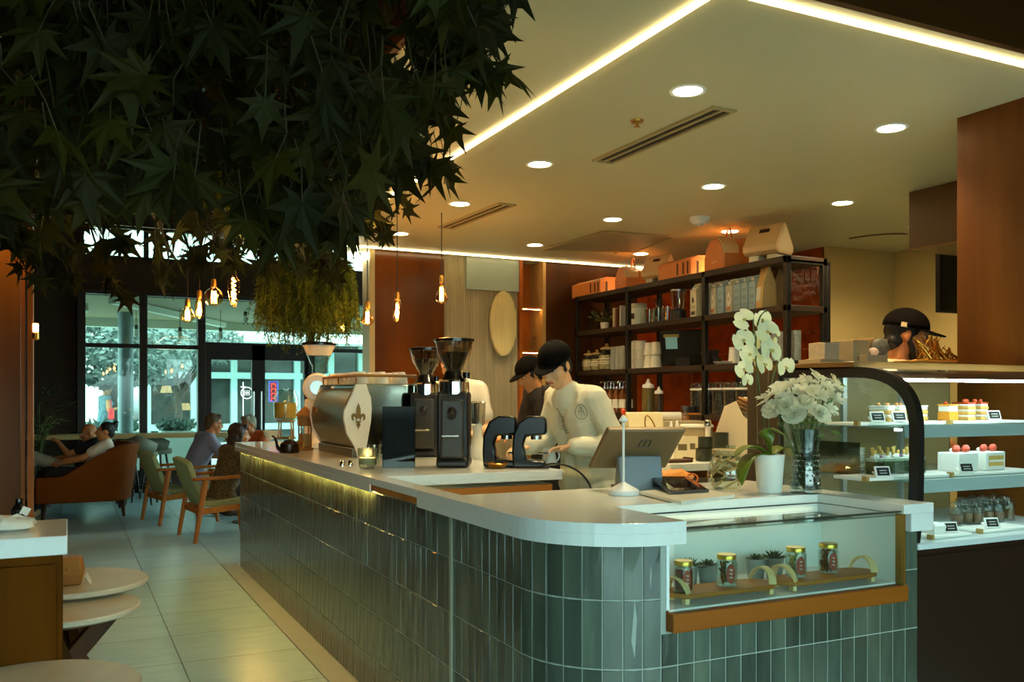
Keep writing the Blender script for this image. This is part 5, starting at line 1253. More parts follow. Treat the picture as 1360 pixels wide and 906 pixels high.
p = wk2(828,5.7); o = T('red_tool','small red handled tool in a holder behind the barista','utensil',p); MB().lathe([(0,0),(.035,0),(.035,.2),(0,.2)],(0,0,0),14).build('holder',M_blk,o); MB().lathe([(0,.2),(.008,.2),(.014,.3),(.02,.33),(0,.345)],(0,0,0),12).build('handle',mat('tool_red',(200,62,24),.4),o)
# low shelf of boxes seen beside the till
o = T('drawer_unit','low grey drawer unit beside the work counter','drawer unit',(0,0,0)); a = pz(915,650,.60)
o.location = (wx0-.30,wy-.1,0); MB().box(0,.28,0,.6,0,.86).build('cabinet',mat('unit_grey',(110,98,70),.45),o,bevel=.004)
for k in range(3): d_ = MB().box(.012,.268,-.012,0,.05+.27*k,.30+.27*k).build('drawer',MATS['unit_grey'],o,bevel=.003); MB().tube([(.09,-.03,.2+.27*k),(.19,-.03,.2+.27*k)],.006,8).build('handle',M_steel,d_)
# ================================================================ glazed pastry counter on the right
PX0, PX1 = 2.76, 3.84; PF, PB = 2.30, 3.02
pc = T('pastry_case', 'large glazed pastry case with black arched end frame beside the front counter', 'pastry case', (0,0,0))
M_dbody = mat('case_dark', (40,24,12), .35)
MB().box(PX0,PX1,PF+.04,PB,.02,.85).build('body', M_dbody, pc, bevel=.004)
MB().box(PX0-.0,PX1,PF,PB,.85,.872).build('deck', mat('deck_white', (206,216,214), .3), pc, bevel=.003)
MB().box(PX0+.03,PX1-.02,PF+.03,PF+.045,.04,.82).build('kick_panel', M_dbody, pc)
prof = [(PF+.02,.86),(PF+.0,1.30),(PF+.03,1.40),(PF+.09,1.47),(PF+.2,1.515),(PB,1.53)]
def band(prf, w, t, x0, x1):
    m = MB(); n = len(prf)
    ins = []
    for i, p in enumerate(prf):
        a = Vector(prf[max(i-1,0)]); b = Vector(prf[min(i+1,n-1)]); d = (b-a).normalized(); nn = Vector((d.y,-d.x)); ins.append((p[0]+nn.x*w, p[1]+nn.y*w))
    for i in range(n-1): m.prism_x([prf[i],prf[i+1],ins[i+1],ins[i]], x0, x1)
    return m
sm = []
for i in range(len(prof)-1):
    for k in range(6):
        t = k/6; sm.append((prof[i][0]*(1-t)+prof[i+1][0]*t, prof[i][1]*(1-t)+prof[i+1][1]*t))
pts = [Vector((0,)+p) for p in prof]
sm = [(p.y,p.z) for p in bez(pts[0],Vector((0,PF+.0,1.0)),Vector((0,PF+.0,1.1)),Vector((0,PF+.0,1.28)),6)]+[(p.y,p.z) for p in bez(Vector((0,PF,1.28)),Vector((0,PF,1.44)),Vector((0,PF+.10,1.515)),Vector((0,PF+.28,1.522)),12)[1:]]+[(PB,1.53)]
band(sm, .042, 0, PX0, PX0+.03).build('end_frame', M_black, pc)
band(sm, .042, 0, PX1-.03, PX1).build('end_frame', M_black, pc)
# end glass and curved front glass
m = MB(); c_ = [(y,z) for y, z in sm]; m.prism_x([(y+.012,z-.012) for y, z in c_]+[(PB-.01,.873),(PF+.03,.873)], PX0+.008, PX0+.014); m.build('end_glass', M_case, pc, False)
m = MB()
for (y0,z0),(y1,z1) in zip(sm[:-2], sm[1:-1]): m.add([(PX0+.03,y0,z0),(PX1-.03,y0,z0),(PX1-.03,y1,z1),(PX0+.03,y1,z1)],[(0,1,2,3)])
m.build('front_glass', M_case, pc, True, ang=60)
MB().box(PX0,PX1,PF+.30,PB+.2,1.515,1.545).build('top_panel', mat('top_brown', (120,86,44), .25), pc, bevel=.003)
MB().box(PX0,PX1,PB,PB+.2,.0,1.515).build('back_box', mat('case_back', (70,56,34), .5), pc)
m = MB().box(PX0+.02,PX1-.02,PB-.012,PB-.002,.872,1.5); m.build('back_panel', mat('case_back_panel', (150,128,84), .35), pc)
for i, x in enumerate((PX0+.36,PX0+.72)): MB().box(x-.012,x+.012,PB-.03,PB-.012,.872,1.5).build('upright', mat('alu', (190,196,192), .3, .6), pc)
zs = [1.085, 1.285]
for z, f, x1 in ((zs[0],PF+.05,PX1-.12),(zs[1],PF+.12,3.52)):
    MB().box(PX0+.06,x1,f,PB-.04,z,z+.008).build('glass_shelf', mat('shelf_glass', (176,196,192), .12, coat=.4), pc)
    MB().prism_x([(f-.012,z-.035),(f+.004,z-.035),(f+.004,z+.012),(f-.004,z+.012)], PX0+.06, x1).build('price_rail', mat('rail_blue', (168,186,184), .3), pc)
m_l = emis('case_led', (226,250,246), 30)
for (xa, xb, y, z) in ((PX0+.06,PX1-.05,PF+.16,1.465),(PX0+.08,3.5,PF+.16,1.275),(PX0+.08,PX1-.14,PF+.09,1.076)):
    MB().box(xa,xb,y,y+.018,z,z+.010).build('led_tube', m_l if z > 1.4 else emis('shelf_led', (226,250,246), 12), pc)
# trays, cakes, tags
def cw(u, v, z, y): p = py(u, v, y); return Vector((p.x, y, z))
M_cwht = mat('cake_white', (236,234,226), .5)
def wtray(u0, u1, y, z, label, d=.16):
    a = cw(u0,0,z,y); b = cw(u1,0,z,y); L_ = b.x-a.x; o = T('cake_tray', label, 'tray', ((a.x+b.x)/2,y,z), 0)
    MB().box(-L_/2,L_/2,-d/2,d/2,0,.012).build('tray', M_cwht, o, bevel=.003)
    MB().box(-L_/2-.001,-L_/2+.012,-d/2-.004,-d/2+.02,.0,.018).build('corner_clip', mat('clip_gold', (176,140,78), .4), o); return o
def ptag(u, y, z, label):
    p = cw(u,0,z,y); o = T('price_tag', label, 'price tag', p, -.25, 'price tags in the pastry case')
    q_ = Euler((R(-20),0,0)); MB().cbox((0,0,.022),(.062,.006,.042),q_).build('frame', M_cwht, o, bevel=.001)
    mq = q_.to_matrix(); MB().cbox(Vector((0,0,.022))+mq @ Vector((0,-.0036,0)),(.05,.002,.03),q_).build('slate', M_blk, o)
    m = MB()
    for k in (-.006,.004): m.cbox(Vector((0,0,.022))+mq @ Vector((0,-.0048,k)),(.03,.0006,.003),q_)
    m.build('chalk_writing', mat('chalk', (200,200,190), .8), o)
    MB().cbox((0,.016,.012),(.05,.03,.004),Euler((R(35),0,0))).build('easel_foot', M_cwht, o)
z1 = zs[1]+.009; z0 = zs[0]+.009; zd = .873
wtray(1118,1232,2.62,z1,'white cake tray at the left on the upper case shelf'); wtray(1240,1338,2.62,z1,'white cake tray at the right on the upper case shelf')
def slicecake(p, n, w_, d, h, label, name, body, top, fruit, rz=0):
    o = T(name, label, 'cake', p, rz)
    for k in range(n):
        MB().box(-w_/2,w_/2,-d/2,d/2,h*k/n,h*(k+.62)/n).build('sponge_layer', body, o, bevel=.003)
        MB().box(-w_/2+.002,w_/2-.002,-d/2+.002,d/2-.002,h*(k+.62)/n,h*(k+1)/n).build('cream_layer', M_cwht, o, bevel=.003)
    if top: MB().box(-w_/2,w_/2,-d/2,d/2,h,h+.008).build('glaze', top, o, bevel=.003)
    q = random.Random(len(label)); 
    for i in range(fruit[0]): MB().sph((-w_/2+w_*(i+.5)/fruit[0], q.uniform(-.2,.2)*d, h+.012), fruit[1], 10, 6).build('fruit', fruit[2], o)
    return o
M_sp = mat('sponge', (222,176,92), .7, var=.2, vscale=60); M_or = mat('orange_mousse', (226,150,50), .35); M_rd = mat('red_glaze', (176,64,24), .25); M_straw = mat('strawberry', (206,74,50), .35); M_pk = mat('peach', (230,150,90), .4)
for i, u in enumerate((1171,1186,1200,1215)):
    p = cw(u,0,z1+.013,2.64+.01*i); slicecake(p,2,.05,.09,.055,f'cream topped sponge slice in the upper left tray, {["first","second","third","fourth"][i]} from the left','sponge_slice',M_sp,M_cwht,(2,.008,M_pk),.2)
slicecake(cw(1259,0,z1+.013,2.62),1,.055,.06,.06,'orange mousse square with a berry on the upper shelf','mousse_cake',M_or,M_or,(1,.009,M_rd))
slicecake(cw(1280,0,z1+.013,2.62),3,.05,.08,.068,'tall layered cake slice with red top, left of two','layer_cake',M_sp,M_rd,(2,.011,M_rd)); slicecake(cw(1297,0,z1+.013,2.64),3,.05,.08,.068,'tall layered cake slice with red top, right of two','layer_cake',M_sp,M_rd,(2,.011,M_rd))
ptag(1165,2.545,z1+.012,'black price tag before the left sponge slices on the upper shelf'); ptag(1194,2.545,z1+.012,'black price tag left of the black arch on the upper shelf'); ptag(1320,2.55,z1+.012,'black price tag at the right end of the upper shelf')
wtray(1128,1238,2.50,z0,'white cake tray at the left on the middle case shelf'); wtray(1240,1352,2.50,z0,'white cake tray at the right on the middle case shelf')
cup = None
q = random.Random(8)
for i, (u, y) in enumerate(((1162,2.52),(1176,2.52),(1190,2.52),(1204,2.52),(1218,2.52),(1169,2.60),(1184,2.60),(1212,2.60))):
    p = cw(u,0,z0+.013,y); lb = 'dessert cup topped with biscuit sticks and petals on the middle shelf'
    if cup is None:
        cup = T('dessert_cup', lb, 'dessert', p, group='dessert cups in the pastry case')
        MB().box(-.024,.024,-.024,.024,0,.06).build('cup', glass('dessert_glass', (210,220,206), 1, .03, .1), cup); MB().box(-.022,.022,-.022,.022,.002,.05).build('filling', mat('pistachio', (96,96,56), .5), cup, bevel=.003)
        MB().box(-.022,.022,-.022,.022,.05,.062).sph((0,0,.066),(.018,.018,.012),10,6).build('cream', M_cwht, cup); MB().tube([(-.008,0,.06),(-.014,0,.102)],.006,8).tube([(.006,.006,.06),(.012,.01,.092)],.006,8).build('biscuit_stick', M_sp, cup)
        MB().sph((.014,-.012,.07),(.009,.007,.005),8,5).build('petal', mat('petal_purple', (140,80,130), .5), cup)
    else: dup(cup, p, q.uniform(0,6))
for i, (u, lab) in enumerate(((1272,'left'),(1308,'right'))):
    p = cw(u,0,z0+.013,2.50); o = T('boxed_cake', f'white frosted cake topped with strawberries in a clear box, {lab} of two', 'cake', p)
    MB().box(-.058,.058,-.05,.05,0,.075).build('frosting', M_cwht, o, bevel=.004)
    if i: MB().box(-.044,.044,-.0525,-.05,.018,.06).build('sponge_face', M_sp, o); MB().box(-.044,.044,-.0535,-.0525,.035,.043).build('cream_line', M_cwht, o)
    for k in range(4):
        MB().lathe([(0,-.01),(.01,-.007),(.013,.004),(.007,.016),(0,.02)],(-.042+.028*k,-.02+.012*(k%2),.086),10).build('strawberry', M_straw, o)
    MB().sph((0,.02,.082),(.02,.014,.01),10,6).build('cream_puff', M_cwht, o)
ptag(1172,2.41,z0+.012,'black price tag before the dessert cups on the middle shelf'); ptag(1283,2.41,z0+.012,'black price tag before the strawberry cakes on the middle shelf')
wtray(1222,1276,2.40,zd,'narrow white tray at the left end of the case floor',.1); wtray(1284,1348,2.43,zd,'white tray at the right on the case floor',.12)
jr = None
for i, (u, y) in enumerate(((1270,2.56),(1284,2.58),(1298,2.56),(1312,2.58),(1326,2.56),(1340,2.58),(1277,2.68),(1291,2.70),(1305,2.68),(1319,2.70),(1333,2.68))):
    p = cw(u,0,zd+.001,y); lb = 'clear lidded dessert jar in the rows on the case floor'
    if jr is None:
        jr = T('dessert_jar', lb, 'jar', p, group='dessert jars on the case floor')
        MB().lathe([(0,0),(.024,0),(.027,.075),(.023,.08),(.02,.075),(.022,.006),(0,.006)],(0,0,0),16).build('jar', M_clear, jr); MB().lathe([(0,.006),(.021,.007),(.023,.045),(0,.047)],(0,0,0),14).build('pudding', mat('pudding', (104,74,44), .4), jr)
        MB().lathe([(0,.1),(.006,.099),(.024,.09),(.026,.081),(0,.081)],(0,0,0),16).build('lid', M_clear, jr)
    else: dup(jr, p)
ptag(1262,2.38,zd+.012,'black price tag on the left tray of the case floor'); ptag(1317,2.39,zd+.012,'black price tag before the jars on the case floor')
o = T('take_out_box', 'small white takeaway box on the left tray of the case floor', 'box', cw(1241,0,zd+.012,2.41)); MB().box(-.035,.03,-.03,.03,0,.03).build('carton', M_cwht, o, bevel=.002); MB().prism_x([(-.03,.03),(.03,.03),(.02,.04),(-.02,.04)],-.03,.026).build('lid', M_cwht, o)
# black oven behind the end glass (dark case interior on the left) and plates
o = T('plate_rack', 'grey crate of stacked white plates behind the pastry case end glass', 'crate', (2.84,2.74,zs[0]+.009)); MB().box(-.03,.14,-.12,.14,0,.004).box(-.03,-.026,-.12,.14,0,.13).build('crate', glass('crate_clear', (170,176,160), 1, .1, .15), o)
m = MB()
for i in range(9): m.lathe([(0,0),(.05,0),(.06,.008),(0,.009)],(.055,.01,.006+.011*i),20)
m.build('plates', M_cwht, o)
# ================================================================ on top of the case and behind it
zt_ = 1.546
def ct(u, y): p = py(u, 480, y); return Vector((p.x, y, zt_))
p = ct(1240,3.08); o = T('serving_board','long wooden board on top of the pastry case','board',p); MB().box(-.2,.16,-.07,.07,0,.035).build('board',wood('board_wood',(176,120,50),(140,88,30),'x',8,.45),o,bevel=.006); MB().cyl((.15,-.02,.036),.012,.004,12).build('hanging_hole',M_krd,o)
o = T('gold_wire_basket','tangle of gold wire tongs heaped on the wooden board','wire rack',(p.x+.035,p.y,zt_+.036))
m = MB(); q = random.Random(17)
for i in range(34):
    x = -.11+.22*i/34+q.uniform(-.01,.01); h = .12*(1-(max(0,i-8)/26)**1.2)+.012
    a = Vector((x,q.uniform(-.05,.05),0.004)); b = Vector((x+q.uniform(-.05,.03),q.uniform(-.05,.05),h*q.uniform(.75,1))); c = Vector((x+q.uniform(.02,.07),q.uniform(-.05,.05),.004))
    m.tube([a,b,c], .0032, 5)
m.build('wires', mat('gold_wire', (196,146,56), .25, .9), o); MB().tube([(-.13,-.05,.004),(.12,-.05,.004),(.12,.05,.004),(-.13,.05,.004),(-.13,-.05,.004)],.004,6).build('frame',MATS['gold_wire'],o)
M_cb = mat('cardboard',(176,132,78),.65)
def cbx(u, y, w_, d, h, label, m_, rz=0, dz=0):
    p = ct(u,y); p.z += dz; o = T('cardboard_box', label, 'box', p, rz); MB().box(-w_/2,w_/2,-d/2,d/2,0,h).build('carton',m_,o,bevel=.003); MB().box(-w_/2-.001,w_/2+.001,-.02,.02,h-.001,h+.0015).build('tape',M_tan,o); MB().box(-w_/2-.002,w_/2+.002,-d/2-.002,-d/2,h*.86,h).build('lid_edge',m_,o)
M_gc = mat('grey_carton',(150,132,98),.55); M_sil = mat('foil_pack',(186,176,150),.3,.4,bump=.6,bscale=30)
cbx(1090,3.12,.14,.14,.03,'flat cardboard box under the foil packets on the case top',M_gc); cbx(1094,3.12,.09,.1,.075,'shiny foil packet at the left end of the case top',M_sil,0,.032)
cbx(1128,3.12,.1,.14,.12,'grey carton next to the foil packet on the case top',M_gc); cbx(1153,3.14,.09,.14,.135,'brown carton right of the grey carton on the case top',M_cb,.1)
cbx(1160,3.02,.13,.05,.05,'small open carton in front of the brown carton on the case top',M_gc)
o = T('cloth_bundle','dark patterned cloth bundle lying by the man in the cap','cloth',ct(1168,3.06)); o.location.z += .05
m = MB().sph((0,0,.04),(.05,.035,.045),14,8); q = random.Random(3); m.v = [(a*(1+q.uniform(-.15,.15)),b*(1+q.uniform(-.15,.15)),c) for a,b,c in m.v]; m.build('bundle',mat('cloth_dark',(52,48,44),.7,col2=(120,110,90),vscale=40),o); MB().sph((-.05,-.01,.02),(.03,.02,.02),10,6).build('rag',mat('rag_pink',(206,180,160),.8),o)
o.location.z = zt_+.05
# kitchen hints: two lit shelf tags on the beige wall
for i, (u, v) in enumerate(((1218,428),(1246,442))):
    p = py(u, v, 5.98 if i == 0 else 5.9); o = T('wall_paper_note', f'small white note pinned on the beige kitchen wall, {["upper left","lower right"][i]} one','note',(p.x if i == 0 else xk-.004, 5.992 if i == 0 else 4.9, p.z))
    if i == 0: MB().box(-.07,.07,-.004,.004,-.05,.05).build('paper',M_cwht,o); MB().box(-.01,.01,-.006,.0,.05,.07).build('clip',M_steel,o)
    else: MB().box(-.004,.004,-.09,.09,-.05,.05).build('paper',M_cwht,o); MB().box(-.006,.0,-.01,.01,.05,.07).build('clip',M_steel,o)
# ================================================================ foreground cabinet and small round tables
c = pz(88,737,.87); cx, cy = c.x, c.y
o = T('wood_cabinet','dark wood cabinet with a thick white top at the left foreground','cabinet',(cx,cy,0))
MB().box(-1.5,-.012,.02,.46,.0,.87).build('body', wood('cab_wood',(94,50,0),(66,32,0),'z',7,.75), o, bevel=.004)
MB().box(-1.52,.004,-.0,.48,.87,.935).build('top', M_white, o, bevel=.004)
for k in range(3): MB().box(-1.48+.49*k,-.03-.49*(2-k)+.0,.004,.02,.03,.84).build('door', MATS['cab_wood'], o, bevel=.003)
p = pz(10,704,0.936); o = T('folded_napkin','rumpled white napkin lying on the white cabinet top','napkin',p)
m = MB(); q = random.Random(4); m.sph((0,0,.02),(.09,.07,.028),18,8); m.v = [(x*(1+.1*q.uniform(-1,1)),y*(1+.1*q.uniform(-1,1)),max(0,z*(1+.2*q.uniform(-1,1)))) for x,y,z in m.v]; m.build('cloth',M_wht,o)
p = pz(33,700,0.936); o = T('dark_bottle','small dark bottle with a white tag behind the napkin','bottle',(p.x-.02,p.y+.04,0.936)); MB().lathe([(0,0),(.025,0),(.026,.06),(.012,.08),(.012,.1),(0,.1)],(0,0,0),16).build('bottle',M_gloss,o); MB().cbox((.02,-.02,.055),(.03,.004,.03),Euler((.3,.4,.5))).build('tag',M_wht,o)
M_mar = mat('table_marble',(206,196,168),.3,var=.14,vscale=4,stretch=(1,3,1))
def rtable(px_edge, v_mid, r, label, rz, zt=.52):
    e = pz(px_edge, v_mid, zt); o = T('side_table', label, 'table', (e.x-r*RX, e.y-r*RY, 0), rz, 'round stone tables')
    MB().lathe([(0,0),(r-.012,0),(r,.008),(r,.02),(r-.006,.028),(0,.028)],(0,0,zt-.028),56).build('top', M_mar, o)
    mw = wood('table_leg_wood',(96,54,14),(64,34,8),'z',9,.5)
    for k in range(3):
        a = 2*pi*k/3; d = Vector((cos(a),sin(a),0)); t = Vector((-sin(a),cos(a),0))
        MB().bar(d*r*.72+t*.02+Vector((0,0,zt-.03)), -d*r*.70+t*.03, .075, .045, tuple(t)).build('leg', mw, o, bevel=.005)
    MB().lathe([(0,0),(r*.75,0),(r*.75,.02),(0,.02)],(0,0,zt-.048),24).build('underframe', mw, o); return o
rt1 = rtable(190,771,.33,'round pale stone table with a wooden napkin box on it, farthest of three',.4,.56)
rt2 = rtable(179,806,.31,'round pale stone table on crossed wooden legs, middle of three',.2)
rt3 = rtable(178,914,.31,'round pale stone table cut off at the photo bottom, nearest of three',1.1)
p = pz(92,776,.561); o = T('napkin_holder','small rounded wooden napkin box on the farthest round table','holder',p,-.1)
MB().prism_y([(-.06,0),(.05,0),(.062,.06),(.05,.125),(-.06,.12)],-.05,.05).build('box',wood('holder_wood',(176,118,50),(140,86,30),'x',10,.45),o,bevel=.01); MB().lathe([(.018,-.052),(.018,-.048),(.013,-.048),(.013,-.052),(.018,-.052)],(-.01,0,.075),16,(0,1,0)).build('finger_ring',M_brass,o)
MB().cbox((.078,0,.022),(.004,.06,.05),Euler((0,R(-25),0))).build('card',M_wht,o)
# ================================================================ lounge: brown armchair, green lounge chairs, high table, stools
M_lea = mat('brown_leather',(122,60,0),.7,var=.18,vscale=4,bump=.2,bscale=120)
M_wl = wood('beech',(190,116,46),(156,88,28),'z',8,.42)
M_grn = mat('sage_fabric',(150,156,104),.8,var=.1,vscale=10,bump=.4,bscale=300)
M_lea.node_tree.nodes['Principled BSDF'].inputs['Specular IOR Level'].default_value = .15
MATS.get('cab_wood').node_tree.nodes['Principled BSDF'].inputs['Specular IOR Level'].default_value = .08
ac = T('armchair','low brown leather tub armchair holding the seated couple','armchair',(.22,12.15,0),0)
# faces -X ; width (Y) 1.1
def shellpoint(s, k):  # s: 0..1 around from front of near arm, behind, to front of far arm; k: 0 bottom..1 top
    w2, x_f, x_b = .62, -.55, .42
    if s < .38: t = s/.38; x = x_f+(x_b-.15-x_f)*t; y = -w2
    elif s < .62: t = (s-.38)/.24; a = -pi/2+pi*t; x = x_b-.15+.15*cos(a)+.06*math.sin(pi*t); y = w2*math.sin(a)
    else: t = (s-.62)/.38; x = x_b-.15-(x_b-.15-x_f)*t; y = w2
    bk = math.sin(pi*s)**1.6
    top = .50+.36*min(1,max(0,(math.sin(pi*s)-.35)/.6))**1.1
    z = .20+(top-.20)*k
    return Vector((x+.10*k*bk, y*(1+.05*k), z))
m = MB(); n, kk = 40, 6; outer_ = []; inner_ = []
for i in range(n+1):
    for k in range(kk+1):
        pnt = shellpoint(i/n, k/kk); c_ = Vector((.0,0,pnt.z)); 
        dx = Vector((pnt.x-(-.1),pnt.y,0)).normalized()*.10
        outer_.append(pnt); inner_.append(Vector((pnt.x-(dx.x if .3 < i/n < .7 else 0), pnt.y-(dx.y/abs(dx.y)*.10 if abs(dx.y) > .02 else 0), pnt.z)))
W1 = kk+1; vs_ = outer_+inner_; o2 = len(outer_); fs = []
for i in range(n):
    for k in range(kk):
        a = i*W1+k; fs += [(a,a+W1,a+W1+1,a+1),(o2+a,o2+a+1,o2+a+W1+1,o2+a+W1)]
    fs += [(i*W1+kk,(i+1)*W1+kk,o2+(i+1)*W1+kk,o2+i*W1+kk),(i*W1,o2+i*W1,o2+(i+1)*W1,(i+1)*W1)]
for e in (0,n):
    for k in range(kk): a = e*W1+k; fs.append((a,a+1,o2+a+1,o2+a))
m.add(vs_, fs); so_ = m.build('shell', M_lea, ac, True, ang=60, bevel=.015)
MB().box(-.53,.34,-.52,.52,.20,.36).build('seat_base', M_lea, ac, bevel=.03); MB().box(-.55,.30,-.51,.51,.355,.44).build('seat_cushion', M_lea, ac, bevel=.035)
for x_, y_ in ((-.48,-.5),(.38,-.45),(-.48,.5),(.38,.45)): MB().tube([(x_*.95,y_*.95,.22),(x_,y_,0)],[.035,.018],10).build('leg', wood('dark_leg',(64,40,20),(44,26,12),'z',9,.5), ac)
def lounge(p, rz, label):
    o = T('lounge_chair', label, 'chair', p, rz, 'sage lounge chairs')
    # local: faces +X ; y = sideways
    for s in (-1,1):
        y = s*.32
        MB().tube([(-.30,y*1.05,0),(-.20,y,.60)],[.02,.03],10).build('leg', M_wl, o); MB().tube([(.34,y*1.05,0),(.27,y,.60)],[.02,.03],10).build('leg', M_wl, o)
        MB().bar((-.32,y,.615),(.36,y,.63),.065,.03).build('armrest', M_wl, o, bevel=.01); MB().bar((-.25,y*.98,.30),(.30,y*.98,.34),.03,.06).build('side_rail', M_wl, o, bevel=.004)
    MB().bar((.29,-.31,.33),(.29,.31,.33),.03,.06).bar((-.24,-.31,.29),(-.24,.31,.29),.03,.05).build('cross_rail', M_wl, o, bevel=.004)
    m = MB(); N = 10; vs_ = []; fs = []
    prof = [(.32,.40),(.10,.375),(-.10,.36),(-.20,.37),(-.26,.44),(-.32,.58),(-.38,.76),(-.40,.82)]
    for i, (x_, z_) in enumerate(prof):
        for j in range(N+1):
            yy = -.27+.54*j/N; cv = .05*(abs(yy)/.27)**2 if i > 3 else -.0
            top = -.05*(abs(yy)/.27)**3 if i == len(prof)-1 else 0
            vs_.append((x_+cv, yy*(1-.12*(i/7)**2), z_+top))
    for i in range(len(prof)-1):
        for j in range(N): fs.append((i*(N+1)+j,i*(N+1)+j+1,(i+1)*(N+1)+j+1,(i+1)*(N+1)+j))
    m.add(vs_, fs); b = m.build('seat_shell', M_grn, o, True, ang=80); sd = b.modifiers.new('s','SOLIDIFY'); sd.thickness = .06; sd.offset = 0; bv = b.modifiers.new('b','BEVEL'); bv.width = .02; bv.segments = 3
    return o
lounge((1.36,9.56,0), .12, 'sage green lounge chair with wooden arms at the bar end, the nearer one')
lounge((1.13,11.0,0), .2, 'sage green lounge chair with wooden arms seen behind the nearer one')
ht = T('high_table','long pale wooden high table along the window','table',(.9,13.35,0)); MB().box(-2.2,1.6,-.25,.25,.86,.92).build('top',wood('pale_table',(200,170,112),(172,140,84),'x',6,.45),ht,bevel=.006)
for x_ in (-2.0,-.3,1.4): MB().box(x_-.03,x_+.03,-.2,-.14,0,.86).box(x_-.03,x_+.03,.14,.2,0,.86).box(x_-.03,x_+.03,-.2,.2,.04,.1).build('leg',M_black,ht,bevel=.003)
st = None
for i, (u, t_, lb) in enumerate(((208,12.75,'dark high stool with a curved grey back, nearest the seated man'),(188,12.0,'dark high stool in the middle of the window row'),(166,12.85,'dark high stool just right of the couple, its back edge showing'))):
    p = pt(u,600,t_); p.z = 0
    if st is None:
        st = T('bar_stool', lb, 'stool', p, -.5, 'window stools'); M_sg = mat('stool_grey',(120,124,104),.6,var=.15,vscale=8)
        MB().lathe([(0,0),(.19,0),(.21,.03),(.2,.07),(0,.085)],(0,0,.62),24).build('seat', M_sg, st)
        m = MB(); N = 14
        for k in range(N+1): 
            a = R(200+140*k/N)*1; 
            for z_, rr in ((.68,.20),(.92-.12*abs(k-N/2)/(N/2),.245)): m.v.append((rr*cos(a),rr*math.sin(a),z_))
        m.f += [(2*k,2*k+2,2*k+3,2*k+1) for k in range(N)]; m.mi += [0]*N
        b = m.build('backrest', M_sg, st, True, ang=80); sd = b.modifiers.new('s','SOLIDIFY'); sd.thickness = .035
        for k in range(4): a = R(45+90*k); MB().tube([(.13*cos(a),.13*math.sin(a),.63),(.23*cos(a),.23*math.sin(a),0)],[.018,.013],8).build('leg',M_black,st)
        MB().tube([(.2*cos(R(45+90*k)),.2*math.sin(R(45+90*k)),.22) for k in (0,1,2,3,4)],.01,6).build('foot_ring',M_black,st)
    else: dup(st, p, (-.3,.2)[i-1], lb)
# low round table between the guests
tb = T('coffee_table','small pale round table between the man and the grey haired guest','table',(1.86,10.55,0)); MB().lathe([(0,0),(.32,0),(.34,.012),(.34,.025),(0,.03)],(0,0,.60),40).build('top',M_mar,tb); MB().cyl((0,0,.02),.03,.58,14).build('column',M_black,tb); MB().lathe([(0,0),(.2,0),(.2,.012),(.04,.03),(0,.03)],(0,0,0),28).build('base',M_black,tb)
cp = T('coffee_cup','white coffee cup on the small round table','cup',(1.72,10.4,.631)); MB().lathe([(0,0),(.028,0),(.04,.07),(.037,.07),(.025,.006),(0,.006)],(0,0,0),20).build('bowl',M_wht,cp); MB().lathe([(0,-.0),(.06,.006),(.065,.012),(0,.008)],(0,0,-.0),20).build('saucer',M_wht,cp)
# dark plants left of the windows
def plant(p, h, label, seed, n=160):
    o = T('potted_plant', label, 'potted plant', p); q = random.Random(seed); MB().lathe([(0,0),(.14,0),(.19,.34),(.17,.34),(.13,.3),(0,.3)],(0,0,0),24).build('pot',mat('dark_pot',(60,48,36),.6),o)
    m = MB(); ms = MB()
    for i in range(14): a = q.uniform(0,6.28); ms.tube(bez((0,0,.3),(0,0,h*.5),(cos(a)*.1,math.sin(a)*.1,h*.8),(cos(a)*q.uniform(.15,.4),math.sin(a)*q.uniform(.15,.4),h*q.uniform(.6,1)),8),.008,5)
    ms.build('stems',M_stem,o)
    for i in range(n):
        a = q.uniform(0,6.28); z = .35+(h-.3)*q.random(); rr = q.uniform(.02,.4)*(.4+.6*z/h); c = Vector((rr*cos(a),rr*math.sin(a),z)); d = Vector((cos(a),math.sin(a),q.uniform(-.7,.6))).normalized(); s = d.cross(Vector((0,0,1))).normalized(); L_ = q.uniform(.08,.17); nn = s.cross(d)
        m.add([c,c+d*L_*.5+s*L_*.22+nn*.01,c+d*L_,c+d*L_*.5-s*L_*.22+nn*.01],[(0,1,2,3)])
    m.build('foliage',mat('dark_leaf',(52,60,26),.5,var=.3,vscale=6),o,False)
p = pz(62,680,0); plant((p.x-.1,13.1,0),1.5,'dark leafy plant in a pot beside the left end of the windows',1,260)
p = pz(85,680,0); plant((p.x-.9,13.6,0),2.0,'tall dark plant half hidden behind the left timber column',2,260)
# ================================================================ people
from mathutils import noise as mnoise
from mathutils.bvhtree import BVHTree
def V(*a): return Vector(a)
STAND = dict(pelvis=V(0,0,.95),waist=V(0,.01,1.10),chest=V(0,.01,1.30),neck=V(0,.01,1.46),head=V(0,.035,1.61),
    shL=V(-.175,0,1.42),shR=V(.175,0,1.42),elL=V(-.23,-.02,1.13),elR=V(.23,-.02,1.13),wrL=V(-.24,.06,.89),wrR=V(.24,.06,.89),
    hiL=V(-.09,0,.92),hiR=V(.09,0,.92),knL=V(-.10,.02,.50),knR=V(.10,.02,.50),anL=V(-.11,-.01,.09),anR=V(.11,-.01,.09))
SIT = dict(pelvis=V(0,0,.47),waist=V(0,.0,.61),chest=V(0,.03,.82),neck=V(0,.05,.98),head=V(0,.08,1.12),
    shL=V(-.175,.03,.94),shR=V(.175,.03,.94),elL=V(-.24,.10,.68),elR=V(.24,.10,.68),wrL=V(-.14,.32,.66),wrR=V(.14,.32,.66),
    hiL=V(-.09,.02,.47),hiR=V(.09,.02,.47),knL=V(-.12,.44,.48),knR=V(.12,.44,.48),anL=V(-.12,.42,.09),anR=V(.12,.42,.09))
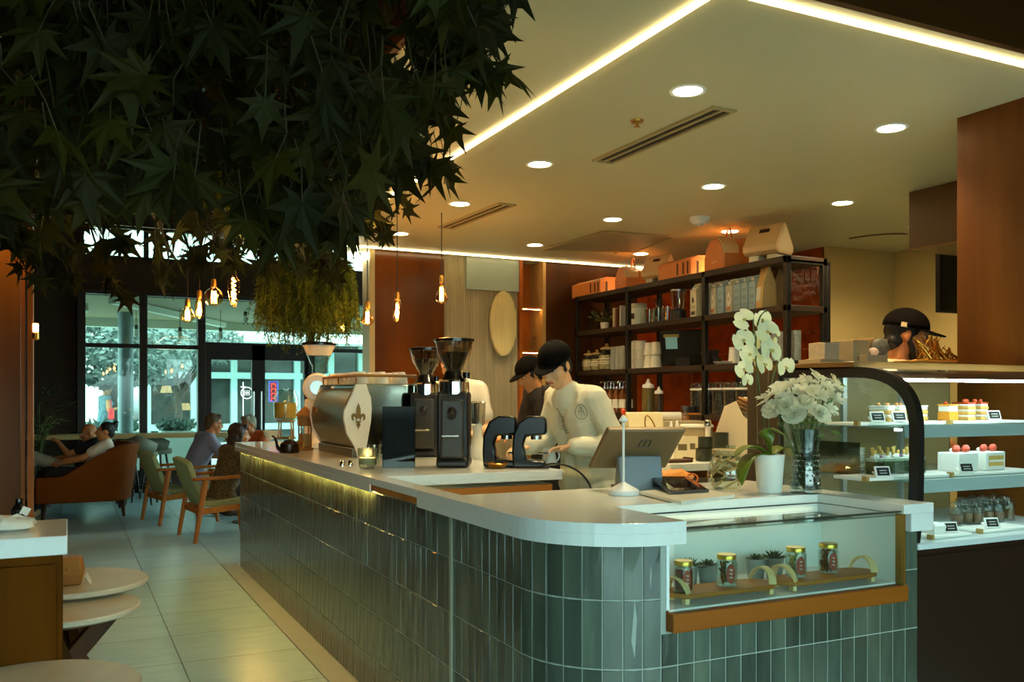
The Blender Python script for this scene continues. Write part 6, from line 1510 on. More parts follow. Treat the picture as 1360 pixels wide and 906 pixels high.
def hand(m, wr, d, n, side, curl=.6, s_=1.0):
    d = d.normalized(); n = (n-d*n.dot(d)).normalized(); s = n.cross(d).normalized()*side
    for k in (-1.5,-.5,.5,1.5): m.cap(wr+s*k*.011*s_, wr+d*.082*s_+s*k*.0195*s_, .0135*s_, .0105*s_, 8)
    for k, L in zip((1.5,.5,-.5,-1.5), (.072,.082,.076,.058)):
        p = wr+d*.086*s_+s*k*.0205*s_; a = 0
        for j, f in enumerate((.45,.3,.25)):
            a += curl*(.55+.35*j); dd = d*cos(a)-n*sin(a)+s*(k*.05); q2 = p+dd.normalized()*L*f*s_
            m.cap(p, q2, (.0095-.001*j)*s_, (.0088-.001*j)*s_, 8); p = q2
    p = wr+d*.028*s_+s*.026*s_; q2 = p+(d*.62+s*.62-n*.3).normalized()*.036*s_; q3 = q2+(d*.85+s*.15-n*.35).normalized()*.030*s_
    m.cap(p, q2, .012*s_, .0105*s_, 8); m.cap(q2, q3, .0105*s_, .009*s_, 8)
def head_mb(m, H, Q, jaw=1.0):
    L = lambda x, y, z: H+Q @ V(x,y,z)
    m.sph(L(0,-.012,.028),(.074,.092,.088),16,12,Q); m.sph(L(0,.028,-.03),(.060*jaw,.066,.082),16,12,Q); m.sph(L(0,.058,-.092),(.030*jaw,.028,.024),12,8,Q)
    m.cap(L(0,.088,.018),L(0,.114,-.024),.009,.0135,8); m.sph(L(-.013,.102,-.028),(.009,.01,.008),8,6,Q); m.sph(L(.013,.102,-.028),(.009,.01,.008),8,6,Q)
    for s in (-1,1):
        m.sph(L(s*.076,-.004,-.008),(.010,.021,.032),10,8,Q); m.cap(L(s*.012,.083,.030),L(s*.046,.070,.028),.011,.009,8); m.sph(L(s*.042,.058,-.03),(.022,.026,.022),10,8,Q)
    m.cap(L(-.018,.090,-.056),L(.018,.090,-.056),.0075,.0075,8); m.cap(L(-.015,.088,-.067),L(.015,.088,-.067),.0085,.0085,8)
SKIN = mat('skin_light',(226,174,128),.5,var=.06,vscale=20); SKIN2 = mat('skin_tan',(196,122,70),.5,var=.08,vscale=20); SKIN3 = mat('skin_warm',(206,138,84),.5,var=.08,vscale=20)
M_hair = mat('hair_black',(24,17,12),.5,bump=.5,bscale=200,stretch=(1,1,.1)); M_hbr = mat('hair_brown',(54,32,16),.5,bump=.5,bscale=200,stretch=(1,1,.1)); M_hgr = mat('hair_grey',(150,144,120),.6,bump=.5,bscale=200); M_hsh = mat('hair_short_brown',(86,62,34),.6,bump=.5,bscale=200)
def ripple(me, amp, sc, seed=0):
    for v, n in zip(me.vertices, [v.normal.copy() for v in me.vertices]):
        v.co += n*amp*(mnoise.noise(v.co*sc+V(seed,0,0))+.5*mnoise.noise(V(v.co.x*sc*2.3,v.co.y*sc*2.3,v.co.z*sc*1.1)))
def person(label, loc, rz, J, skin, top, bottom, shoes=None, sleeve='short', head=(0,0,0), hair=None, cap=None, vox=.011, sc=1.0, hands=None, female=0, fit=.013, neck_open=0, beard=None, glasses=False, hip_w=1.0, name='person'):
    o = T(name, label, 'person', loc, rz, sc=sc)
    H = J['head']; Q = Euler((head[0],head[1],head[2])).to_matrix(); lat = (J['shR']-J['shL']).normalized(); lh = (J['hiR']-J['hiL']).normalized()
    m = MB(); head_mb(m, H, Q)
    def torso(m, e, pel=True):
        for a, b, wa, wb, ra, rb in (('pelvis','waist',.075*hip_w,.055,.112,.098),('waist','chest',.055,.07,.098,.108)):
            la = lh if a == 'pelvis' else lat
            for s in (-1,1): m.cap(J[a]+la*s*wa, J[b]+lat*s*wb, ra+e, rb+e, 12)
        for s in (-1,1): m.cap(J['chest']+lat*s*.07, J['shL' if s < 0 else 'shR']-lat*s*.045+V(0,0,-.025), .108+e, .072+e, 12)
        m.cap(J['shL'],J['shR'],.058+e,.058+e,12); m.cap(J['neck']+V(0,0,-.06),J['neck']+V(0,0,-.025),.085+e*.5,.07+e*.5,12)
        if female:
            f = lat.cross(V(0,0,1)).normalized()*-1
            for s in (-1,1): m.sph(J['chest']+lat*s*.075+f*.085+V(0,0,.0),.058+e,12,8)
    torso(m, 0)
    m.cap(J['neck']+V(0,0,-.04), H+Q @ V(0,-.018,-.05), .056, .052, 12)
    for s in 'LR':
        m.cap(J['sh'+s],J['el'+s],.050,.040,12); m.cap(J['el'+s],J['wr'+s],.040,.027,12)
        if hands and s in hands: d, n, c = hands[s]
        else: d, n, c = (J['wr'+s]-J['el'+s]), V(0,0,1), .5
        hand(m, J['wr'+s], d, n, 1 if s == 'L' else -1, c)
        m.cap(J['hi'+s],J['kn'+s],.088,.058,12); m.cap(J['kn'+s],J['an'+s],.056,.038,12)
        fd = V(0,1,0); m.cap(J['an'+s]+V(0,-.02,-.045),J['an'+s]+fd*.14+V(0,0,-.055),.036,.03,10)
    link_mesh('body', remesh(m, vox, 3), skin, o)
    # trousers
    if bottom:
        m = MB()
        for s in (-1,1): m.cap(J['pelvis']+lh*s*.075*hip_w, J['pelvis'].lerp(J['waist'],.5)+lh*s*.065, .112+fit, .103+fit, 12)
        for s in 'LR': m.cap(J['hi'+s],J['kn'+s],.088+fit,.060+fit,12); m.cap(J['kn'+s],J['kn'+s].lerp(J['an'+s],.93),.058+fit,.046+fit,12)
        me = remesh(m, max(vox,.012), 5); ripple(me,.006,11,3); link_mesh('trousers', me, bottom, o)
    if shoes:
        for s in 'LR':
            m = MB(); m.cap(J['an'+s]+V(0,-.03,-.045),J['an'+s]+V(0,.06,-.04),.045,.045,10); m.cap(J['an'+s]+V(0,.06,-.045),J['an'+s]+V(0,.16,-.056),.045,.034,10); m.cap(J['an'+s]+V(0,-.01,0),J['an'+s]+V(0,-.02,-.03),.045,.045,10)
            link_mesh('shoe', remesh(m, .012, 4), shoes, o)
    m = MB(); torso(m, fit)
    if bottom is None: 
        m.cap(J['pelvis'],J['pelvis']+V(0,0,-.45),.15,.2,14)
    for s in (-1,1): m.cap(J['pelvis'].lerp(J['waist'],-.25)+lh*s*.075*hip_w, J['waist']+lat*s*.055, .118+fit*1.5, .10+fit, 12)
    for s in 'LR':
        if sleeve == 'long': m.cap(J['sh'+s],J['el'+s],.052+fit,.046+fit,12); m.cap(J['el'+s],J['el'+s].lerp(J['wr'+s],.93),.045+fit,.032+fit,12)
        elif sleeve == 'short': m.cap(J['sh'+s],J['sh'+s].lerp(J['el'+s],.62),.052+fit,.054+fit,12)
    me = remesh(m, vox, 4); ripple(me,.009,9,1); shirt = link_mesh('top', me, top, o)
    # hair
    L = lambda x, y, z: H+Q @ V(x,y,z)
    hm = M_hair
    if hair:
        kind, hm = hair; m = MB()
        m.sph(L(0,-.022,.036),(.082,.096,.090),16,12,Q)
        if kind in ('short','grey'): m.cap(L(-.03,.045,.085),L(.03,.045,.085),.034,.034,10); m.sph(L(0,-.06,-.03),(.066,.045,.06),12,8,Q)
        if kind == 'bun': m.sph(L(0,-.10,.085),(.045,.045,.045),12,8); m.sph(L(.01,-.12,.12),(.028,.028,.028),8,6); m.sph(L(0,-.06,-.02),(.07,.05,.06),12,8,Q)
        if kind == 'long':
            for x in (-.06,-.03,0,.03,.06): m.cap(L(x,-.055,-.02),L(x*1.15,-.07,-.26),.04,.024,10)
            for s in (-1,1): m.cap(L(s*.066,.0,.02),L(s*.075,-.01,-.22),.030,.022,10)
            m.cap(L(-.03,.05,.09),L(.03,.05,.09),.028,.028,10)
        if kind == 'curly':
            q = random.Random(2)
            for i in range(50):
                a = q.uniform(0,6.28); b = q.uniform(-.3,1.4); m.sph(L(.105*cos(a)*cos(b),-.045+.09*sin(a)*cos(b),.04+.11*sin(b)),q.uniform(.025,.04),8,6)
        if kind == 'undercap': m.sph(L(0,-.055,-.035),(.070,.05,.055),12,8,Q); [m.cap(L(s*.070,.012,.03),L(s*.071,.016,-.03),.014,.009,8) for s in (-1,1)]
        me = remesh(m, .010, 2); ripple(me,.006,40,2)
        # keep the face free
        bm = bmesh.new(); bm.from_mesh(me); Qi = Q.inverted(); dl = []
        for f in bm.faces:
            c = Qi @ (f.calc_center_median()-H)
            if c.y > .062 and c.z < .068 and abs(c.x) < .075 and kind != 'curly': dl.append(f)
        bmesh.ops.delete(bm, geom=dl, context='FACES'); bm.to_mesh(me); bm.free()
        link_mesh('hair', me, hm, o)
    if cap:
        cm = cap; cm.node_tree.nodes['Principled BSDF'].inputs['Specular IOR Level'].default_value = .1; m = MB(Matrix.Translation(H) @ Q.to_4x4()); N, K = 28, 8; vs_ = []; fs = []
        for k in range(K+1):
            b = -.12+(pi/2+.12)*k/K
            for j in range(N): a = 2*pi*j/N; vs_.append((.088*cos(a)*cos(b), -.014+.106*sin(a)*cos(b), .046+.086*sin(b)))
        for k in range(K):
            for j in range(N): fs.append((k*N+j,k*N+(j+1)%N,(k+1)*N+(j+1)%N,(k+1)*N+j))
        m.add(vs_, fs); c_ = m.build('cap', cm, o, True, ang=60); sd = c_.modifiers.new('s','SOLIDIFY'); sd.thickness = .006; sd.offset = 1
        m = MB(Matrix.Translation(H) @ Q.to_4x4()); vs_ = []; fs = []; N = 14
        for i in range(N+1):
            a = R(22+136*i/N); x = .088*cos(a); y = -.014+.106*sin(a)
            for r_ in range(5):
                e = r_/4*(.084*math.sin(R(180*i/N))**.55); vs_.append((x*(1+e*.5), y+e, .044-e*.16-.35*x*x*1.6))
        for i in range(N):
            for r_ in range(4): fs.append((i*5+r_,(i+1)*5+r_,(i+1)*5+r_+1,i*5+r_+1))
        m.add(vs_, fs); b_ = m.build('brim', cm, c_, True, ang=80); sd = b_.modifiers.new('s','SOLIDIFY'); sd.thickness = .005
        MB(Matrix.Translation(H) @ Q.to_4x4()).sph((0,-.014,.133),(.008,.008,.005),10,6).build('button', cm, c_)
    eyew = mat('eye_white',(222,214,200),.3); eyed = mat('eye_dark',(34,20,12),.2)
    for s in (-1,1):
        e = MB().sph(L(s*.031,.0765,.006),(.011,.010,.0075),10,8,Q).build('eye', eyew, o); MB().sph(L(s*.031,.0845,.006),(.0055,.004,.0058),10,6,Q).build('iris', eyed, e)
        MB().cap(L(s*.017,.092,.034),L(s*.047,.078,.032),.0042,.0028,8).build('eyebrow', hm, o)
    MB().cap(L(-.017,.0965,-.0605),L(.017,.0965,-.0605),.004,.004,8).build('lips', mat('lips',(172,92,72),.5), o)
    if beard:
        m = MB(); m.sph(L(0,.052,-.085),(.056,.045,.040),14,10,Q); [m.cap(L(s*.066,.008,-.025),L(s*.05,.05,-.085),.014,.02,8) for s in (-1,1)]; m.cap(L(-.02,.094,-.046),L(.02,.094,-.046),.006,.006,8)
        link_mesh('beard', remesh(m,.008,2), M_hair, o)
    if glasses:
        m = MB()
        for s in (-1,1): m.lathe([(.019,-.002),(.023,-.002),(.023,.002),(.019,.002),(.019,-.002)],L(s*.032,.097,.004),18,Q @ V(0,1,0)); m.tube([L(s*.054,.095,.008),L(s*.082,.0,.004)],.0025,6)
        m.tube([L(-.01,.099,.006),L(.01,.099,.006)],.0025,6).build('glasses', M_blk, o)
    return o, shirt
def J_(base, **k):
    j = {a: b.copy() for a, b in base.items()}
    for a, b in k.items(): j[a] = V(*b) if isinstance(b, tuple) else b
    return j
def on_shirt(shirt, pts, dr, off=.002):
    me = shirt.data; bv = BVHTree.FromPolygons([v.co for v in me.vertices],[tuple(p.vertices) for p in me.polygons]); out = []
    for p in pts:
        h = bv.ray_cast(V(*p), V(*dr)); out.append((h[0]-V(*dr).normalized()*off) if h[0] is not None else None)
    return [p for p in out if p is not None]
M_cot = mat('cream_cotton',(214,212,188),.85,var=.06,vscale=8,bump=.3,bscale=250)
# barista bending over the tampers (faces -X)
jb = J_(STAND, waist=(0,.03,1.10), chest=(0,.10,1.29), neck=(0,.165,1.45), head=(0,.255,1.585), shL=(-.175,.12,1.40), shR=(.175,.12,1.40),
    elL=(-.27,.02,1.14), elR=(.23,.16,1.15), wrL=(-.17,.27,1.135), wrR=(.12,.36,1.13))
ob, sh = person('barista in black cap and cream long-sleeved shirt bending over the tampers', (2.71,4.50,0), R(97), jb, SKIN, M_cot, mat('black_trousers',(24,22,20),.7), M_blk, 'long', (R(-30),0,R(22)), ('undercap',M_hair), mat('cap_black',(9,7,6),.85), .008, 1.0,
    {'L':(V(.35,.9,-.12),V(.35,-.1,.9),.42),'R':(V(-.2,.95,-.15),V(-.2,.1,1),.5)}, fit=.02)
ink = mat('print_ink',(140,138,112),.7)
bm_ = MB(); cxe, cze = -.125, 1.325; dr = (.35,-1,0); ok = 0
def sp_(x, z): return (x-.35*.6, .1+.6, z)
pts = on_shirt(sh, [sp_(cxe+.034*cos(t), cze+.04*sin(t)) for t in [2*pi*k/24 for k in range(25)]], dr)
if len(pts) > 3: bm_.tube(pts, .0022, 5)
for a, b in (((-.02,-.02),(-.005,.028)),((.0,-.028),(.0,.03)),((.018,-.02),(.006,.028)),((-.02,.0),(.02,.004))):
    pts = on_shirt(sh, [sp_(cxe+a[0]+(b[0]-a[0])*k/6, cze+a[1]+(b[1]-a[1])*k/6) for k in range(7)], dr)
    if len(pts) > 2: bm_.tube(pts, .0018, 5)
if bm_.v: bm_.build('shirt_emblem', ink, ob)
bm_ = MB(); q = random.Random(5)
for k in range(7):
    z0 = 1.36-.014*k; pts = on_shirt(sh, [(x, .8, z0+.012*math.sin(x*90)) for x in [-.03+.06*i/8 for i in range(9)]], (0,-1,-.1))
    if len(pts) > 3: bm_.tube(pts, .002, 5)
pts = on_shirt(sh, [(0,.8,1.40-.02*i) for i in range(8)], (0,-1,-.1))
if len(pts) > 3: bm_.tube(pts, .003, 5)
if bm_.v: bm_.build('neck_lacing', ink, ob)
tw = MB(); vs_ = []; fs = []
for i in range(7):
    for k in range(6):
        vs_.append((-.16-.012*math.sin(k*2+i*.6), -.10+.028*k-.0*i, .99-.06*i))
for i in range(6):
    for k in range(5): fs.append((i*6+k,i*6+k+1,(i+1)*6+k+1,(i+1)*6+k))
tw.add(vs_, fs); t_ = tw.build('waist_towel', M_cot, ob, True, ang=180); sd = t_.modifiers.new('s','SOLIDIFY'); sd.thickness = .006
# small white jug the barista holds
hp = ob.matrix_basis
jug = T('milk_jug','small pale jug between the hands of the cream shirted barista','jug',(2.36,4.36,ZT+.012)); MB().lathe([(0,0),(.04,0),(.043,.01),(.032,.075),(.036,.09),(.033,.09),(.028,.075),(.038,.012),(0,.01)],(0,0,0),20).build('body',mat('jug_white',(206,214,212),.25,.2),jug); MB().tube(bez((.034,0,.08),(.07,0,.08),(.07,0,.02),(.04,0,.02),8),.005,6).build('handle',MATS['jug_white'],jug)
bpy.data.objects['milk_jug'].location.z = ZT
# second barista behind the grinders
j2 = J_(STAND, elL=(-.25,.05,1.14), elR=(.26,.03,1.14), wrL=(-.14,.30,1.10), wrR=(.16,.30,1.10), head=(.0,.06,1.60))
o2_, sh2 = person('barista in white polo with dark name badge, head hidden behind the hopper', (2.53,6.15,0), R(150), j2, SKIN, mat('white_polo',(222,214,194),.8,var=.05,vscale=9), mat('dark_trousers',(40,36,32),.7), M_blk, 'short', (R(-22),0,R(-10)), ('short',M_hair), None, .012, 1.03, fit=.018)
pts = on_shirt(sh2, [(.06+.06*a,.6,1.335+.018*b) for a, b in ((0,0),(1,0),(1,1),(0,1))], (0,-1,0), .003)
if len(pts) == 4: MB().add(pts+[p+V(0,.004,0) for p in pts],[(0,1,2,3),(7,6,5,4),(0,4,5,1),(1,5,6,2),(2,6,7,3),(3,7,4,0)]).build('name_badge', M_krd, o2_)
m = MB()
for s in (-1,1): m.add([J + V(0,0,0) for J in (V(0,.10,1.455),V(s*.07,.065,1.47),V(s*.085,.085,1.43),V(s*.03,.115,1.405))],[(0,1,2,3)])
c_ = m.build('collar', MATS['white_polo'], o2_, False); sd = c_.modifiers.new('s','SOLIDIFY'); sd.thickness = .006
m = MB().prism_y([(-.03,1.46),(.03,1.46),(.0,1.39)], .095, .112); m.build('undershirt', M_blk, o2_)
# third worker in black behind
j3 = J_(STAND, waist=(0,.03,1.10), chest=(0,.09,1.29), neck=(0,.15,1.43), head=(0,.22,1.555), shL=(-.17,.10,1.40), shR=(.17,.10,1.40), elL=(-.22,.14,1.14), elR=(.22,.14,1.14), wrL=(-.12,.36,1.10), wrR=(.12,.36,1.10))
person('worker in black cap and black clothes half hidden behind the cream shirted barista', (3.42,6.25,0), R(95), j3, SKIN3, mat('black_shirt',(26,22,18),.8), MATS['black_trousers'], M_blk, 'long', (R(-30),0,0), ('undercap',M_hair), MATS['cap_black'], .013, 1.02)
# bearded man in the kitchen
j4 = J_(STAND, waist=(0,.03,1.10), chest=(0,.06,1.30), neck=(0,.09,1.45), head=(0,.135,1.595), elL=(-.22,.10,1.13), elR=(.22,.10,1.13), wrL=(-.12,.33,1.05), wrR=(.12,.33,1.05))
o4, sh4 = person('bearded man in dark cap and white t-shirt working behind the pastry case', (4.0,3.60,0), R(-142), j4, SKIN2, mat('white_tee',(216,196,156),.85), MATS['dark_trousers'], M_blk, 'short', (R(-12),0,R(8)), ('undercap',M_hair), mat('cap_brown',(16,9,6),.85), .011, 1.09, beard=True)
MB(Matrix.Translation(j4['head']) @ Euler((R(-12),0,R(8))).to_matrix().to_4x4()).cbox((.09,-.03,.045),(.006,.03,.022)).build('cap_patch', M_tan, o4)
# guests ----------------------------------------------------------
j5 = J_(SIT, waist=(0,.03,.61), chest=(0,.13,.80), neck=(0,.20,.95), head=(0,.25,1.085), shL=(-.18,.15,.92), shR=(.18,.15,.92), elL=(-.24,.30,.70), elR=(.24,.30,.70), wrL=(-.05,.48,.68), wrR=(.08,.48,.68))
p = pt(262,560,10.6); person('man with short hair and glasses in lavender t-shirt leaning forward at the table', (1.28,11.0,.02), R(-80), j5, SKIN2, mat('lavender_tee',(142,140,164),.85,var=.06,vscale=9), mat('cream_trousers',(206,192,156),.8), M_krd, 'short', (R(-8),0,0), ('short',M_hsh), None, .012, 1.0, glasses=True)
M_pat = mat('leopard_blouse',(120,92,46),.85,col2=(40,28,14),vscale=60)
j6 = J_(SIT, waist=(0,.02,.60), chest=(0,.08,.78), neck=(0,.12,.93), head=(0,.16,1.065), shL=(-.16,.08,.90), shR=(.16,.08,.90), elL=(-.22,.2,.68), elR=(.22,.2,.68), wrL=(-.06,.40,.72), wrR=(.06,.40,.72))
person('woman with long brown hair and speckled blouse seated in the nearer lounge chair', (1.42,9.56,-.04), R(-78), j6, SKIN3, M_pat, mat('dark_skirt',(44,34,26),.8), M_krd, 'long', (R(-6),0,R(-6)), ('long',M_hbr), None, .012, 1.0, female=1)
j7 = J_(SIT, waist=(0,.02,.60), chest=(0,.08,.79), neck=(0,.11,.94), head=(0,.15,1.075), elL=(-.22,.2,.70), elR=(.22,.2,.70), wrL=(-.08,.36,.86), wrR=(.08,.36,.86))
lc = T('side_chair','wooden side chair under the grey haired guest beyond the bar','chair',(2.16,11.58,0),R(35))
MB().box(-.22,.22,-.22,.22,.40,.45).build('seat',M_grn,lc,bevel=.015); [MB().tube([(x_,y_,.40),(x_*1.1,y_*1.1,0)],[.02,.015],8).build('leg',M_wl,lc) for x_ in (-.18,.18) for y_ in (-.18,.18)]; MB().box(.19,.22,-.2,.2,.45,.82).build('backrest',M_wl,lc,bevel=.01)
person('grey haired guest in orange top facing left beyond the far bar end', (2.13,11.54,.0), R(118), j7, SKIN2, mat('orange_top',(196,98,44),.8), MATS['dark_skirt'], M_krd, 'short', (R(-10),0,R(12)), ('grey',M_hgr), None, .014, 1.0, female=1)
# couple in the armchair
j8 = J_(SIT, pelvis=(0,0,.52), waist=(0,-.06,.62), chest=(0,-.17,.79), neck=(0,-.20,.93), head=(0,-.19,1.05), shL=(-.17,-.20,.90), shR=(.17,-.20,.90), elL=(-.22,.06,.74), elR=(.21,.02,.74), wrL=(-.12,.27,.68), wrR=(.06,.28,.70), knL=(-.12,.44,.58), knR=(.12,.44,.56), anL=(-.12,.62,.12), anR=(.14,.60,.12), hiL=(-.09,.02,.52), hiR=(.09,.02,.52))
person('woman with dark bun in white t-shirt reclining in the brown armchair', (.22,11.93,-.02), R(88), j8, SKIN3, mat('white_top',(222,204,180),.85,var=.06,vscale=9), mat('black_jeans',(26,24,24),.8), mat('pale_shoes',(196,160,110),.6), 'short', (R(4),0,R(6)), ('bun',M_hair), None, .012, .97, female=1)
j9 = J_(j8, head=(.0,-.12,1.02), neck=(0,-.17,.91), elL=(-.21,.10,.76), wrL=(-.06,.22,.90), knL=(-.12,.50,.74), knR=(.12,.50,.70), anL=(-.12,.66,.30), anR=(.14,.64,.26))
person('bald companion in black top and pale jeans beside the woman in the armchair', (.12,12.42,-.02), R(86), j9, SKIN2, mat('black_top',(24,22,22),.85), mat('pale_jeans',(176,172,150),.85), MATS['pale_shoes'], 'short', (R(-16),0,R(10)), None, None, .013, .97)
# woman on the street
p = pt(139,600,20.3); jw = J_(STAND, elL=(-.22,.02,1.14), wrL=(-.12,.26,1.20), elR=(.22,.0,1.14), wrR=(.16,.26,1.22))
ow, shw = person('woman with curly dark hair and teal dress standing outside with a red bag', (p.x,p.y,-.02), R(-70), jw, SKIN3, mat('teal_dress',(74,112,120),.8,col2=(110,140,150),vscale=14), None, M_krd, 'none', (0,0,0), ('curly',M_hair), None, .016, 1.0, female=1)
rb = T('red_bag','red handbag hanging at the side of the woman outside','bag',(p.x+.12,p.y-.24,.93)); MB().prism_x([(-.20,0),(.20,0),(.16,.24),(-.16,.24)],-.06,.06).build('bag',mat('bag_red',(222,50,52),.45),rb,bevel=.03); MB().tube(bez((0,-.1,.24),(0,-.1,.5),(0,.1,.5),(0,.1,.24),10),.012,6).build('strap',MATS['bag_red'],rb)
# ================================================================ overhead maple foliage, hanging plant, filament bulbs
def leafmat(name, c, attr='tint'):
    m = mat(name, c, .62, attr=attr, var=.12, vscale=30); m.node_tree.nodes['Principled BSDF'].inputs['Specular IOR Level'].default_value = .25; nt = m.node_tree; L = nt.links.new
    b = nt.nodes['Principled BSDF']; o = [n for n in nt.nodes if n.type == 'OUTPUT_MATERIAL'][0]
    t = nt.nodes.new('ShaderNodeBsdfTranslucent'); src = b.inputs['Base Color'].links[0].from_socket; L(src, t.inputs[0])
    mx = nt.nodes.new('ShaderNodeMixShader'); mx.inputs[0].default_value = .35; L(b.outputs[0], mx.inputs[1]); L(t.outputs[0], mx.inputs[2]); L(mx.outputs[0], o.inputs[0]); return m
M_maple = leafmat('maple_leaf', (58,54,8))
LOBES = [(0,1.0),(16,.50),(33,.44),(47,.93),(60,.46),(74,.36),(92,.74),(106,.34),(122,.24),(140,.46),(160,.16)]
OUT = [(l*sin(R(a)), l*cos(R(a))) for a, l in LOBES]; OUT = OUT+[(0,-.03)]+[(-x,y) for x, y in reversed(OUT[1:])]
def add_leaf(v, f, cols, c, tip, nrm, s, tint, fold):
    tip = tip.normalized(); sd = tip.cross(nrm).normalized(); n = sd.cross(tip); b = len(v); v.append(tuple(c))
    for x, y in OUT:
        r = math.hypot(x,y); p = c+tip*(y*s)+sd*(x*s)+n*s*(-fold*abs(x)*.5-.22*r*r); v.append(tuple(p))
    k = len(OUT)
    for i in range(k): f.append((b, b+1+i, b+1+(i+1)%k)); cols.append(tint)
def colored(name, v, f, cols, m, parent):
    me = bpy.data.meshes.new(name); me.from_pydata(v, [], f); a = me.color_attributes.new('tint','FLOAT_COLOR','CORNER'); buf = []
    for p in me.polygons: buf += list(cols[p.index])*p.loop_total
    a.data.foreach_set('color', buf); me.materials.append(m); o = bpy.data.objects.new(name, me); COL.objects.link(o); o.parent = parent; return o
def inpoly(x, y, P):
    r = False; j = len(P)-1
    for i in range(len(P)):
        if (P[i][1] > y) != (P[j][1] > y) and x < (P[j][0]-P[i][0])*(y-P[i][1])/(P[j][1]-P[i][1])+P[i][0]: r = not r
        j = i
    return r
CAN = [(-120,-120),(640,-120),(640,30),(632,80),(600,105),(575,140),(545,150),(560,200),(520,235),(488,280),(470,315),(430,325),(370,310),(300,300),(240,300),(200,275),(110,280),(60,330),(-120,340)]
q = random.Random(42)
trunk = Vector((-.55,3.9,3.45))
tr = T('maple_canopy','large dark green maple branches spreading overhead at the upper left','tree',(0,0,0))
v, f, cols = [], [], []; bm_ = MB(); ends = []
for i in range(30):
    for _ in range(40):
        e = pt(q.uniform(-60,610), q.uniform(-60,300), q.uniform(2.1,6.2))
        if inpoly(*proj(e), CAN) and not (e.x > 1.0 and e.z > 2.6) and e.z < 4.1: break
    mid = trunk.lerp(e,.5)+Vector((q.uniform(-.3,.3),q.uniform(-.3,.3),q.uniform(.0,.35)))
    if mid.x > .9: mid.x = .9
    c = bez(trunk+Vector((q.uniform(-.5,.5),q.uniform(-1.4,1.4),q.uniform(0,.4))), mid, mid.lerp(e,.5)+Vector((0,0,.12)), e, 10); ends.append(c)
    bm_.tube(c, [.026-.0022*k for k in range(11)], 6)
bm_.build('branches', mat('maple_bark',(52,38,22),.8,var=.3,vscale=20), tr)
tw = MB()
def leaf_at(p, tip=None, s=None, tone=None):
    tip = tip or Vector((q.gauss(0,.55),q.gauss(0,.55),-q.uniform(.35,1.2)))
    nrm = Vector((q.gauss(0,1)-.25,q.gauss(0,1)-.7,q.gauss(0,.5)+.25)); 
    if abs(tip.normalized().dot(nrm.normalized())) > .9: nrm = nrm.orthogonal()
    t = tone or q.choice([.45,.6,.75,.85,1,1.1]); tint = (t*q.uniform(.9,1.15), t, t*q.uniform(.6,.9), 1)
    add_leaf(v, f, cols, p, tip, nrm, s or q.uniform(.085,.135), tint, q.uniform(-.1,.5))
    up = -tip.normalized(); tw.tube([p, p+up*.04+Vector((q.uniform(-.02,.02),q.uniform(-.02,.02),.03)), p+up*.07+Vector((0,0,.07))], .0016, 4, False)
n = 0
while n < 2000:
    u = q.uniform(-110,650); vv = q.uniform(-110,345); t = 2.0+4.6*q.random()**1.15
    if not inpoly(u, vv, CAN): continue
    p = pt(u, vv, t)
    if p.z > 4.2 or (p.x > .98 and p.y > 2.1 and p.z > 2.62): continue
    leaf_at(p); n += 1
# outer sprays : twigs that carry leaves beyond the mass
for pts_, t in (([(560,60),(620,60),(655,45)],2.45),([(570,90),(630,85),(662,92)],2.5),([(600,10),(640,0),(655,-15)],2.5),([(520,110),(560,135),(590,158)],3.1),([(500,190),(550,205),(596,216)],3.3),([(510,170),(545,190),(570,222)],3.3),([(470,240),(500,255),(530,262)],4.0),([(460,270),(485,290),(505,300)],4.2),([(200,280),(225,320),(225,372)],3.6),([(240,300),(252,335),(262,352)],3.9),([(270,290),(285,310),(312,345)],3.8),([(150,280),(158,300),(160,318)],3.2),([(110,280),(112,320),(100,372)],4.2),([(60,320),(75,350),(88,372)],4.6),([(130,330),(150,360),(168,395)],5.2),([(120,300),(128,330),(150,372)],4.9),([(330,300),(345,330),(352,352)],4.4),([(400,310),(430,330),(440,365)],4.5),([(300,300),(305,320),(310,340)],4.4),([(30,330),(45,345),(55,372)],4.4),([(430,310),(445,340),(450,375)],4.7),([(380,310),(395,330),(405,350)],4.4)):
    w3 = [pt(a, b, t) for a, b in pts_]; c = bez(w3[0], w3[0].lerp(w3[1],.7), w3[1], w3[2], 8); bmx = MB().tube(c, [.006]*4+[.004]*3+[.003]*2, 5)
    bmx.build('twig', MATS['maple_bark'], tr)
    for k in range(2,9):
        if q.random() < .8:
            leaf_at(c[k]+Vector((q.uniform(-.05,.05),q.uniform(-.05,.05),q.uniform(-.06,.02))), Vector((q.gauss(0,.5),q.gauss(0,.5),-q.uniform(.5,1))), q.uniform(.06,.09)*t/3.6 if t > 3.6 else None)
    leaf_at(c[-1], (w3[2]-w3[1]).normalized()+Vector((0,0,-.5)), .085*max(1,t/4))
colored('foliage', v, f, cols, M_maple, tr)
tw.build('leaf_stalks', mat('stalk',(58,52,20),.7), tr, False, recalc=False)
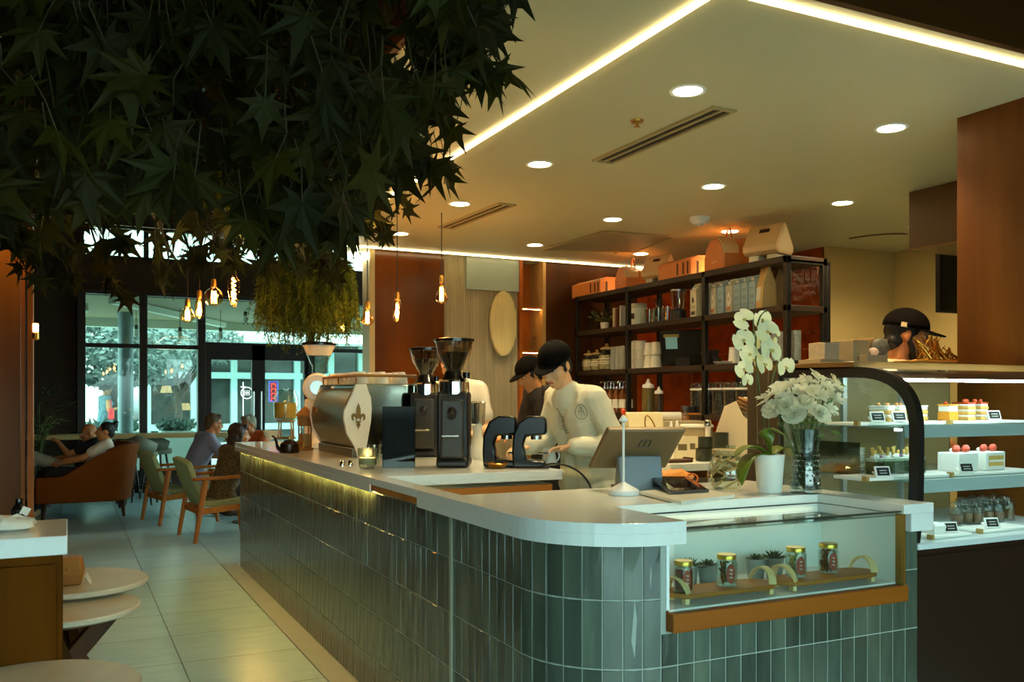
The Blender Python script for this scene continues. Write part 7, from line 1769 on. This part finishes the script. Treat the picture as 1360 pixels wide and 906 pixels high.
# black hanging trellis that carries the foliage
tg = T('trellis','black metal trellis bars hanging among the leaves under the high ceiling','trellis',(0,0,0))
for y_ in (2.6,3.8,5.0,6.2): MB().box(-2.6,.95,y_-.03,y_+.03,3.27,3.33).build('cross_bar',M_black,tg)
for x_ in (-2.2,-1.1,.0,.9): MB().box(x_-.03,x_+.03,2.4,6.6,3.33,3.39).build('long_bar',M_black,tg)
for x_ in (-2.2,.9):
    for y_ in (2.6,6.2): MB().cyl((x_,y_,3.39),.012,1.11,8).build('hanger',M_black,tg)
fl_ = T('fairy_lights','string of tiny warm fairy lights threaded through the maple leaves','string lights',(0,0,0))
pts = []
for i in range(26):
    u, vv, t = q.choice([(20,90),(35,95),(110,105),(125,100),(50,130),(60,160),(200,170),(205,180),(185,158),(215,205),(220,215),(175,262),(190,268),(215,262),(232,270),(255,275),(330,295),(420,265),(430,300),(480,310),(455,300),(40,165),(8,85)])+(q.uniform(2.6,4.4),); p = pt(u+q.uniform(-8,8), vv+q.uniform(-8,8), t)
    if p.x > .95 and p.z > 2.6: continue
    pts.append(p)
pts.sort(key=lambda p: p.x+p.y*.3)
for p in pts: MB().sph(p, .006, 8, 6).build('bulb', emis('fairy_glow',(255,190,70),14), fl_)
wr = MB()
for a, b in zip(pts, pts[1:]): wr.tube([a, (a+b)/2+Vector((0,0,.04)), b], .0012, 4)
wr.build('wire', M_black, fl_)
# ---- hanging trailing plant over the far end of the bar
p0 = pt(408,345,6.9); hp_ = T('hanging_plant','bushy trailing green plant hanging over the far end of the bar','hanging plant',(p0.x,p0.y,0))
v, f, cols = [], [], []; q = random.Random(77); zt = p0.z
for i in range(1500):
    a = q.uniform(0,6.283); rr = .33*math.sqrt(q.random()); x = rr*cos(a); y = rr*math.sin(a)*.8; out = rr/.33
    z0 = zt+.02+.10*(1-out**2)-q.uniform(0,.30); 
    ln = q.uniform(.2,.58)*(1.15-.45*abs(out)); rightw = x*RX*0+ (x)/.33
    p = Vector((x,y,z0)); d = Vector((cos(a)*.35*out,math.sin(a)*.35*out,-.5)); t_ = q.uniform(.5,1.15); tint = (t_*1.05,t_,t_*.7,1); k = 9
    prev = p
    for j in range(k):
        d = (d+Vector((q.gauss(0,.12),q.gauss(0,.12),-.28))).normalized(); nx = prev+d*ln/k; s = d.cross(Vector((q.gauss(0,1),q.gauss(0,1),.2))).normalized()
        b = len(v); w_ = .0028; v += [tuple(prev-s*w_),tuple(prev+s*w_),tuple(nx+s*w_),tuple(nx-s*w_)]; f.append((b,b+1,b+2,b+3)); cols.append(tint)
        for sg in (-1,1):
            l_ = q.uniform(.016,.036); e = (s*sg+d*.5+Vector((0,0,-.2))).normalized()*l_; w2 = d*.006; b = len(v); v += [tuple(nx-w2),tuple(nx+e*.5+w2*1.1),tuple(nx+e),tuple(nx+e*.5-w2*1.1)]; f.append((b,b+1,b+2,b+3)); cols.append(tint)
        prev = nx
    if prev.z < 1.72: pass
colored('foliage', v, f, cols, leafmat('trailing_leaf',(92,112,44)), hp_)
m = MB().lathe([(0,0),(.14,.0),(.2,.14),(.19,.14),(.13,.02),(0,.02)],(0,0,zt-.14),20); m.build('basket', mat('basket_brown',(70,48,24),.8), hp_)
m = MB()
for k in range(3): a = 2*pi*k/3; m.tube([(.18*cos(a),.18*math.sin(a),zt),(0,0,HZC-.003)],.004,5)
m.build('hanger_wire', M_black, hp_)
# ---- filament bulbs
M_bg = glass('bulb_glass',(255,222,170),1,.02,.08); M_fil = emis('filament',(255,178,74),70); M_sock = mat('bulb_socket',(196,150,70),.3,.9)
def bulb(u, vtop, vbot, kind, label, t, ztop):
    a = pt(u,vtop,t); b = pt(u,vbot,t); h = a.z-b.z; o = T('filament_bulb', label, 'pendant light', (a.x,a.y,0), 0, 'hanging filament bulbs'); zb_ = b.z
    sk = .05; r = {'pear':.048,'tube':.030,'globe':.062,'long':.042,'small':.034}[kind]
    g = a.z-sk
    pf = {'pear':[(.0,0),(.02,.005),(.042,.02),(r,.042),(.04,.07),(.022,.105),(.015,h-sk)],'tube':[(0,0),(.02,.003),(r,.02),(r,h-sk-.03),(.016,h-sk)],'globe':[(0,0)]+[(r*math.sin(R(x)),r-r*cos(R(x))) for x in range(20,160,15)]+[(.016,h-sk)],
      'long':[(.012,0),(.016,.012),(.030,.06),(r,.12),(.040,.17),(.022,h-sk-.03),(.016,h-sk)],'small':[(0,0),(.022,.006),(r,.04),(.028,.09),(.015,h-sk)]}[kind]
    MB().lathe([(x,zb_+z) for x, z in pf],(0,0,0),20,None,False).build('glass', M_bg, o)
    m = MB(); hh = h-sk
    nst = 5 if kind != 'long' else 1
    if kind == 'long': m.tube([(.013*cos(k*.9),.013*math.sin(k*.9),zb_+.03+(hh-.06)*k/40) for k in range(41)],.0028,5)
    else:
        for k in range(nst): aa = 2*pi*k/nst; rr = r*.26; m.tube([(rr*cos(aa),rr*math.sin(aa),zb_+hh*.16),(rr*.8*cos(aa),rr*.8*math.sin(aa),zb_+hh*.78)],.0026,5)
    m.build('filament', M_fil, o)
    MB().lathe([(0,zb_+hh-.006),(.0165,zb_+hh-.004),(.0175,zb_+hh+.03),(.012,a.z),(0,a.z)],(0,0,0),14).build('socket', M_sock, o)
    MB().tube([(0,0,a.z-.005),(0,0,ztop)],.0035,6).build('cord', M_blk, o)
    point((a.x,a.y,zb_+hh*.45), 2.6, (1,.62,.26), .02, 'bulb_glow')
bulb(249,397,429,'pear','glowing pear shaped filament bulb, leftmost of the left cluster',6.1,3.27); bulb(265,386,424,'tube','glowing tube filament bulb touching the pear bulb in the left cluster',6.15,3.27)
bulb(284,371,407,'globe','round globe filament bulb in the left cluster under the leaves',6.0,3.27); bulb(310.5,353,408,'long','long spindle shaped amber filament bulb, rightmost of the left cluster',5.9,3.27)
bulb(488,400,433,'pear','pear shaped filament bulb in front of the brown panel edge',6.6,HZC-.003); bulb(527.5,388,427,'tube','glowing tube filament bulb before the polished brown panel',6.7,HZC-.003)
bulb(586.5,366,404,'pear','pear filament bulb on a visible cord before the fluted panel',6.6,HZC-.003); bulb(455,412,441,'small','small filament bulb above the white grinder hopper beside the hanging plant',7.3,HZC-.003)
# bright spot on a stem near the clerestory
p = pt(472,338,8.4); o = T('track_spot','bright round spotlight glaring beside the brown panel, under the ceiling edge','spotlight',(p.x,p.y,p.z)); MB().lathe([(.03,.0),(.042,.0),(.042,.1),(0,.11)],(0,0,0),20,(.3,.75,.2)).build('housing',M_black,o); MB().sph((0,0,0),.034,14,8).build('lamp',emis('spot_glow',(255,236,190),90),o); MB().tube([(.02,.05,.03),(.02,.05,4.5-p.z)],.008,6).build('stem',M_black,o)

for u, v_, t in ((500,285,3.6),(430,270,3.4),(330,285,3.6),(180,250,3.4)):  # extra bulbs and point lamps added to warm the leaves
    p = pt(u,v_,t); MB().sph((p.x,p.y,p.z),.008,8,6).build('bulb', MATS['fairy_glow'], fl_); point((p.x,p.y,p.z-.03), 1.6, (1,.72,.3), .01, 'foliage_fill_lamp')
